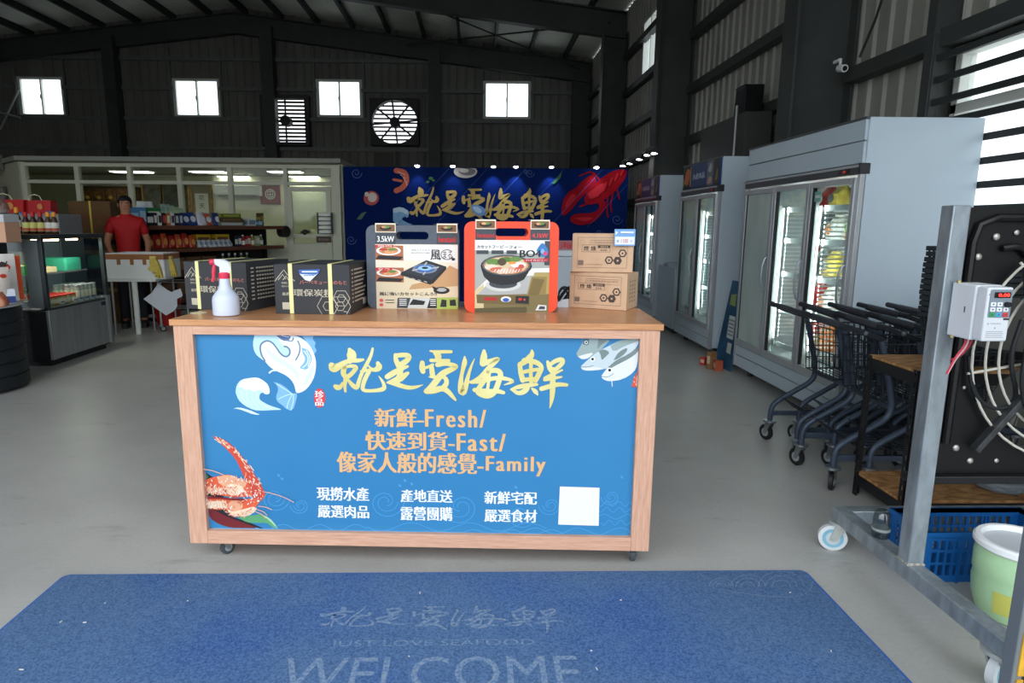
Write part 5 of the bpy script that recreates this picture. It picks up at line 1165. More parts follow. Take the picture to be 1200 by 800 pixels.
GBK = 'dark hand baskets stacked on the rack'
BSX, BSY = 2.43, 3.05
hb = hand_basket('dark grey hand basket at the bottom of the stack on the rack', (BSX, BSY, .7595), GBK); NB = 13
for k in range(1, NB):
    dup(hb, (BSX + rnd.uniform(-.004, .004), BSY + rnd.uniform(-.004, .004), .7595 + k * .027), 0, 'dark grey hand basket, topmost of the stack on the rack' if k == NB - 1 else 'dark grey hand basket within the tall stack on the rack')

# ================================================================== FAN FRAME
gv = galvanised(); GX = 1.60; BY0, BY1 = 1.66, 2.65; BZ = .165; ht = .03
ff = thing('fan_frame', 'galvanised steel stand on white and blue castors carrying the large fan', 'stand', (GX, BY0, 0)); ln = BY1 - BY0; GW = 1.22
for x in (0, GW):
    q = MB(); q.box(gv, x - ht, x + ht, 0, ln, BZ - ht, BZ + ht); q.build('base_beam', ff, bevel=.004)
q = MB(); q.box(gv, ht, GW - ht, ln - 2 * ht, ln, BZ - ht, BZ + ht); q.build('cross_beam', ff, bevel=.004)
py_ = 2.17 - BY0
for x in (0, GW):
    q = MB(); q.box(gv, x - ht, x + ht, py_ - ht, py_ + ht, BZ + ht, 1.475); q.build('post', ff, bevel=.004)
    q = MB(); q.tube(mat((176, 170, 158), .6, .4, noise=.4, scale=90), [(x - ht, py_ - ht, BZ + ht + .002), (x + ht, py_ - ht, BZ + ht + .002), (x + ht, py_ + ht, BZ + ht + .002), (x - ht, py_ + ht, BZ + ht + .002)], .005, 6, closed=True); q.build('weld', ff)
q = MB(); q.box(blk, ht, GW - ht, py_ + .06, py_ + .12, .468, .498); q.build('support_rail', ff, bevel=.004)
q = MB(); q.box(blk, ht - .02, ht - .001, py_ + ht + .001, py_ + .12, .468, .498); q.build('support_rail', ff, bevel=.003)
for x in (0, GW):
    for y, rz in ((.09, R(25)), (ln - .03, R(160))): castor(ff, x, y, .058, BZ - ht, rz, mat((214, 220, 222), .45), 'caster', mat((196, 200, 196), .4, .5), .03, mat((130, 184, 206), .45))
# fan
p = at_y(1268, 411, 2.24); FCX, FCZ = p[0], p[2]; fx0 = 1.70
fn = thing('industrial_fan', 'large black square-framed fan with white ring guard in the steel stand', 'fan', (FCX, 2.26, FCZ)); hl = FCX - fx0; z0 = .50 - FCZ; z1 = 1.472 - FCZ; to = lambda u, v, d: (u, d, v); shr = mat((15, 16, 17), .42, spec=.4)
q = MB(); RF = .40; hole = ell(0, 0, RF, RF, 40); q.prism(shr, [(-hl, z0), (hl, z0), (hl, z1), (-hl, z1)], to, 0, .012, [hole]); q.build('front_plate', fn, smooth=0)
q = MB(); q.box(shr, -hl, -hl + .012, .012, .05, z0, z1).box(shr, hl - .012, hl, .012, .05, z0, z1).box(shr, -hl + .012, hl - .012, .012, .05, z0, z0 + .012).box(shr, -hl + .012, hl - .012, .012, .05, z1 - .012, z1); q.build('casing', fn, smooth=0)
q = MB(); q.prism(shr, ell(0, 0, RF + .02, RF + .02, 40), to, .012, .09, [ell(0, 0, RF, RF, 40)]); q.build('venturi', fn)
q = MB(); q.tube(shr, [(-hl + .035, -.010, z0 + .12), (-hl + .035, -.010, z1 - .12), (-hl + .05, -.010, z1 - .06), (-hl + .11, -.010, z1 - .035), (hl - .1, -.010, z1 - .035)], .014, 8); q.build('edge_roll', fn)
gm = mat((206, 202, 188), .4)
for k in range(8):
    r_ = .085 + k * .046; q = MB(); q.tube(gm, [(r_ * math.cos(a), -.05 + .02 * (k / 7), r_ * math.sin(a)) for a in [2 * PI * i / 48 for i in range(48)]], .0048, 6, closed=True); q.build('guard_ring', fn)
q = MB()
for k in range(6): a = PI / 3 * k + .2; q.cyl(gm, (.07 * math.cos(a), -.045, .07 * math.sin(a)), (.42 * math.cos(a), -.025, .42 * math.sin(a)), .005, n=6)
q.build('guard_spokes', fn)
q = MB(); q.cyl(shr, (0, .0, 0), (0, .22, 0), .085, n=24).cyl(shr, (0, -.02, 0), (0, 0, 0), .05, n=20); q.build('motor', fn, bevel=.006)
bl = mat((92, 92, 88), .4, .3)
for i in range(5):
    a = 2 * PI * i / 5 + .4; c, s = math.cos(a), math.sin(a); q = MB(); P_ = [(.08, -.05), (.24, -.13), (.375, -.11), (.385, .05), (.24, .07), (.08, .05)]
    q.prism(bl, P_, lambda u, v, d: (u * c - v * s, .09 + d + v * .35, u * s + v * c), -.003, .003); q.build('blade', fn, bevel=.001)
q = MB(); cbl = mat((34, 36, 38), .5)
q.bar(mat((52, 54, 56), .5, noise=.4, scale=30), (-hl + .13, -.03, z0 + .10), (-.22, -.055, z0 + .31), .04, .02); q.build('guard_bracket', fn, bevel=.003)
for (u, v, r_) in ((-hl + .12, z1 - .10, .013), (-hl + .19, z1 - .085, .010), (-hl + .065, z1 - .17, .013), (-hl + .05, z1 - .39, .009), (-hl + .08, z0 + .10, .013), (-hl + .14, z0 + .05, .012), (-hl + .24, z0 + .05, .009), (-hl + .08, z0 + .33, .007)):
    q = MB(); q.ball(mat((190, 188, 180), .35, .6), (u, -.004, v), r_, 12, 1, .6, 1); q.build('bolt', fn)
q = MB(); q.tube(shr, smoothpts([(-hl + .14, -.012, z1 - .14), (-hl + .2, -.02, z1 - .13), (-hl + .24, -.012, z1 - .17)], 2), .012, 8); q.build('lifting_handle', fn)
q = MB()
for k in range(3): q.tube(cbl, smoothpts([(-.30 + k * .016, -.075, .30), (-.255 + k * .02, -.085, .05), (-.26 + k * .018, -.08, -.10), (-.20 + k * .03, -.075, -.25), (-.06, -.07, -.30 + k * .03)], 3), .010, 7)
q.tube(cbl, smoothpts([(-hl + .07, -.02, -.02), (-hl + .09, -.03, -.15), (-hl + .17, -.035, -.22), (-hl + .27, -.03, -.19), (-.30, -.06, -.02), (-.28, -.07, .12)], 3), .008, 7); q.build('cables', fn)
# inverter box on the post
vb = thing('control_box', 'white inverter control box with red display and keypad fixed to the galvanised post', 'control box', (1.638, 2.135, 1.045)); vw = mat((222, 226, 230), .4); vh = .178
q = MB(); q.box(vw, -.042, .044, -.105, 0, 0, vh); q.build('case', vb, bevel=.005, seg=3)
q = MB(); q.box(vw, -.038, .044, -.150, -.107, .003, vh - .003); cv = q.build('front_cover', vb, bevel=.006, seg=3)
fr_ = lambda u, v, d: (u, -.1505 - d, v); q = MB(); q.prism(mat((130, 142, 152), .5), rrect(-.030, .080, .040, .168, .006), fr_, 0, .0015); kp = q.build('keypad', cv, smooth=0)
q = MB(); q.prism(mat((30, 14, 16), .3), rrect(-.018, .142, .034, .160, .002), fr_, .0016, .0024); q.text(glow((255, 50, 40), 1.6), '0.00', (-.005, .146, .030, .156), fr_, .003, .01); q.build('display', kp, smooth=0)
for r_ in range(3):
    for c in range(3):
        u = -.018 + c * .021; v = .122 - r_ * .0165
        m_ = mat((236, 238, 240), .4) if r_ < 2 else (mat((40, 160, 90), .4), mat((70, 170, 214), .4), mat((214, 60, 66), .4))[c]
        q = MB()
        if r_ == 0 and c == 2: q.cyl(mat((26, 28, 32), .4), fr_(u, v, .0016), fr_(u, v, .014), .008, n=16)
        else: q.prism(m_, rrect(u - .008, v - .0065, u + .008, v + .0065, .002), fr_, .0016, .0034); q.prism(mat((90, 96, 104), .5), ell(u, v, .0028, .0028, 8), fr_, .0035, .0037)
        q.build('button' if not (r_ == 0 and c == 2) else 'dial', kp)
q = MB(); gyt = mat((150, 150, 156), .5); q.prism(mat((50, 52, 56), .5), rrect(.022, .072, .040, .078, .001), fr_, 0, .0012); q.prism(gyt, [(-.028, .058), (-.022, .058), (-.025, .063)], fr_, 0, .0006); q.text(gyt, 'WARNING', (-.018, .058, .016, .063), fr_, .0005); q.prism(gyt, [(-.004, .045), (.002, .045), (-.001, .050)], fr_, 0, .0006)
for k in range(4): q.prism(mat((170, 172, 178), .5), [(-.028, .034 - k * .006), (.026 + .006 * (k % 2), .034 - k * .006), (.026, .036 - k * .006), (-.028, .036 - k * .006)], fr_, 0, .0006)
q.prism(gyt, [(-.035, .150), (-.030, .150), (-.0325, .156)], fr_, 0, .0006); q.build('markings', cv, smooth=0)
q = MB(); q.box(mat((50, 54, 58), .5), -.0428, -.0421, -.07, -.066, .085, .105); q.build('side_label', vb, smooth=0)
for z in (-.003, vh + .002): q = MB(); q.cyl(mat((196, 180, 130), .35, .8), (-.036, -.02, z - .003), (-.036, -.02, z + .006), .007, n=10); q.build('screw', vb)
for k, (c, dx) in enumerate((((206, 70, 84), 0), ((226, 180, 186), .010), ((190, 54, 70), .022), ((40, 42, 44), .032))):
    q = MB(); q.tube(mat(c, .5), smoothpts([(-.01 + dx, -.05, 0), (-.012 + dx * .8, -.05, -.03), (-.035 + dx * .5, -.045, -.07), (-.045 + dx * .3, -.03, -.13 + (.05 if k > 1 else 0))], 2), .0032, 6); q.build('wire', vb)

# ---- things under the stand
crate_m = mat((18, 92, 160), .45)
cr = thing('plastic_crate', 'blue slatted plastic crate on the floor inside the fan stand', 'crate', (1.79, 2.355, 0)); cw, cdp, chh = .56, .222, .215
def crate_side(q, to, W, Hh):
    t_ = .012; holes = []
    n = int(W / .034)
    for r_, (a, c) in enumerate(((.03, .075), (.085, .13), (.14, .178))):
        for i in range(n):
            u0 = .03 + i * (W - .06) / n; u1 = u0 + (W - .06) / n - .010
            if (i % 5) == 4: u1 -= .004
            holes.append([(u0, a), (u1, a), (u1, c), (u0, c)])
    q.prism(crate_m, [(0, 0), (W, 0), (W, Hh), (0, Hh)], to, 0, .006, holes)
    q.prism(crate_m, [(-.006, Hh - .018), (W + .006, Hh - .018), (W + .006, Hh), (-.006, Hh)], to, -.008, .006)
    for k in range(int(W / .14) + 1): u = min(W - .006, k * W / int(W / .14)); q.prism(crate_m, [(u - .004, 0), (u + .006, 0), (u + .006, Hh - .018), (u - .004, Hh - .018)], to, -.008, 0)
for nm, to, W in (('front', lambda u, v, d: (u, d, v), cw), ('back', lambda u, v, d: (u, cdp - d, v), cw), ('left', lambda u, v, d: (d, u, v), cdp), ('right', lambda u, v, d: (cw - d, u, v), cdp)):
    q = MB(); crate_side(q, to, W, chh); q.build('side', cr, smooth=0)
q = MB(); q.box(crate_m, .002, cw - .002, .002, cdp - .002, 0.001, .008); q.build('base', cr, smooth=0)
# clear dome bottle beside the crate
p = at_y(1048, 612, 2.46)
bo = thing('clear_bottle', 'clear dome-topped plastic bottle standing on the steel base beam behind the post', 'bottle', (1.606, 2.36, BZ + ht + .001)); q = MB()
q.lathe(glass((196, 206, 206), .12, .05), [(.029, 0), (.032, .006), (.032, .03), (.030, .036), (.032, .042), (.032, .075), (.029, .098), (.018, .112), (.003, .116)], n=24); q.build('body', bo)
q = MB(); q.lathe(mat((150, 156, 156), .4), [(.0325, .030), (.033, .032), (.033, .038), (.0325, .040)], n=24); q.build('band', bo)
# pail
pl = thing('pail', 'translucent green pail with white rim standing at the right frame edge', 'pail', (1.975, 2.13, 0)); pg = mat((176, 214, 168), .3, spec=.5, noise=.08, scale=5)
q = MB(); q.lathe(pg, [(.095, 0), (.112, .012), (.130, .07), (.136, .13), (.132, .155), (.138, .17), (.138, .23), (.130, .27), (.124, .27), (.130, .23), (.128, .17), (.12, .08), (.10, .02), (.001, .016)], n=36); q.build('body', pl)
q = MB(); q.lathe(mat((238, 240, 240), .35), [(.126, .265), (.140, .265), (.146, .272), (.146, .288), (.138, .296), (.124, .296), (.118, .286), (.120, .272)], n=36); q.build('rim', pl)
q = MB(); q.lathe(mat((196, 200, 204), .4), [(.122, .276), (.10, .262), (.001, .258)], n=30); q.build('lid_dish', pl)
q = MB(); yl = mat((196, 196, 96), .5)
PRF = [(.095, 0), (.112, .012), (.130, .07), (.136, .13), (.132, .155)]
def prad(z):
    for (r0, q0), (r1, q1) in zip(PRF, PRF[1:]):
        if q0 <= z <= q1: return r0 + (r1 - r0) * (z - q0) / (q1 - q0)
for (a0, a1, c, e) in ((R(202), R(226), .045, .13), (R(233), R(262), .04, .125)):
    rr = [( .1365 if z > .06 else .131, z) for z in (c, e)]; n = 6; vs = []
    for k in range(5):
        z = c + (e - c) * k / 4; rad = prad(z) + .002
        for i in range(n + 1): an = a0 + (a1 - a0) * i / n; vs.append((rad * math.cos(an), rad * math.sin(an), z))
    q.add(vs, [(k * (n + 1) + i, k * (n + 1) + i + 1, (k + 1) * (n + 1) + i + 1, (k + 1) * (n + 1) + i) for k in range(4) for i in range(n)], yl)
q.build('sticker', pl)
# grey hose coil on the rack's lower shelf
hs = thing('hose_coil', 'coil of grey hose on the lower shelf of the rack behind the fan', 'hose', (2.60, 2.98, .130)); q = MB(); hm = mat((112, 122, 128), .5)
q.tube(hm, [((.085 + .004 * (i % 3)) * math.cos(2 * PI * i / 22), (.085 + .004 * (i % 3)) * math.sin(2 * PI * i / 22), .017 + .03 * (i / 66)) for i in range(66)], .016, 8); q.build('coil', hs)
# roller door guide post
q = MB(); gy = 1.58; gx = at_y(1169, 800, gy + .02)[0] + .035; q.box(mat((128, 134, 136), .45, .4), gx - .035, gx - .005, gy - .02, gy + .02, 0, 4.3); jb = struct(q.build('door_2', bevel=.003)); 
q = MB(); q.box(mat((24, 26, 28), .5), gx - .004, gx + .05, gy - .018, gy + .02, 0, 4.3); q.build('rubber_seal', jb, smooth=0)
q = MB(); z = .05
while z < 2.0: q.box(mat((206, 158, 46), .5, noise=.2, scale=20), gx - .022, gx - .004, gy - .024, gy - .0202, z, z + .13); z += .142
q.build('yellow_tape', jb, smooth=0)
# ---- fittings on the right wall
p = at_x(878, 121, WX - .3); sp_ = thing('loudspeaker', 'black loudspeaker mounted high on the right wall', 'speaker', (WX - .17, p[1], p[2] - .16)); q = MB(); bk_ = mat((20, 21, 22), .5)
q.prism(bk_, [(-.14, -.2), (.14, -.2), (.11, .2), (-.11, .2)], lambda u, v, d: (v, u, d) if False else (-.24 + (v + .2) * .55, u, d), 0, .34); q.build('cabinet', sp_, bevel=.01)
q = MB(); q.box(mat((34, 36, 38), .7), -.246, -.241, -.12, .12, .03, .31); q.build('grille', sp_, smooth=0); q = MB(); q.cyl(steel_dark, (-.02, 0, .15), (.14, 0, .15), .02, n=8); q.build('bracket', sp_)
p = at_x(987, 79, WX - .22); cc = thing('security_camera', 'small white security camera on the grey column flange', 'camera', (WX - .25, 5.98, p[2])); q = MB(); wc = mat((214, 216, 214), .4)
q.cyl(wc, (0, 0, -.01), (0, -.09, -.03), .032, n=16).cyl(mat((30, 32, 36), .2), (0, -.091, -.0302), (0, -.094, -.031), .022, n=14); q.build('housing', cc, bevel=.004); q = MB(); q.cyl(wc, (0, -.01, 0), (0, -.01, .07), .012, n=8).cyl(wc, (0, .0, .06), (0, .09, .06), .016, n=10); q.build('bracket', cc)
p = at_x(868, 160, 3.1); dk2 = mat((62, 64, 62), .6); q = MB(); a = at_x(849, 185, 3.28); c = at_x(905, 140, 3.28)
q.box(dk2, 2.98, WX - .17, c[1], a[1] + .1, 2.05, 2.66); tag(q.build('duct_panel', bevel=.006), 'dark grey box panel fixed to the wall above the middle freezer', 'panel')
q = MB(); p = at_x(897, 130, 3.28); q.cyl(mat((120, 124, 122), .4, .5), (2.95, p[1], 2.13), (2.95, p[1], 2.75), .018, n=8); tag(q.build('steel_pipe'), 'thin upright steel pipe between the column and the dark wall panel', 'pipe')
q = MB(); x_ = WX - .05; q.tube(mat((36, 38, 38), .5), smoothpts([(x_, 6.02, 5.2), (x_ - .02, 5.78, 4.6), (x_, 5.7, 3.9), (x_ - .01, 5.72, 3.3), (x_ - .13, 5.8, 2.83)], 2), .012, 6); tag(q.build('wall_cable'), 'thin black cable hanging down the corrugated right wall beside the column', 'cable')

# ================================================================== BLUE BACKDROP
DY = 12.05; a = at_y(402, 195, DY); c = at_y(737, 195, DY); BX0, BX1, BT = a[0], c[0], a[2]
bd = thing('printed_backdrop', 'navy blue printed backdrop wall with gold brush lettering and a red lobster', 'backdrop', ((BX0 + BX1) / 2, DY, 0)); bw = (BX1 - BX0) / 2; bcx = bd.location.x
q = MB(); q.box(mat((12, 38, 100), .9, spec=.08, c2=(9, 31, 86), scale=1.1), -bw, bw, 0, .06, 0, BT); q.box(mat((10, 33, 92), .9, spec=.08), -bw, -bw + 1.02, -.012, -.001, 0, BT - .02); pb = q.build('panel', bd, smooth=0)
on_bd = lambda u, v, d: (u, -.002 - d, v)
bp_ = lambda x, y: (at_y(x, y, DY)[0] - bcx, at_y(x, y, DY)[2])
BK = (at_y(601, 230, DY)[0] - at_y(600, 230, DY)[0])
class BL(Layers):
    pass
def bl_(): 
    L = Layers(lambda x, y: (bp_(x, y)[0], min(bp_(x, y)[1], BT - .012)), lambda u, v, d: (u, -.013 - d * 12, v), BK); return L
gold_b = mat((206, 172, 84), .45); q = MB()
def tb(x, y): return bp_(476 + (x - 384) / 281 * 170, 219 + (y - 407) / 70 * 46)
for i, st in enumerate(TITLE): q.stroke(gold_b, smoothpts([tb(x, y) + (w * .64 * BK,) for x, y, w in st], 1), on_bd, .004 + i * .0003)
q.build('title_lettering', pb, smooth=0)
L = bl_(); LR = mat((146, 12, 26), .8, spec=.1); LR2 = mat((186, 40, 48), .8, spec=.1); LD = mat((84, 8, 18), .8, spec=.1)
Zb = lambda pts: [(400 + p[0] / 3.333, 170 + p[1] / 3.333) + tuple(v / 3.333 for v in p[2:]) for p in pts]
for pts in ([(1000,130),(940,160),(880,200),(850,220)], [(1010,120),(930,140),(890,180)], [(1000,140),(905,200)], [(990,170),(930,240)]): L.line(LD, Zb(pts), .5, 2)
L.poly(LR, Zb([(1110,88),(1118,110),(1095,150),(1060,190),(1010,225),(960,235),(945,215),(960,180),(1000,140),(1050,105),(1080,90)]), 2)
for k in range(5): L.line(LR2, Zb([(1100 - k * 22, 95 + k * 17), (1090 - k * 22, 118 + k * 20)]), 1.6, 0); L.line(LD, Zb([(1110 - k * 22, 98 + k * 19), (1092 - k * 22, 125 + k * 20)]), .8, 0)
L.poly(LR, Zb([(985,110),(950,130),(915,170),(890,180),(870,205),(858,250),(862,280),(890,262),(920,225),(950,190),(1000,150)]), 2); L.poly(LR2, Zb([(900,190),(880,215),(872,250),(900,225),(920,195)]), 1)
L.poly(LR, Zb([(1000,220),(1010,250),(970,268),(930,265),(895,275),(892,300),(930,314),(980,305),(1010,280),(1035,240),(1030,215)]), 2); L.poly(LR2, Zb([(910,285),(960,280),(990,285),(950,300)]), 1)
for pts in ([(1060,190),(1050,230),(1055,260)], [(1075,170),(1085,210)], [(1040,205),(1035,250),(1040,280)], [(960,230),(930,240)], [(1010,140),(980,100),(930,120)]): L.line(LR, Zb(pts), 1.8, 1)
L.poly(LR2, Zb([(960,190),(1010,150),(1040,150),(1010,195),(970,215)]), 1)
SH = mat((206, 92, 62), .5); SHL = mat((230, 180, 160), .5)
L.line(SH, Zb([(215,100),(250,105),(258,140),(240,168),(215,178)]), 6, 2)
for k in range(4): L.line(SHL, Zb([(222 + k * 10, 104 + k * 12), (248 + k * 3, 116 + k * 14)]), .8, 0)
L.line(SH, Zb([(205,135),(235,140)]), 3, 0)
L.poly(mat((200, 196, 190), .5), Zb(ell(485, 103, 46, 26)), 1); L.poly(mat((120, 116, 120), .5), Zb(ell(492, 104, 32, 15))); L.poly(mat((214, 210, 204), .5), Zb(ell(480, 100, 18, 8)))
for (x, y, r_) in ((350, 130, 9), (338, 144, 7), (360, 138, 6)): L.poly(mat((60, 120, 60), .5), Zb(ell(x, y, r_, r_ * .7, 8)))
L.poly(mat((50, 110, 60), .5), Zb([(820,150),(850,120),(862,98),(855,128),(830,152)]))
L.poly(mat((50, 90, 60), .5), Zb([(60,290),(80,265),(100,260),(80,290)]))
L.poly(mat((190, 60, 60), .5), Zb(ell(118, 207, 30, 28))); L.poly(mat((216, 200, 190), .5), Zb(ell(122, 204, 18, 19))); L.poly(mat((216, 200, 190), .5), Zb(ell(100, 192, 8, 9)))
L.poly(mat((120, 170, 210), .5), Zb([(203,250),(235,242),(265,260),(262,285),(245,278),(235,290),(262,305),(285,312),(203,312)]), 1); L.poly(mat((190, 216, 232), .5), Zb([(203,248),(235,240),(266,258),(262,276),(235,258),(203,268)]), 1)
BR_ = mat((50, 80, 150), .5)
L.poly(mat((110, 160, 210), .5), Zb([(505,235),(530,232),(560,245),(566,270),(545,280),(515,265)]), 1); L.poly(mat((190, 214, 234), .5), Zb([(512,240),(535,240),(552,258),(540,268),(520,258)]), 1)
for (x, y, r_) in ((735, 110, 18), (1075, 290, 22), (720, 104, 10), (60, 110, 22), (40, 370, 20), (1005, 340, 12)): L.line(BR_, Zb([(x + r_ * (1 - i / 22) * math.cos(i * .5), y + r_ * (1 - i / 22) * math.sin(i * .5)) for i in range(20)]), .8, 0)
for k in range(6): L.line(BR_, Zb([(210 + k * 150, 320), (420 + k * 150, 92)]), .35, 0)
L.build('seafood_print', pb)
SPG = 'small spotlights along the top of the backdrop'
spw = mat((60, 62, 64), .5)
for i, (px, on, nm) in enumerate(((490, 1, 'first from the office door, shining'), (531, 1, 'second from the office door, shining'), (578, 0, 'third from the office door'), (604, 0, 'fourth from the office door'), (645, 0, 'fifth from the office door'), (697, 1, 'above the red lobster'))):
    x = at_y(px, 194, DY)[0]; t = thing('spotlight', 'small spotlight on top of the blue backdrop, ' + nm, 'spotlight', (x, DY - .16, BT + .035), 0, SPG)
    q = MB(); q.cyl(spw, (0, 0, .05), (0, -.02, -.03), .035, .045, 16).bar(spw, (0, 0, .03), (0, .17, .0), .02, .02); q.build('housing', t)
    q = MB(); q.cyl(glow((255, 255, 255), 9 if on else 2), (0, -.02, -.031), (0, -.022, -.036), .042, n=16); q.build('lens', t, smooth=0)
    ld = bpy.data.lights.new('spot_beam', 'SPOT'); ld.energy = 4.5 if i in (2, 3, 4) else 2.5; ld.color = (.55, .66, 1.0); ld.spot_size = R(70); ld.spot_blend = .6; ld.shadow_soft_size = .03
    lo = bpy.data.objects.new('spot_beam', ld); COL.objects.link(lo); lo.parent = t; lo.location = (0, -.03, -.05); lo.rotation_euler = (R(22), 0, 0)
TG = 'track spotlights above the farthest freezer'
tk = [(730, 194.5), (738, 192), (749.5, 187), (758.5, 182), (767, 180)]
pts = []
for i, (px, py) in enumerate(tk):
    p = at_x(px, py, 2.50 - .02 * 0); Yk = 11.8 - i * .42; p = at_y(px, py, Yk); pts.append(p)
    t = thing('track_spotlight', 'bright round track spotlight above the farthest freezer, %s from the backdrop' % ('first', 'second', 'third', 'fourth', 'fifth')[i], 'spotlight', p, 0, TG)
    q = MB(); q.cyl(spw, (.02, 0, .09), (0, 0, .005), .035, .05, 16); q.build('housing', t)
    q = MB(); q.cyl(glow((255, 255, 255), 8), (0, 0, .004), (0, 0, -.004), .048, n=16); q.build('lens', t, smooth=0)
q = MB(); q.tube(mat((70, 72, 74), .5), [(pts[0][0] + .01, DY + .03, BT + .02)] + [(p[0] + .02, p[1], p[2] + .10) for p in pts] + [(2.84, 10.62, pts[-1][2] + .10)], .022, 8); tag(q.build('light_track'), 'dark track rail carrying the round spotlights above the farthest freezer', 'rail')

# ================================================================== LEFT SIDE
ss = mat((150, 154, 154), .34, .45, noise=.08, scale=3, stretch=(6, 6, .4)); blk2 = mat((26, 28, 30), .5); whf = mat((206, 210, 208), .6)
cg = glass((232, 240, 238), .05, .02)
KX0, KX1, KY0, KY1, KH = -4.88, -4.14, 6.34, 7.40, 1.285
kc = thing('glass_display_case', 'stainless refrigerated glass display case filled with trays, left aisle', 'display case', (KX1, KY0, 0)); kd = KX1 - KX0; kl = KY1 - KY0
q = MB(); q.box(ss, -.03, 0, 0, kl, .07, .56).box(blk2, -kd, -.03, 0, kl, .05, .55); q.build('base', kc, bevel=.004)
q = MB(); q.box(blk2, -kd + .05, -.06, .05, kl - .05, 0, .05); q.build('plinth', kc)
q = MB(); q.cyl(ss, (-.06, kl - .03, .07), (-.06, kl - .03, .60), .075, n=24); q.build('corner_column', kc)
q = MB(); q.box(blk2, .001, .004, kl - .17, kl - .09, .50, .54); q.build('thermostat', kc, bevel=.001)
dkf = mat((70, 76, 78), .35, .6); q = MB()
for x in (-kd + .02, -.02):
    for y in (.02, kl - .02): q.box(dkf, x - .02, x + .02, y - .02, y + .02, .56, KH - .03)
q.box(dkf, -kd, 0, 0, kl, KH - .045, KH); q.box(dkf, -.04, 0, 0, kl, .555, .58).box(mat((150, 154, 156), .3, .7), -kd + .04, -.14, -.002, .02, .57, KH - .06) if False else q.box(dkf, -.04, 0, 0, kl, .555, .58)
q.build('frame', kc, bevel=.003)
q = MB(); to = lambda u, v, d: (u, d, v); q.prism(mat((124, 132, 134), .35, .5), [(-kd + .04, .58), (-.04, .58), (-.04, KH - .05), (-kd + .04, KH - .05)], to, .004, .016, [rrect(-kd + .09, .64, -.17, KH - .16, .04)]); q.build('side_panel', kc, smooth=0)
q = MB(); q.box(cg, -.004, 0, .04, kl - .04, .58, KH - .05); q.build('front_pane', kc, smooth=0)
q = MB(); q.box(cg, -kd + .09, -.17, .008, .010, .64, KH - .16); q.build('side_pane', kc, smooth=0); q = MB(); q.box(cg, -kd + .04, -.04, kl - .012, kl - .010, .58, KH - .05); q.build('end_pane', kc, smooth=0)
q = MB(); q.box(mat((150, 156, 156), .3, .4), -kd + .005, -kd + .02, .04, kl - .04, .58, KH - .05); q.build('back_panel', kc, smooth=0)
q = MB(); q.box(mat((216, 220, 220), .4), -kd + .05, -.10, .03, kl - .03, .56, .575); q.build('deck', kc, smooth=0)
q = MB(); q.box(glass((210, 226, 224), .08), -kd + .08, -.20, .03, kl - .03, .885, .893).box(ss, -.205, -.195, .03, kl - .03, .88, .898); q.build('glass_shelf', kc, smooth=0)
q = MB(); q.box(glow((255, 206, 150), 5.0), -.16, -.13, .10, .48, KH - .068, KH - .048).box(glow((255, 206, 150), 5.0), -.16, -.13, .64, .80, KH - .068, KH - .048); q.build('lamp_tube', kc, smooth=0)
ld = bpy.data.lights.new('case_lamp', 'AREA'); ld.shape = 'RECTANGLE'; ld.size = .04; ld.size_y = .7; ld.energy = 2.2; ld.color = (1, .93, .82); lo = bpy.data.objects.new('case_lamp', ld); COL.objects.link(lo); lo.parent = kc; lo.location = (-.145, kl / 2, KH - .072)
TGp = 'price cards along the front of the display case'
def tray(nm, label, x, y, z, w, d, hgt, c, fill, n):
    t = thing('food_tray', label, 'tray', (KX1 + x, KY0 + y, z), 0); tm = mat(c, .4); q = MB()
    q.prism(tm, rrect(-w / 2, -d / 2, w / 2, d / 2, .03), lambda u, v, dd: (u, v, dd), 0, .006); ro = rrect(-w / 2, -d / 2, w / 2, d / 2, .03); ri = rrect(-w / 2 + .012, -d / 2 + .012, w / 2 - .012, d / 2 - .012, .022); q.prism(tm, ro, lambda u, v, dd: (u, v, dd), .006, hgt, [ri]); q.build('tray', t, smooth=0)
    q = MB(); r_ = random.Random(int(x * 100 + y * 991))
    for k in range(n): q.ball(mat(fill[k % len(fill)], .6, noise=.2, scale=30), (r_.uniform(-w / 2 + .05, w / 2 - .05), r_.uniform(-d / 2 + .05, d / 2 - .05), hgt * .55 + r_.uniform(0, .03)), .035, 8, 1, r_.uniform(.6, 1), .6)
    o = q.build('food', t); o['kind'] = 'stuff'
tray('g', 'bright green tray of pale snacks on the upper glass shelf of the display case', -.42, .20, .895, .40, .30, .085, (40, 190, 70), ((222, 200, 160), (206, 180, 140)), 22)
tray('b', 'blue-green tub at the far end of the upper glass shelf of the display case', -.40, .86, .895, .34, .28, .13, (60, 170, 140), ((60, 170, 120), (220, 220, 210)), 14)
tray('p', 'beige tray in the middle of the upper glass shelf of the display case', -.42, .52, .895, .30, .24, .05, (206, 190, 150), ((190, 160, 120), (220, 200, 170)), 14)
def jar(label, x, y, z, c, lid, grp, hgt=.10, r=.036):
    t = thing('food_jar', label, 'jar', (KX1 + x, KY0 + y, z), 0, grp); q = MB(); q.lathe(mat(c, .3, noise=.2, scale=40), [(r * .9, 0), (r, .006), (r, hgt * .82), (r * .8, hgt * .9)], n=16); q.build('body', t)
    q = MB(); q.lathe(mat(lid, .4), [(r * .95, hgt * .86), (r, hgt * .88), (r, hgt), (r * .9, hgt * 1.02)], n=16); q.build('lid', t)
    q = MB(); q.lathe(mat((228, 222, 200), .5), [(r * 1.01, hgt * .25), (r * 1.015, hgt * .27), (r * 1.015, hgt * .65), (r * 1.01, hgt * .67)], n=16); q.build('label', t)
JG = 'jars on the lower deck of the display case'; i = 0
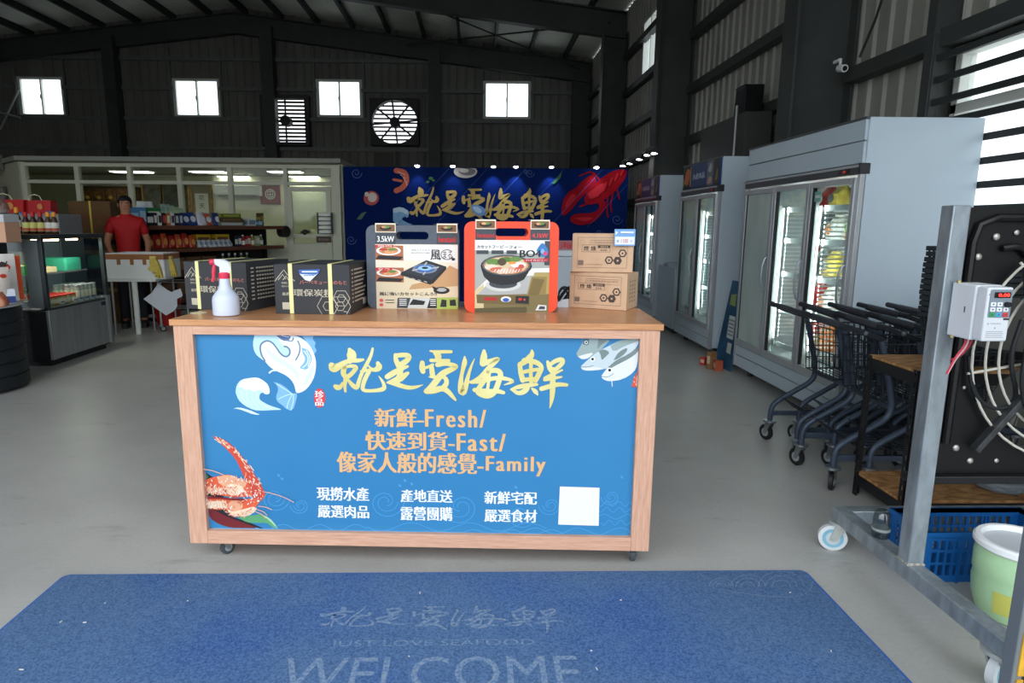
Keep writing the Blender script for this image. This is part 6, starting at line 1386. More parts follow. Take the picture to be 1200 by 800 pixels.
for col in range(7):
    for row in range(4):
        y = .10 + col * .075; x = -.10 - row * .10; i += 1
        jar('red-lidded jar on the lower deck of the display case, near half' , x, y, .577, (196, 190, 120) if col % 2 else (206, 150, 90), (214, 52, 36), JG)
for col in range(5):
    for row in range(2): jar('green-lidded jar behind the red-lidded jars in the display case', -.52 - row * .09, .22 + col * .085, .577, (150, 160, 110), (30, 160, 70), JG, .14)
for col in range(5):
    for row in range(3): jar('tall silver-capped jar on the lower deck of the display case, far half', -.11 - row * .11, .66 + col * .072, .577, (156, 160, 150), (170, 176, 178), JG, .17, .032)
for k in range(6):
    q = MB(); y = .42 + k * .1 if k else .30; q.prism(mat((232, 236, 244), .5), [(-.032, .0), (.032, .0), (.032, .036), (-.032, .036)], lambda u, v, d: (-.012 + d + v * .1, u, v), 0, .002); q.prism(mat((50, 80, 170), .5), [(-.032, .024), (.032, .024), (.032, .036), (-.032, .036)], lambda u, v, d: (-.0095 + d + v * .1, u, v), 0, .001)
    o = q.build('price_card', smooth=0); o.location = (KX1 - .002 - .035, KY0 + y, .581); tag(o, 'blue and white price card inside the display case glass, %s from the near end' % ('first', 'second', 'third', 'fourth', 'fifth', 'sixth')[k], 'price card', TGp)
# sauce bottles on top of the case
SG = 'sauce bottles on top of the display case'
for i, px in enumerate((22.5, 32.5, 41, 49.5, 58.5, 65.5)):
    red = i in (1, 2, 3); p = at_y(px, 277, KY0 + .45); X = p[0]
    t = thing('sauce_bottle', '%s-capped sauce bottle on the display case, %s from the left' % ('red' if red else 'orange', ('first', 'second', 'third', 'fourth', 'fifth', 'sixth')[i]), 'bottle', (X, KY0 + .45, KH + .001), 0, SG); hgt = .215 if i else .26
    q = MB(); q.lathe(mat((60, 26, 22) if red else (70, 52, 30), .3), [(.030, 0), (.034, .006), (.034, hgt * .58), (.018, hgt * .76), (.014, hgt * .86)], n=16); q.build('body', t)
    q = MB(); q.lathe(mat((196, 34, 34) if red else (232, 150, 40), .4), [(.020, hgt * .80), (.021, hgt * .82), (.020, hgt), (.012, hgt * 1.02)], n=14); q.build('cap', t)
    q = MB(); q.lathe(mat((206, 206, 120) if red else (222, 222, 214), .5), [(.0345, hgt * .12), (.035, hgt * .13), (.035, hgt * .52), (.0345, hgt * .53)], n=16); q.lathe(mat((190, 90, 60), .5), [(.0352, hgt * .14), (.0355, hgt * .15), (.0355, hgt * .26), (.0352, hgt * .27)], n=16); q.build('label', t)
# round snack stand, corner of another counter
st = thing('round_stand', 'dark ribbed round plastic stand with white top at the left edge', 'stand', (-4.33, 5.45, 0)); dkp = mat((28, 33, 38), .5); RS = .46
prof = []
for k in range(6):
    z = .02 + k * .112; prof += [(RS - .012, z), (RS, z + .012), (RS, z + .098), (RS - .012, z + .11)]
q = MB(); q.lathe(dkp, [(RS - .06, 0)] + prof + [(RS - .02, .70)], n=40); q.build('body', st)
q = MB(); q.lathe(mat((196, 202, 206), .35), [(RS - .02, .701), (RS + .012, .706), (RS + .012, .728), (RS - .01, .735), (.001, .735)], n=40); q.build('top', st)
SN = 'snack bags on the round stand'
def snack(label, x, y, z, w, hgt, rz, c, c2, grp, ch=None):
    t = thing('snack_bag', label, 'bag', (x, y, z), rz, grp); bm_ = mat(c, .35, noise=.08, scale=12); q = MB(); n = 7; vs = []; fs = []; d = .05
    for i in range(n + 1):
        v = i / n; 
        for s in (-1, 1):
            for j in range(n + 1): u = j / n; k = (math.sin(PI * min(max(v, 0), 1)) ** .5) * (math.sin(PI * u) ** .5); vs.append(((u - .5) * w, s * d * k * .9, v * hgt))
    m_ = n + 1
    for i in range(n):
        for j in range(n):
            a = i * 2 * m_ + j; fs.append((a, a + 1, a + 2 * m_ + 1, a + 2 * m_)); b = a + m_; fs.append((b + 2 * m_, b + 2 * m_ + 1, b + 1, b))
    q.add(vs, fs, bm_); bd_ = q.build('bag', t)
    q = MB(); r_ = random.Random(int(x * 1000)); to = lambda u, v, dd: (u, -d * .9 * (math.sin(PI * min(max(v / hgt, .02), .98)) ** .5) * (math.sin(PI * min(max(u / w + .5, .02), .98)) ** .5) - .003 - dd, v)
    for k in range(6):
        cx, cy = r_.uniform(-w * .3, w * .3), r_.uniform(hgt * .15, hgt * .85); q.flat(mat(c2[k % len(c2)], .4), ell(cx, cy, w * .12, hgt * .06, 9), to, k * .0004)
    if ch: q.text(mat((30, 26, 26), .5), ch, (-w * .15, hgt * .55, w * .3, hgt * .85), to, .004)
    q.build('print', bd_, smooth=0)
snack('white snack bag with orange print leaning at the back of the round stand', at_y(0, 330, 5.60)[0], 5.60, .736, .24, .40, R(38), (226, 222, 216), ((206, 60, 40), (220, 130, 60), (60, 40, 36)), SN, '鮮')
snack('orange-edged white snack bag at the right of the round stand', at_y(13, 330, 5.72)[0], 5.72, .736, .16, .38, R(38), (228, 92, 50), ((226, 222, 216), (228, 226, 220), (196, 60, 40)), SN)
snack('tall snack bag with orange flowers at the left edge of the round stand', at_y(-6, 330, 5.42)[0], 5.42, .736, .20, .30, R(38), (216, 206, 196), ((220, 140, 60), (190, 60, 40)), SN)
t = thing('label_card', 'blue and white label card at the front of the round stand', 'price card', (at_y(9, 335, 5.45)[0], 5.45, .736), R(35)); q = MB(); q.box(mat((214, 220, 232), .5), -.045, .045, -.003, 0, 0, .12); cb2 = q.build('card', t, bevel=.001); q = MB(); q.box(mat((36, 62, 130), .5), -.045, .045, -.0045, -.0032, 0.004, .06); q.build('print', cb2, smooth=0)
t = thing('snack_tub', 'small orange and pink packet lying at the front of the round stand', 'packet', (at_y(-2, 335, 5.22)[0], 5.22, .736), R(10)); q = pouch_mesh(mat((206, 150, 120), .5, c2=(190, 80, 60), scale=20), None, .12, .10, .12, 9); q.build('packet', t)
# shelf behind the stand with boxes and red gift bags
cbx = at_y(60, 270, 8.0)
sc = thing('storage_cabinet', 'grey steel cabinet behind the glass display case', 'cabinet', (-5.75, 8.05, 0)); q = MB(); gcm = mat((126, 130, 132), .5); q.box(gcm, -1.1, .86, -.2, .25, .06, 1.50); q.build('body', sc, bevel=.006)
q = MB(); q.box(mat((60, 62, 64), .6), -1.05, .8, -.16, .2, 0, .06); q.build('plinth', sc)
for i in range(3): q = MB(); q.box(mat((136, 140, 142), .5), -1.08 + i * .645, -1.08 + i * .645 + .63, -.215, -.2005, .10, 1.46); d_ = q.build('door', sc, bevel=.003); q = MB(); q.cyl(alu, (-1.08 + i * .645 + .57, -.23, .8), (-1.08 + i * .645 + .57, -.23, .95), .008, n=8); q.build('handle', d_)
rg = mat((168, 14, 20), .5, noise=.1, scale=5)
def gift(label, x0, x1, ytop, ybot, Y, tagc):
    p0 = at_y(x0, ybot, Y); p1 = at_y(x1, ytop, Y); w = (p1[0] - p0[0]) / 2; z0 = 1.501; hgt = p1[2] - z0
    t = thing('gift_bag', label, 'gift bag', ((p0[0] + p1[0]) / 2, Y + .07, z0), 0, 'red gift bags on the grey cabinet'); q = MB(); q.prism(rg, [(-w, 0), (w, 0), (w * .98, hgt), (-w * .98, hgt)], lambda u, v, d: (u, d * (1 - .3 * v / hgt), v), -.07, .07); b_ = q.build('bag', t, bevel=.004)
    q = MB(); q.tube(mat((206, 196, 160), .6), [(-w * .5, -.05, hgt), (-w * .4, -.06, hgt + .05), (0, -.065, hgt + .07), (w * .3, -.06, hgt + .05), (w * .4, -.05, hgt)], .006, 6); q.build('handle', t)
    q = MB(); q.flat(mat((190, 120, 60), .5), ell(w * .3, hgt * .55, w * .2, w * .2, 10), lambda u, v, d: (u, -.071 - d, v), 0.001); q.build('ornament', b_, smooth=0)
gift('red paper gift bag at the far left on the grey cabinet', -14, 26, 234, 262, 7.9, 0)
gift('red paper gift bag with gold ornament right of the other red bag', 27, 58, 235, 262, 7.95, 0)
q = MB(); p = at_y(21, 254, 7.3)
for (px, py, nm) in ((21, 249, 'left'), (58, 248, 'right')):
    p = at_y(px, py, 7.868); t = thing('shelf_tag', 'small blue and white tag hanging before the red gift bags, %s one' % nm, 'price card', (p[0], 7.868, p[2] - .05)); q = MB(); q.box(mat((170, 190, 226), .5), -.045, .045, -.004, 0, -.02, .055); c_ = q.build('card', t, bevel=.001); q = MB(); q.box(mat((50, 84, 160), .5), -.045, .045, -.0055, -.0042, .03, .055); q.build('print', c_, smooth=0)
    q = MB(); q.cyl(mat((200, 204, 206), .4), (0, .005, -.02), (0, .005, 1.5008 - p[2] + .05), .005, n=6); q.build('stem', t)
p0 = at_y(-2, 274, 6.9); p1 = at_y(23, 262, 6.9)
t = thing('white_carton', 'low white and peach carton left of the sauce bottles', 'box', (at_y(23, 270, 6.0)[0] - .22, 6.06, 1.0)); q = MB(); q.box(mat((216, 168, 138), .6), -.15, .12, -.1, .1, .22, .40).box(mat((206, 210, 214), .6), -.15, .12, -.102, .1, .40, .47); q.build('carton', t, bevel=.004); q = MB(); q.box(blk2, -.15, -.02, -.1, .1, -1.0, .219); q.build('stand', t, bevel=.004)
t = thing('wrapped_snack', 'clear wrapped snack parcel on the white and peach carton', 'parcel', (at_y(6, 270, 6.0)[0] - .10, 6.06, 1.472)); q = pouch_mesh(mat((196, 186, 180), .3, c2=(160, 90, 70), scale=14), None, .2, .16, .16, 5); q.build('parcel', t)

# brown cartons, white table, foam box, gloves, trolley
bcm = mat((98, 72, 38), .7, noise=.06, scale=10); CG = 'brown cartons stacked behind the man'
CBX = at_y(106, 260, 9.2)[0]; zz = 0
for i, (hh, nm) in enumerate(((.60, 'lowest of the stack behind the table'), (.50, 'second in the stack behind the table'), (.07, None), (.52, 'topmost of the stack, with a yellow strap and faded print'))):
    zb2 = zz; zz += hh + .001; w = .285
    if nm is None:
        q = MB(); q.box(mat((22, 40, 28), .6), CBX - w - .02, CBX + w + .02, 9.16, 9.68, zb2, zb2 + hh); tag(q.build('dark_tray', bevel=.01), 'dark green flat tray under the topmost brown carton', 'tray'); continue
    t = thing('brown_carton', 'brown carton, ' + nm, 'box', (CBX, 9.42, zb2), 0, CG); q = MB(); q.box(bcm, -w, w, -.22, .22, 0, hh); b_ = q.build('carton', t, bevel=.005)
    if i == 3:
        q = MB(); q.box(mat((206, 180, 60), .5), .0, .025, -.224, -.2205, 0, hh).box(mat((206, 180, 60), .5),   .0, .025, -.224, .22, hh, hh + .003); q.build('strap', t, smooth=0)
        q = MB(); q.text(mat((110, 44, 30), .6), 'House Family', (-.26, .24, .24, .36), lambda u, v, d: (u, -.2208 - d, v), .0, .02); q.box(mat((120, 50, 34), .6), -.27, .22, -.2212, -.2204, .18, .195); q.build('lettering', b_, smooth=0)
    else:
        q = MB(); q.box(mat((150, 116, 66), .6), -w + .002, w - .002, -.222, -.2203, hh * .75, hh * .75 + .05); q.build('tape', b_, smooth=0)
TX0 = at_y(124, 330, 8.25)[0]; TX1 = at_y(197, 326, 8.3)[0]; tzt = at_y(160, 327, 8.25)[2]
tb_ = thing('white_table', 'white table with round white legs behind the display case', 'table', ((TX0 + TX1) / 2, 8.55, 0)); tw = (TX1 - TX0) / 2
q = MB(); q.box(whf, -tw, tw * .62, -.28, .22, tzt - .035, tzt); q.build('tabletop', tb_, bevel=.004)
lx = at_y(160, 360, 8.31)[0] - (TX0 + TX1) / 2
for (x, y) in ((lx, -.24), (-tw * .9, -.24), (lx, .18), (-tw * .9, .18)): q = MB(); wl = x == lx and y < 0; q.cyl(whf if wl else mat((150, 152, 150), .35, .7), (x, y, 0), (x, y, tzt - .036), .034 if wl else .014, n=14); q.build('leg', tb_)
fb = thing('foam_box', 'white foam box edged with brown tape on the white table', 'box', ((TX0 + TX1) / 2 - .02, 8.55, tzt + .001)); fh = at_y(160, 298, 8.3)[2] - tzt; fwid = tw * .97
fm = mat((218, 222, 222), .8); brt = mat((150, 96, 54), .5); q = MB(); to = lambda u, v, d: (u, v, d); q.prism(fm, rrect(-fwid, -.26, fwid, .20, .02), to, 0, .02).prism(fm, rrect(-fwid, -.26, fwid, .20, .02), to, .02, fh, [rrect(-fwid + .04, -.22, fwid - .04, .16, .02)]); q.build('box', fb, smooth=0)
q = MB(); q.prism(brt, rrect(-fwid - .002, -.262, fwid + .002, .202, .02), to, fh - .065, fh + .002, [rrect(-fwid + .03, -.23, fwid - .03, .17, .02)]).prism(fm, rrect(-fwid + .001, -.259, fwid - .001, .199, .02), to, fh + .002, fh + .014, [rrect(-fwid + .05, -.21, fwid - .05, .15, .02)])
for u in (-.6, -.15, .28, .62): q.box(brt, fwid * u, fwid * u + .045, -.264, -.2605, fh - .13, fh - .06)
q.build('tape', fb, smooth=0)
tr = thing('chrome_trolley', 'chrome wire trolley on black castors at the right of the foam box', 'trolley', (at_y(188, 388, 8.5)[0] + .02, 8.50, 0)); crm = mat((170, 172, 170), .3, .8)
for (x, y) in ((0, 0), (.0, .42), (.36, .42), (.36, 0)): q = MB(); q.cyl(crm, (x, y, .09), (x, y, tzt - .03), .015, n=10); q.build('post', tr); castor(tr, x, y, .04, .095, .7, mat((30, 32, 34), .5))
q = MB()
for k in range(6): q.cyl(crm, (.0, .02 + k * .08, .30), (.36, .02 + k * .08, .30), .004, n=5)
q.build('wire_shelf', tr); q = MB(); q.cyl(crm, (0, 0, .30), (0, .42, .30), .006, n=6).cyl(crm, (0, 0, tzt - .06), (0, .42, tzt - .06), .008, n=6).cyl(crm, (0, .42, tzt - .06), (.36, .42, tzt - .06), .006, n=6).cyl(crm, (0, 0, tzt - .06), (.36, 0, tzt - .06), .006, n=6).cyl(crm, (.36, 0, tzt - .06), (.36, .42, tzt - .06), .006, n=6).cyl(crm, (.36, 0, .30), (.36, .42, .30), .006, n=6); q.build('rim_rail', tr)
def glove(label, px0, px1, py0, py1, Y):
    p0 = at_y(px0, py1, Y); p1 = at_y(px1, py0, Y); w = p1[0] - p0[0]; hgt = p1[2] - p0[2]; t = thing('rubber_glove', label, 'glove', (p0[0], Y, p0[2]), 0, 'yellow rubber gloves hanging by the foam box'); gm_ = mat((206, 182, 84), .5, noise=.12, scale=20)
    q = MB(); to = lambda u, v, d: (u * w, d, v * hgt); q.prism(gm_, smoothpts([(.25, 1), (.55, 1.02), (.72, .8), (.85, .55), (.95, .25), (1.0, .05), (.9, 0), (.80, .22), (.78, .02), (.68, .0), (.64, .22), (.58, .04), (.48, .06), (.48, .28), (.40, .20), (.30, .26), (.34, .40), (.10, .36), (.0, .48), (.2, .58), (.15, .8), (.25, 1)], 1)[:-1], to, -.02, .02); q.build('glove', t, bevel=.006)
    q = MB(); q.prism(mat((214, 196, 110), .5), [(.2, .93), (.62, .95), (.60, 1.03), (.22, 1.03)], to, -.024, .024); q.build('cuff', t, bevel=.003)
glove('yellow rubber glove hanging in front of the foam box', 175, 189, 301, 326, 8.266); glove('yellow rubber glove hanging right of the foam box', 195, 206, 301, 324, 8.45)
cl = thing('hanging_cloth', 'pale grey-white cloth hanging by its corner from the chrome trolley', 'cloth', (at_y(189, 350, 8.50)[0], 8.50, at_y(189, 350, 8.50)[2])); q = MB(); cm_ = mat((206, 212, 222), .7)
pz = [((px - 189) * .0113, (350 - py) * .0113) for px, py in ((188, 332), (198, 340), (202, 342), (206, 340), (213, 338), (215, 346), (208, 350), (208, 358), (203, 364), (194, 369), (183, 360), (170, 350), (180, 343))]
q.prism(cm_, pz, lambda u, v, d: (u, -.03 + d + .008 * math.sin(u * 14) + .006 * math.sin(v * 12), v), 0, .006); q.build('cloth', cl, smooth=60)
q = MB(); q.cyl(cm_, (0, .0, .19), (-.005, .035, .21), .012, n=8); q.build('knot', cl)
bk2 = thing('red_bucket', 'red plastic bucket on the floor behind the white table legs', 'bucket', (at_y(172, 365, 8.98)[0] + .22, 9.12, 0)); q = MB(); q.lathe(mat((170, 26, 24), .45), [(.13, 0), (.14, .006), (.19, .40), (.20, .405), (.20, .42), (.182, .42), (.178, .40), (.13, .02), (.001, .015)], n=28); q.build('body', bk2)
q = MB(); q.tube(mat((180, 182, 180), .4, .6), [(.2 * math.cos(a), .02, .40 - .12 * math.sin(a)) for a in [PI * i / 14 for i in range(15)]], .005, 6); q.build('handle', bk2)

# ================================================================== GONDOLA OF GROCERIES
GX1, GY0, GY1 = at_y(176, 297, 9.35)[0], 9.35, 11.85; GRZ = R(-30); GC, GS = math.cos(GRZ), math.sin(GRZ); gd = .46; gw = mat((84, 50, 34), .55, noise=.2, scale=6, stretch=(3, 1, 3)); gdk = mat((34, 30, 28), .6)
go = thing('grocery_shelf', 'dark wooden grocery shelf unit with packed shelves right of the man', 'shelf', (GX1, GY0, 0), GRZ); gl_ = GY1 - GY0; SHZ = (.28, .66, 1.03, 1.36)
for z in SHZ: q = MB(); q.box(gw, -gd, 0, 0, gl_, z - .03, z).box(mat((96, 58, 40), .5), 0, .012, 0, gl_, z - .05, z + .008); q.build('shelf', go, bevel=.003)
q = MB(); q.box(gdk, -gd - .02, -gd - .001, 0, gl_, .05, 1.36); q.build('back_panel', go, smooth=0)
for y in (0.02, gl_ / 2, gl_ - .02): q = MB(); q.box(gdk, -gd, -gd + .05, y - .02, y + .02, 0, 1.33).box(gdk, -gd, -.04, y - .02, y + .02, 0, .05); q.build('upright', go)
q = MB(); q.cyl(gdk, (-.02, gl_ + .10, 1.27), (-.16, gl_ + .10, 1.27), .10, n=24).box(gdk, -.12, -.05, gl_, gl_ + .05, 1.25, 1.29); q.build('end_drum', go, bevel=.004)
def good(kind, label, x, y, z, w, d, hgt, c, c2, grp, cat, lean=0.0, seed=0):
    t = thing(kind, label, cat, (GX1 + x * GC - y * GS, GY0 + x * GS + y * GC, z + .001), GRZ, grp)
    if kind == 'pouch_pack':
        o = pouch_mesh(mat(c, .35, noise=.2, scale=16), None, w, d, hgt, seed).build('pouch', t); q = MB(); q.prism(mat(c2, .45), ell(0, hgt * .45, w * .3, hgt * .22, 12), lambda u, v, dd: (d / 2 * 1.02 + dd, u, v), 0, .004); q.build('label', o, smooth=0); o.rotation_euler = (0, -lean, 0)
    elif kind == 'bottle':
        q = MB(); r = w / 2; q.lathe(mat(c, .25), [(r * .9, 0), (r, .006), (r, hgt * .6), (r * .45, hgt * .8), (r * .4, hgt * .9)], n=14); o = q.build('body', t); q = MB(); q.lathe(mat(c2, .4), [(r * .48, hgt * .88), (r * .5, hgt), (.001, hgt)], n=12); q.build('cap', t); q = MB(); q.lathe(mat((220, 220, 206), .5), [(r * 1.01, hgt * .15), (r * 1.02, hgt * .17), (r * 1.02, hgt * .48), (r * 1.01, hgt * .5)], n=14); q.build('label', t)
    else:
        q = MB(); q.box(mat(c, .5, noise=.08, scale=12), -d / 2, d / 2, -w / 2, w / 2, 0, hgt); o = q.build('box', t, bevel=.003); q = MB(); q.box(mat(c2, .5), d / 2 + .0003, d / 2 + .0012, -w * .4, w * .4, hgt * .25, hgt * .8).box(mat(c2, .5), -d * .4, d * .4, -w / 2 - .0012, -w / 2 - .0003, hgt * .25, hgt * .7); q.build('label', o, smooth=0); o.rotation_euler = (0, -lean, 0)
    return t
G0 = 'goods on the top shelf of the grocery unit'
good('goods_box', 'light blue box at the near end of the top grocery shelf beside the man', -.26, .04, SHZ[3], .10, .22, .26, (84, 140, 190), (170, 200, 220), G0, 'box')
for i in range(7): good('goods_box', 'slim %s box with red top in the upright row on the top grocery shelf' % ('black', 'white', 'black', 'orange', 'white', 'black', 'navy')[i], -.10, .14 + i * .068, SHZ[3], .05, .16, .185, ((30, 30, 34), (214, 214, 210), (34, 34, 40), (190, 110, 50), (206, 206, 206), (28, 28, 32), (30, 40, 70))[i], ((214, 212, 206), (40, 40, 44), (196, 60, 50), (230, 220, 190), (60, 60, 66), (190, 190, 190), (180, 190, 210))[i], G0, 'box')
good('goods_box', 'green box behind the slim upright boxes on the top grocery shelf', -.30, .26, SHZ[3], .22, .16, .26, (46, 120, 66), (206, 214, 200), G0, 'box')
good('pouch_pack', 'large white plastic bag standing behind the green box', -.36, .22, SHZ[3], .30, .18, .36, (214, 218, 220), (200, 204, 208), G0, 'bag', 0, 11)
for i in range(4): good('pouch_pack', 'pale green-grey packet, %s of four leaning on the top grocery shelf' % ('first', 'second', 'third', 'fourth')[i], -.26 + i * .03, .52 + i * .05, SHZ[3], .20, .06, .34 - .02 * i, (132, 156, 142) if i < 2 else (150, 170, 140), (196, 206, 196), G0, 'packet', .25, 20 + i)
for i in range(5): good('pouch_pack', 'blue and white packet, %s of five in a row on the top grocery shelf' % ('first', 'second', 'third', 'fourth', 'fifth')[i], -.12 - .03 * (i % 2), .70 + i * .14, SHZ[3], .15, .07, .21 + .01 * (i % 3), ((28, 54, 124), (34, 70, 140), (214, 214, 222), (190, 90, 60), (40, 60, 110))[i], (214, 216, 226), G0, 'packet', .3, 30 + i)
for i in range(3): good('goods_box', 'flat olive-brown box, %s of a stack at the middle of the top grocery shelf' % ('bottom', 'second', 'top')[i], -.20, 1.50, SHZ[3] + i * .066, .50 - .06 * i, .24, .065, ((120, 130, 116), (78, 60, 40), (96, 110, 40))[i], ((190, 196, 190), (120, 90, 60), (150, 160, 70))[i], G0, 'box')
good('goods_box', 'small white box near the far end of the top grocery shelf', -.16, 1.92, SHZ[3], .16, .14, .12, (196, 200, 200), (120, 140, 160), G0, 'box'); good('goods_box', 'small teal box at the far end of the top grocery shelf', -.14, 2.08, SHZ[3], .10, .12, .10, (40, 110, 140), (180, 200, 210), G0, 'box'); good('goods_box', 'slim upright brown box at the far end of the top grocery shelf', -.18, 2.17, SHZ[3], .05, .12, .22, (70, 60, 40), (150, 130, 60), G0, 'box')
G1 = 'goods on the second shelf of the grocery unit'
for i in range(7): good('pouch_pack', '%s snack pouch, %s in the row on the second grocery shelf' % (('orange-red', 'dark red')[i % 2], ('first', 'second', 'third', 'fourth', 'fifth', 'sixth', 'seventh')[i]), -.10, .07 + i * .115, SHZ[2], .11, .08, .20 + .015 * (i % 3), ((176, 70, 34), (150, 30, 28))[i % 2], (206, 140, 70), G1, 'packet', .1, 50 + i)
for i in range(7): good('pouch_pack', 'silver-white pouch, %s in the row on the second grocery shelf' % ('first', 'second', 'third', 'fourth', 'fifth', 'sixth', 'seventh')[i], -.09, .90 + i * .09, SHZ[2], .09, .07, .13, (190, 198, 204), (120, 140, 160), G1, 'packet', .35, 60 + i)
for i in range(2): good('goods_box', 'yellow-topped box, %s one behind the silver-white pouches' % ('nearer', 'farther')[i], -.28, 1.06 + i * .36, SHZ[2], .26, .12, .20, (206, 176, 40), (120, 80, 60), G1, 'box')
for i in range(6): good('bottle' if i % 2 else 'goods_box', 'small %s item, %s from the far end of the second grocery shelf' % (('navy', 'white-labelled red', 'red', 'yellow', 'pale green', 'green')[i], ('sixth', 'fifth', 'fourth', 'third', 'second', 'first')[i]), -.10, 1.62 + i * .095, SHZ[2], .07, .08, .17 + .02 * (i % 2), ((30, 40, 70), (150, 40, 40), (150, 30, 40), (170, 140, 60), (150, 170, 120), (90, 120, 70))[i], (200, 200, 190), G1, 'jar')
G2 = 'goods on the lower shelves of the grocery unit'
for i in range(4): good('goods_box', 'brown cardboard box, %s in the row on the third grocery shelf' % ('first', 'second', 'third', 'fourth')[i], -.16, .16 + i * .28, SHZ[1], .25, .26, .24, (92, 66, 42), (140, 104, 70), G2, 'box')
for i in range(5): good('bottle', 'green glass bottle with white label, %s in the row on the third grocery shelf' % ('first', 'second', 'third', 'fourth', 'fifth')[i], -.10, 1.30 + i * .12, SHZ[1], .075, .075, .27, (46, 84, 52), (190, 190, 180), G2, 'bottle')
for i in range(5): good('goods_box', 'brown cardboard box, %s in the row on the lowest grocery shelf' % ('first', 'second', 'third', 'fourth', 'fifth')[i], -.18, .18 + i * .36, SHZ[0], .32, .30, .30, (84, 58, 38), (130, 96, 64), G2, 'box')

# ================================================================== PERSON
def skin(name, verts, edges, radii, m, parent, sub=2, root=0):
    me = bpy.data.meshes.new(name); me.from_pydata(verts, edges, []); o = bpy.data.objects.new(name, me); COL.objects.link(o); o.parent = parent; me.materials.append(m)
    md = o.modifiers.new('skin', 'SKIN'); md.use_smooth_shade = True
    L = me.skin_vertices[0].data
    for i, r_ in enumerate(radii): L[i].radius = r_ if isinstance(r_, tuple) else (r_, r_)
    L[root].use_root = True
    s = o.modifiers.new('sub', 'SUBSURF'); s.levels = sub; s.render_levels = sub
    return o
p = at_y(143, 260, 8.98); pe = thing('person', 'person with short black hair in a red T-shirt standing behind the white table', 'person', (p[0] + .06, 8.98, 0), R(24))
skm = mat((176, 122, 92), .5); V = []; E = []; RA = []
def vtx(co, r_, link=None):
    V.append(co); RA.append(r_); 
    if link is not None: E.append((link, len(V) - 1))
    return len(V) - 1
pel = vtx((0, .0, .93), (.128, .088)); sp1 = vtx((0, -.005, 1.08), (.116, .080), pel); sp2 = vtx((0, 0, 1.26), (.142, .092), sp1); sp3 = vtx((0, .01, 1.43), (.14, .085), sp2); nk = vtx((0, .0, 1.51), (.060, .060), sp3); hd0 = vtx((0, -.012, 1.555), (.062, .070), nk)
hd1 = vtx((0, -.015, 1.60), (.072, .088), hd0); hd2 = vtx((0, -.008, 1.665), (.076, .092), hd1); hd3 = vtx((0, .0, 1.72), (.060, .075), hd2)
for s, bend in ((-1, 0), (1, 1)):
    sh = vtx((s * .160, .0, 1.43), (.060, .056), sp3)
    if s < 0: el = vtx((-.25, -.02, 1.16), (.044, .044), sh); wr = vtx((-.20, -.20, 1.00), (.030, .026), el); pm = vtx((-.185, -.265, .965), (.036, .020), wr)
    else: el = vtx((.235, .05, 1.14), (.044, .044), sh); wr = vtx((.22, -.08, .94), (.030, .026), el); pm = vtx((.215, -.13, .885), (.022, .036), wr)
    d = (Vector(V[pm]) - Vector(V[wr])).normalized(); side = Vector((1, 0, 0)) if s < 0 else Vector((0, 1, .3)).normalized()
    for k in range(4):
        b0 = Vector(V[pm]) + d * .022 + side * (k - 1.5) * .017; ln_ = (.032, .038, .036, .028)[k]
        f1 = vtx(tuple(b0), .0088, pm); f2 = vtx(tuple(b0 + d * ln_ + Vector((0, 0, -.008))), .0082, f1); f3 = vtx(tuple(b0 + d * ln_ * 1.75 + Vector((0, 0, -.024))), .007, f2)
    th = Vector(V[wr]) + d * .03 + side * (.038 if s < 0 else -.038); t1 = vtx(tuple(th), .0105, wr); vtx(tuple(th + d * .034 + side * (.01 if s < 0 else -.01)), .0085, t1)
for s in (-1, 1):
    hp = vtx((s * .09, 0, .86), (.088, .095), pel); kn = vtx((s * .105, -.015, .49), (.058, .062), hp); an = vtx((s * .11, .02, .10), (.040, .045), kn); hl_ = vtx((s * .112, -.03, .05), (.042, .035), an); vtx((s * .118, -.16, .032), (.042, .026), hl_)
body = skin('body', V, E, RA, skm, pe)
q = MB()                                               # facial features
for s in (-1, 1):
    q.ball(mat((206, 196, 186), .4), (s * .030, -.092, 1.640), .0095, 10, 1.3, .7, .6); q.ball(mat((34, 24, 20), .3), (s * .030, -.0975, 1.640), .0062, 8, 1, .6, .9)
q.build('eyes', body)
q = MB()
for s in (-1, 1): q.tube(mat((26, 22, 20), .6), [(s * .014, -.103, 1.658), (s * .030, -.105, 1.664), (s * .046, -.096, 1.660)], [.003, .0042, .0026], 6)
q.build('eyebrows', body)
q = MB(); q.add([(-.006, -.100, 1.648), (.006, -.100, 1.648), (.014, -.102, 1.606), (-.014, -.102, 1.606), (0, -.126, 1.611), (0, -.108, 1.645), (0, -.104, 1.600)], [(0, 5, 4, 3), (5, 1, 2, 4), (3, 4, 6), (4, 2, 6)], skm); q.build('nose', body, smooth=80)
q = MB(); q.tube(mat((160, 92, 82), .5), [(-.022, -.094, 1.582), (-.008, -.103, 1.584), (0, -.104, 1.582), (.008, -.103, 1.584), (.022, -.094, 1.582)], [.003, .0055, .005, .0055, .003], 8); q.build('mouth', body)
for s in (-1, 1): q = MB(); q.ball(skm, (s * .083, .005, 1.635), .024, 10, .35, .7, 1.25); q.build('ear', body)
hm_ = mat((22, 20, 20), .55, noise=.3, scale=120); q = MB(); n = 20; vs = []; fs = []
rows = ((1.64, 1.02, .55), (1.675, 1.05, .25), (1.705, 1.02, -.05), (1.735, .86, -.3), (1.757, .52, -.5), (1.765, .05, -.5))
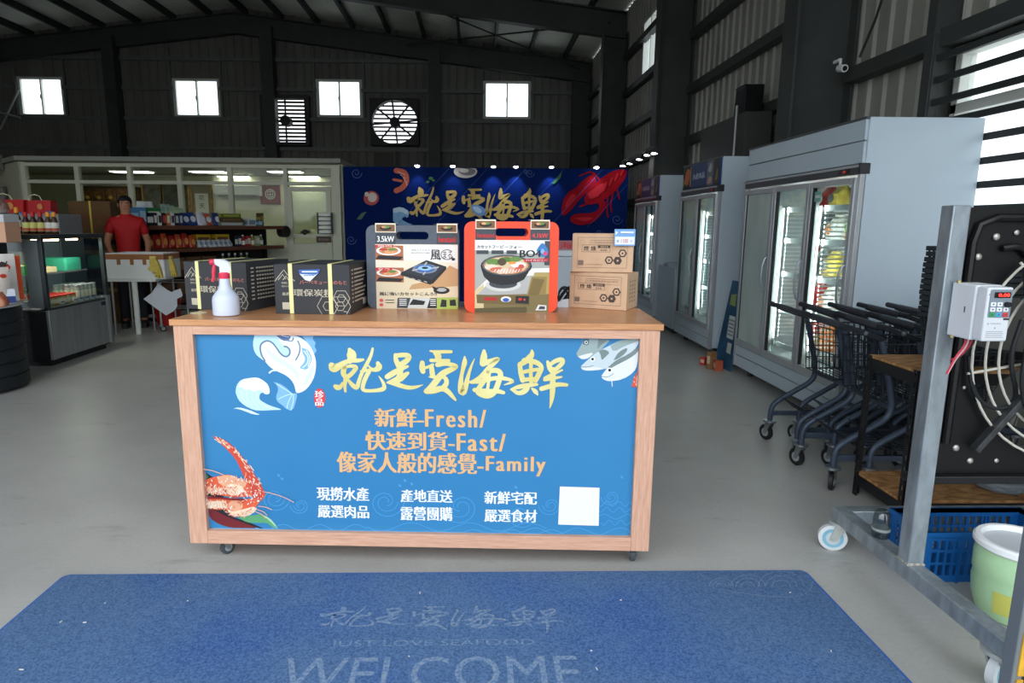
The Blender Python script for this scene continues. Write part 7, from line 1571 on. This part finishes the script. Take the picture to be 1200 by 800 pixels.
for (z, k, fr_cut) in rows:
    for j in range(n):
        a = 2 * PI * j / n; fx, fy = math.cos(a) * .086 * k, math.sin(a) * .106 * k; zf = z
        if fy < -.02 and z < 1.71: zf = max(z, 1.688 + .012 * math.sin(j * 2.1)); 
        vs.append((fx, fy + .0, zf + .003 * math.sin(j * 3.7)))
for i in range(len(rows) - 1):
    for j in range(n): fs.append((i*n + j, i*n + (j+1) % n, (i+1)*n + (j+1) % n, (i+1)*n + j))
low = len(vs)
for j in range(n):
    a = 2 * PI * j / n; vs.append((math.cos(a) * .074, max(math.sin(a) * .094 + .01, -.01), 1.60 if math.sin(a) > -.1 else 1.69))
for j in range(n):
    if math.sin(2 * PI * (j + .5) / n) > -.15: fs.append((low + j, low + (j+1) % n, (j+1) % n, j))
q.add(vs, fs, hm_); hr = q.build('hair', pe, smooth=80); s_ = hr.modifiers.new('soft', 'SUBSURF'); s_.levels = 1; s_.render_levels = 2
V = []; E = []; RA = []
a00 = vtx((0, 0, .74), (.155, .112)); a0 = vtx((0, 0, .90), (.160, .114), a00); a1 = vtx((0, -.005, 1.08), (.148, .108), a0); a2 = vtx((0, 0, 1.26), (.172, .118), a1); a3 = vtx((0, .008, 1.43), (.150, .096), a2); a4 = vtx((0, .004, 1.505), (.084, .080), a3); vtx((0, .002, 1.535), (.070, .070), a4)
for s in (-1, 1): b1 = vtx((s * .165, .0, 1.428), (.072, .068), a3); vtx((-.228, -.012, 1.245) if s < 0 else (.217, .03, 1.235), (.068, .066), b1)
skin('t_shirt', V, E, RA, mat((172, 12, 18), .7), pe)
V = []; E = []; RA = []
a0 = vtx((0, 0, .95), (.152, .106))
for s in (-1, 1): b1 = vtx((s * .09, 0, .85), (.096, .103), a0); b2 = vtx((s * .105, -.012, .49), (.072, .074), b1); vtx((s * .11, .015, .09), (.058, .060), b2)
skin('trousers', V, E, RA, mat((34, 38, 46), .8), pe)
for s in (-1, 1): q = MB(); q.prism(mat((28, 28, 30), .5), [(.052, -.10), (.052, .03), (.03, .06), (-.03, .06), (-.048, .03), (-.052, -.12), (-.03, -.235), (.03, -.235)], lambda u, v, d: (s * .114 + u, v, d), 0, .085); q.build('shoe', pe, bevel=.018, seg=3)
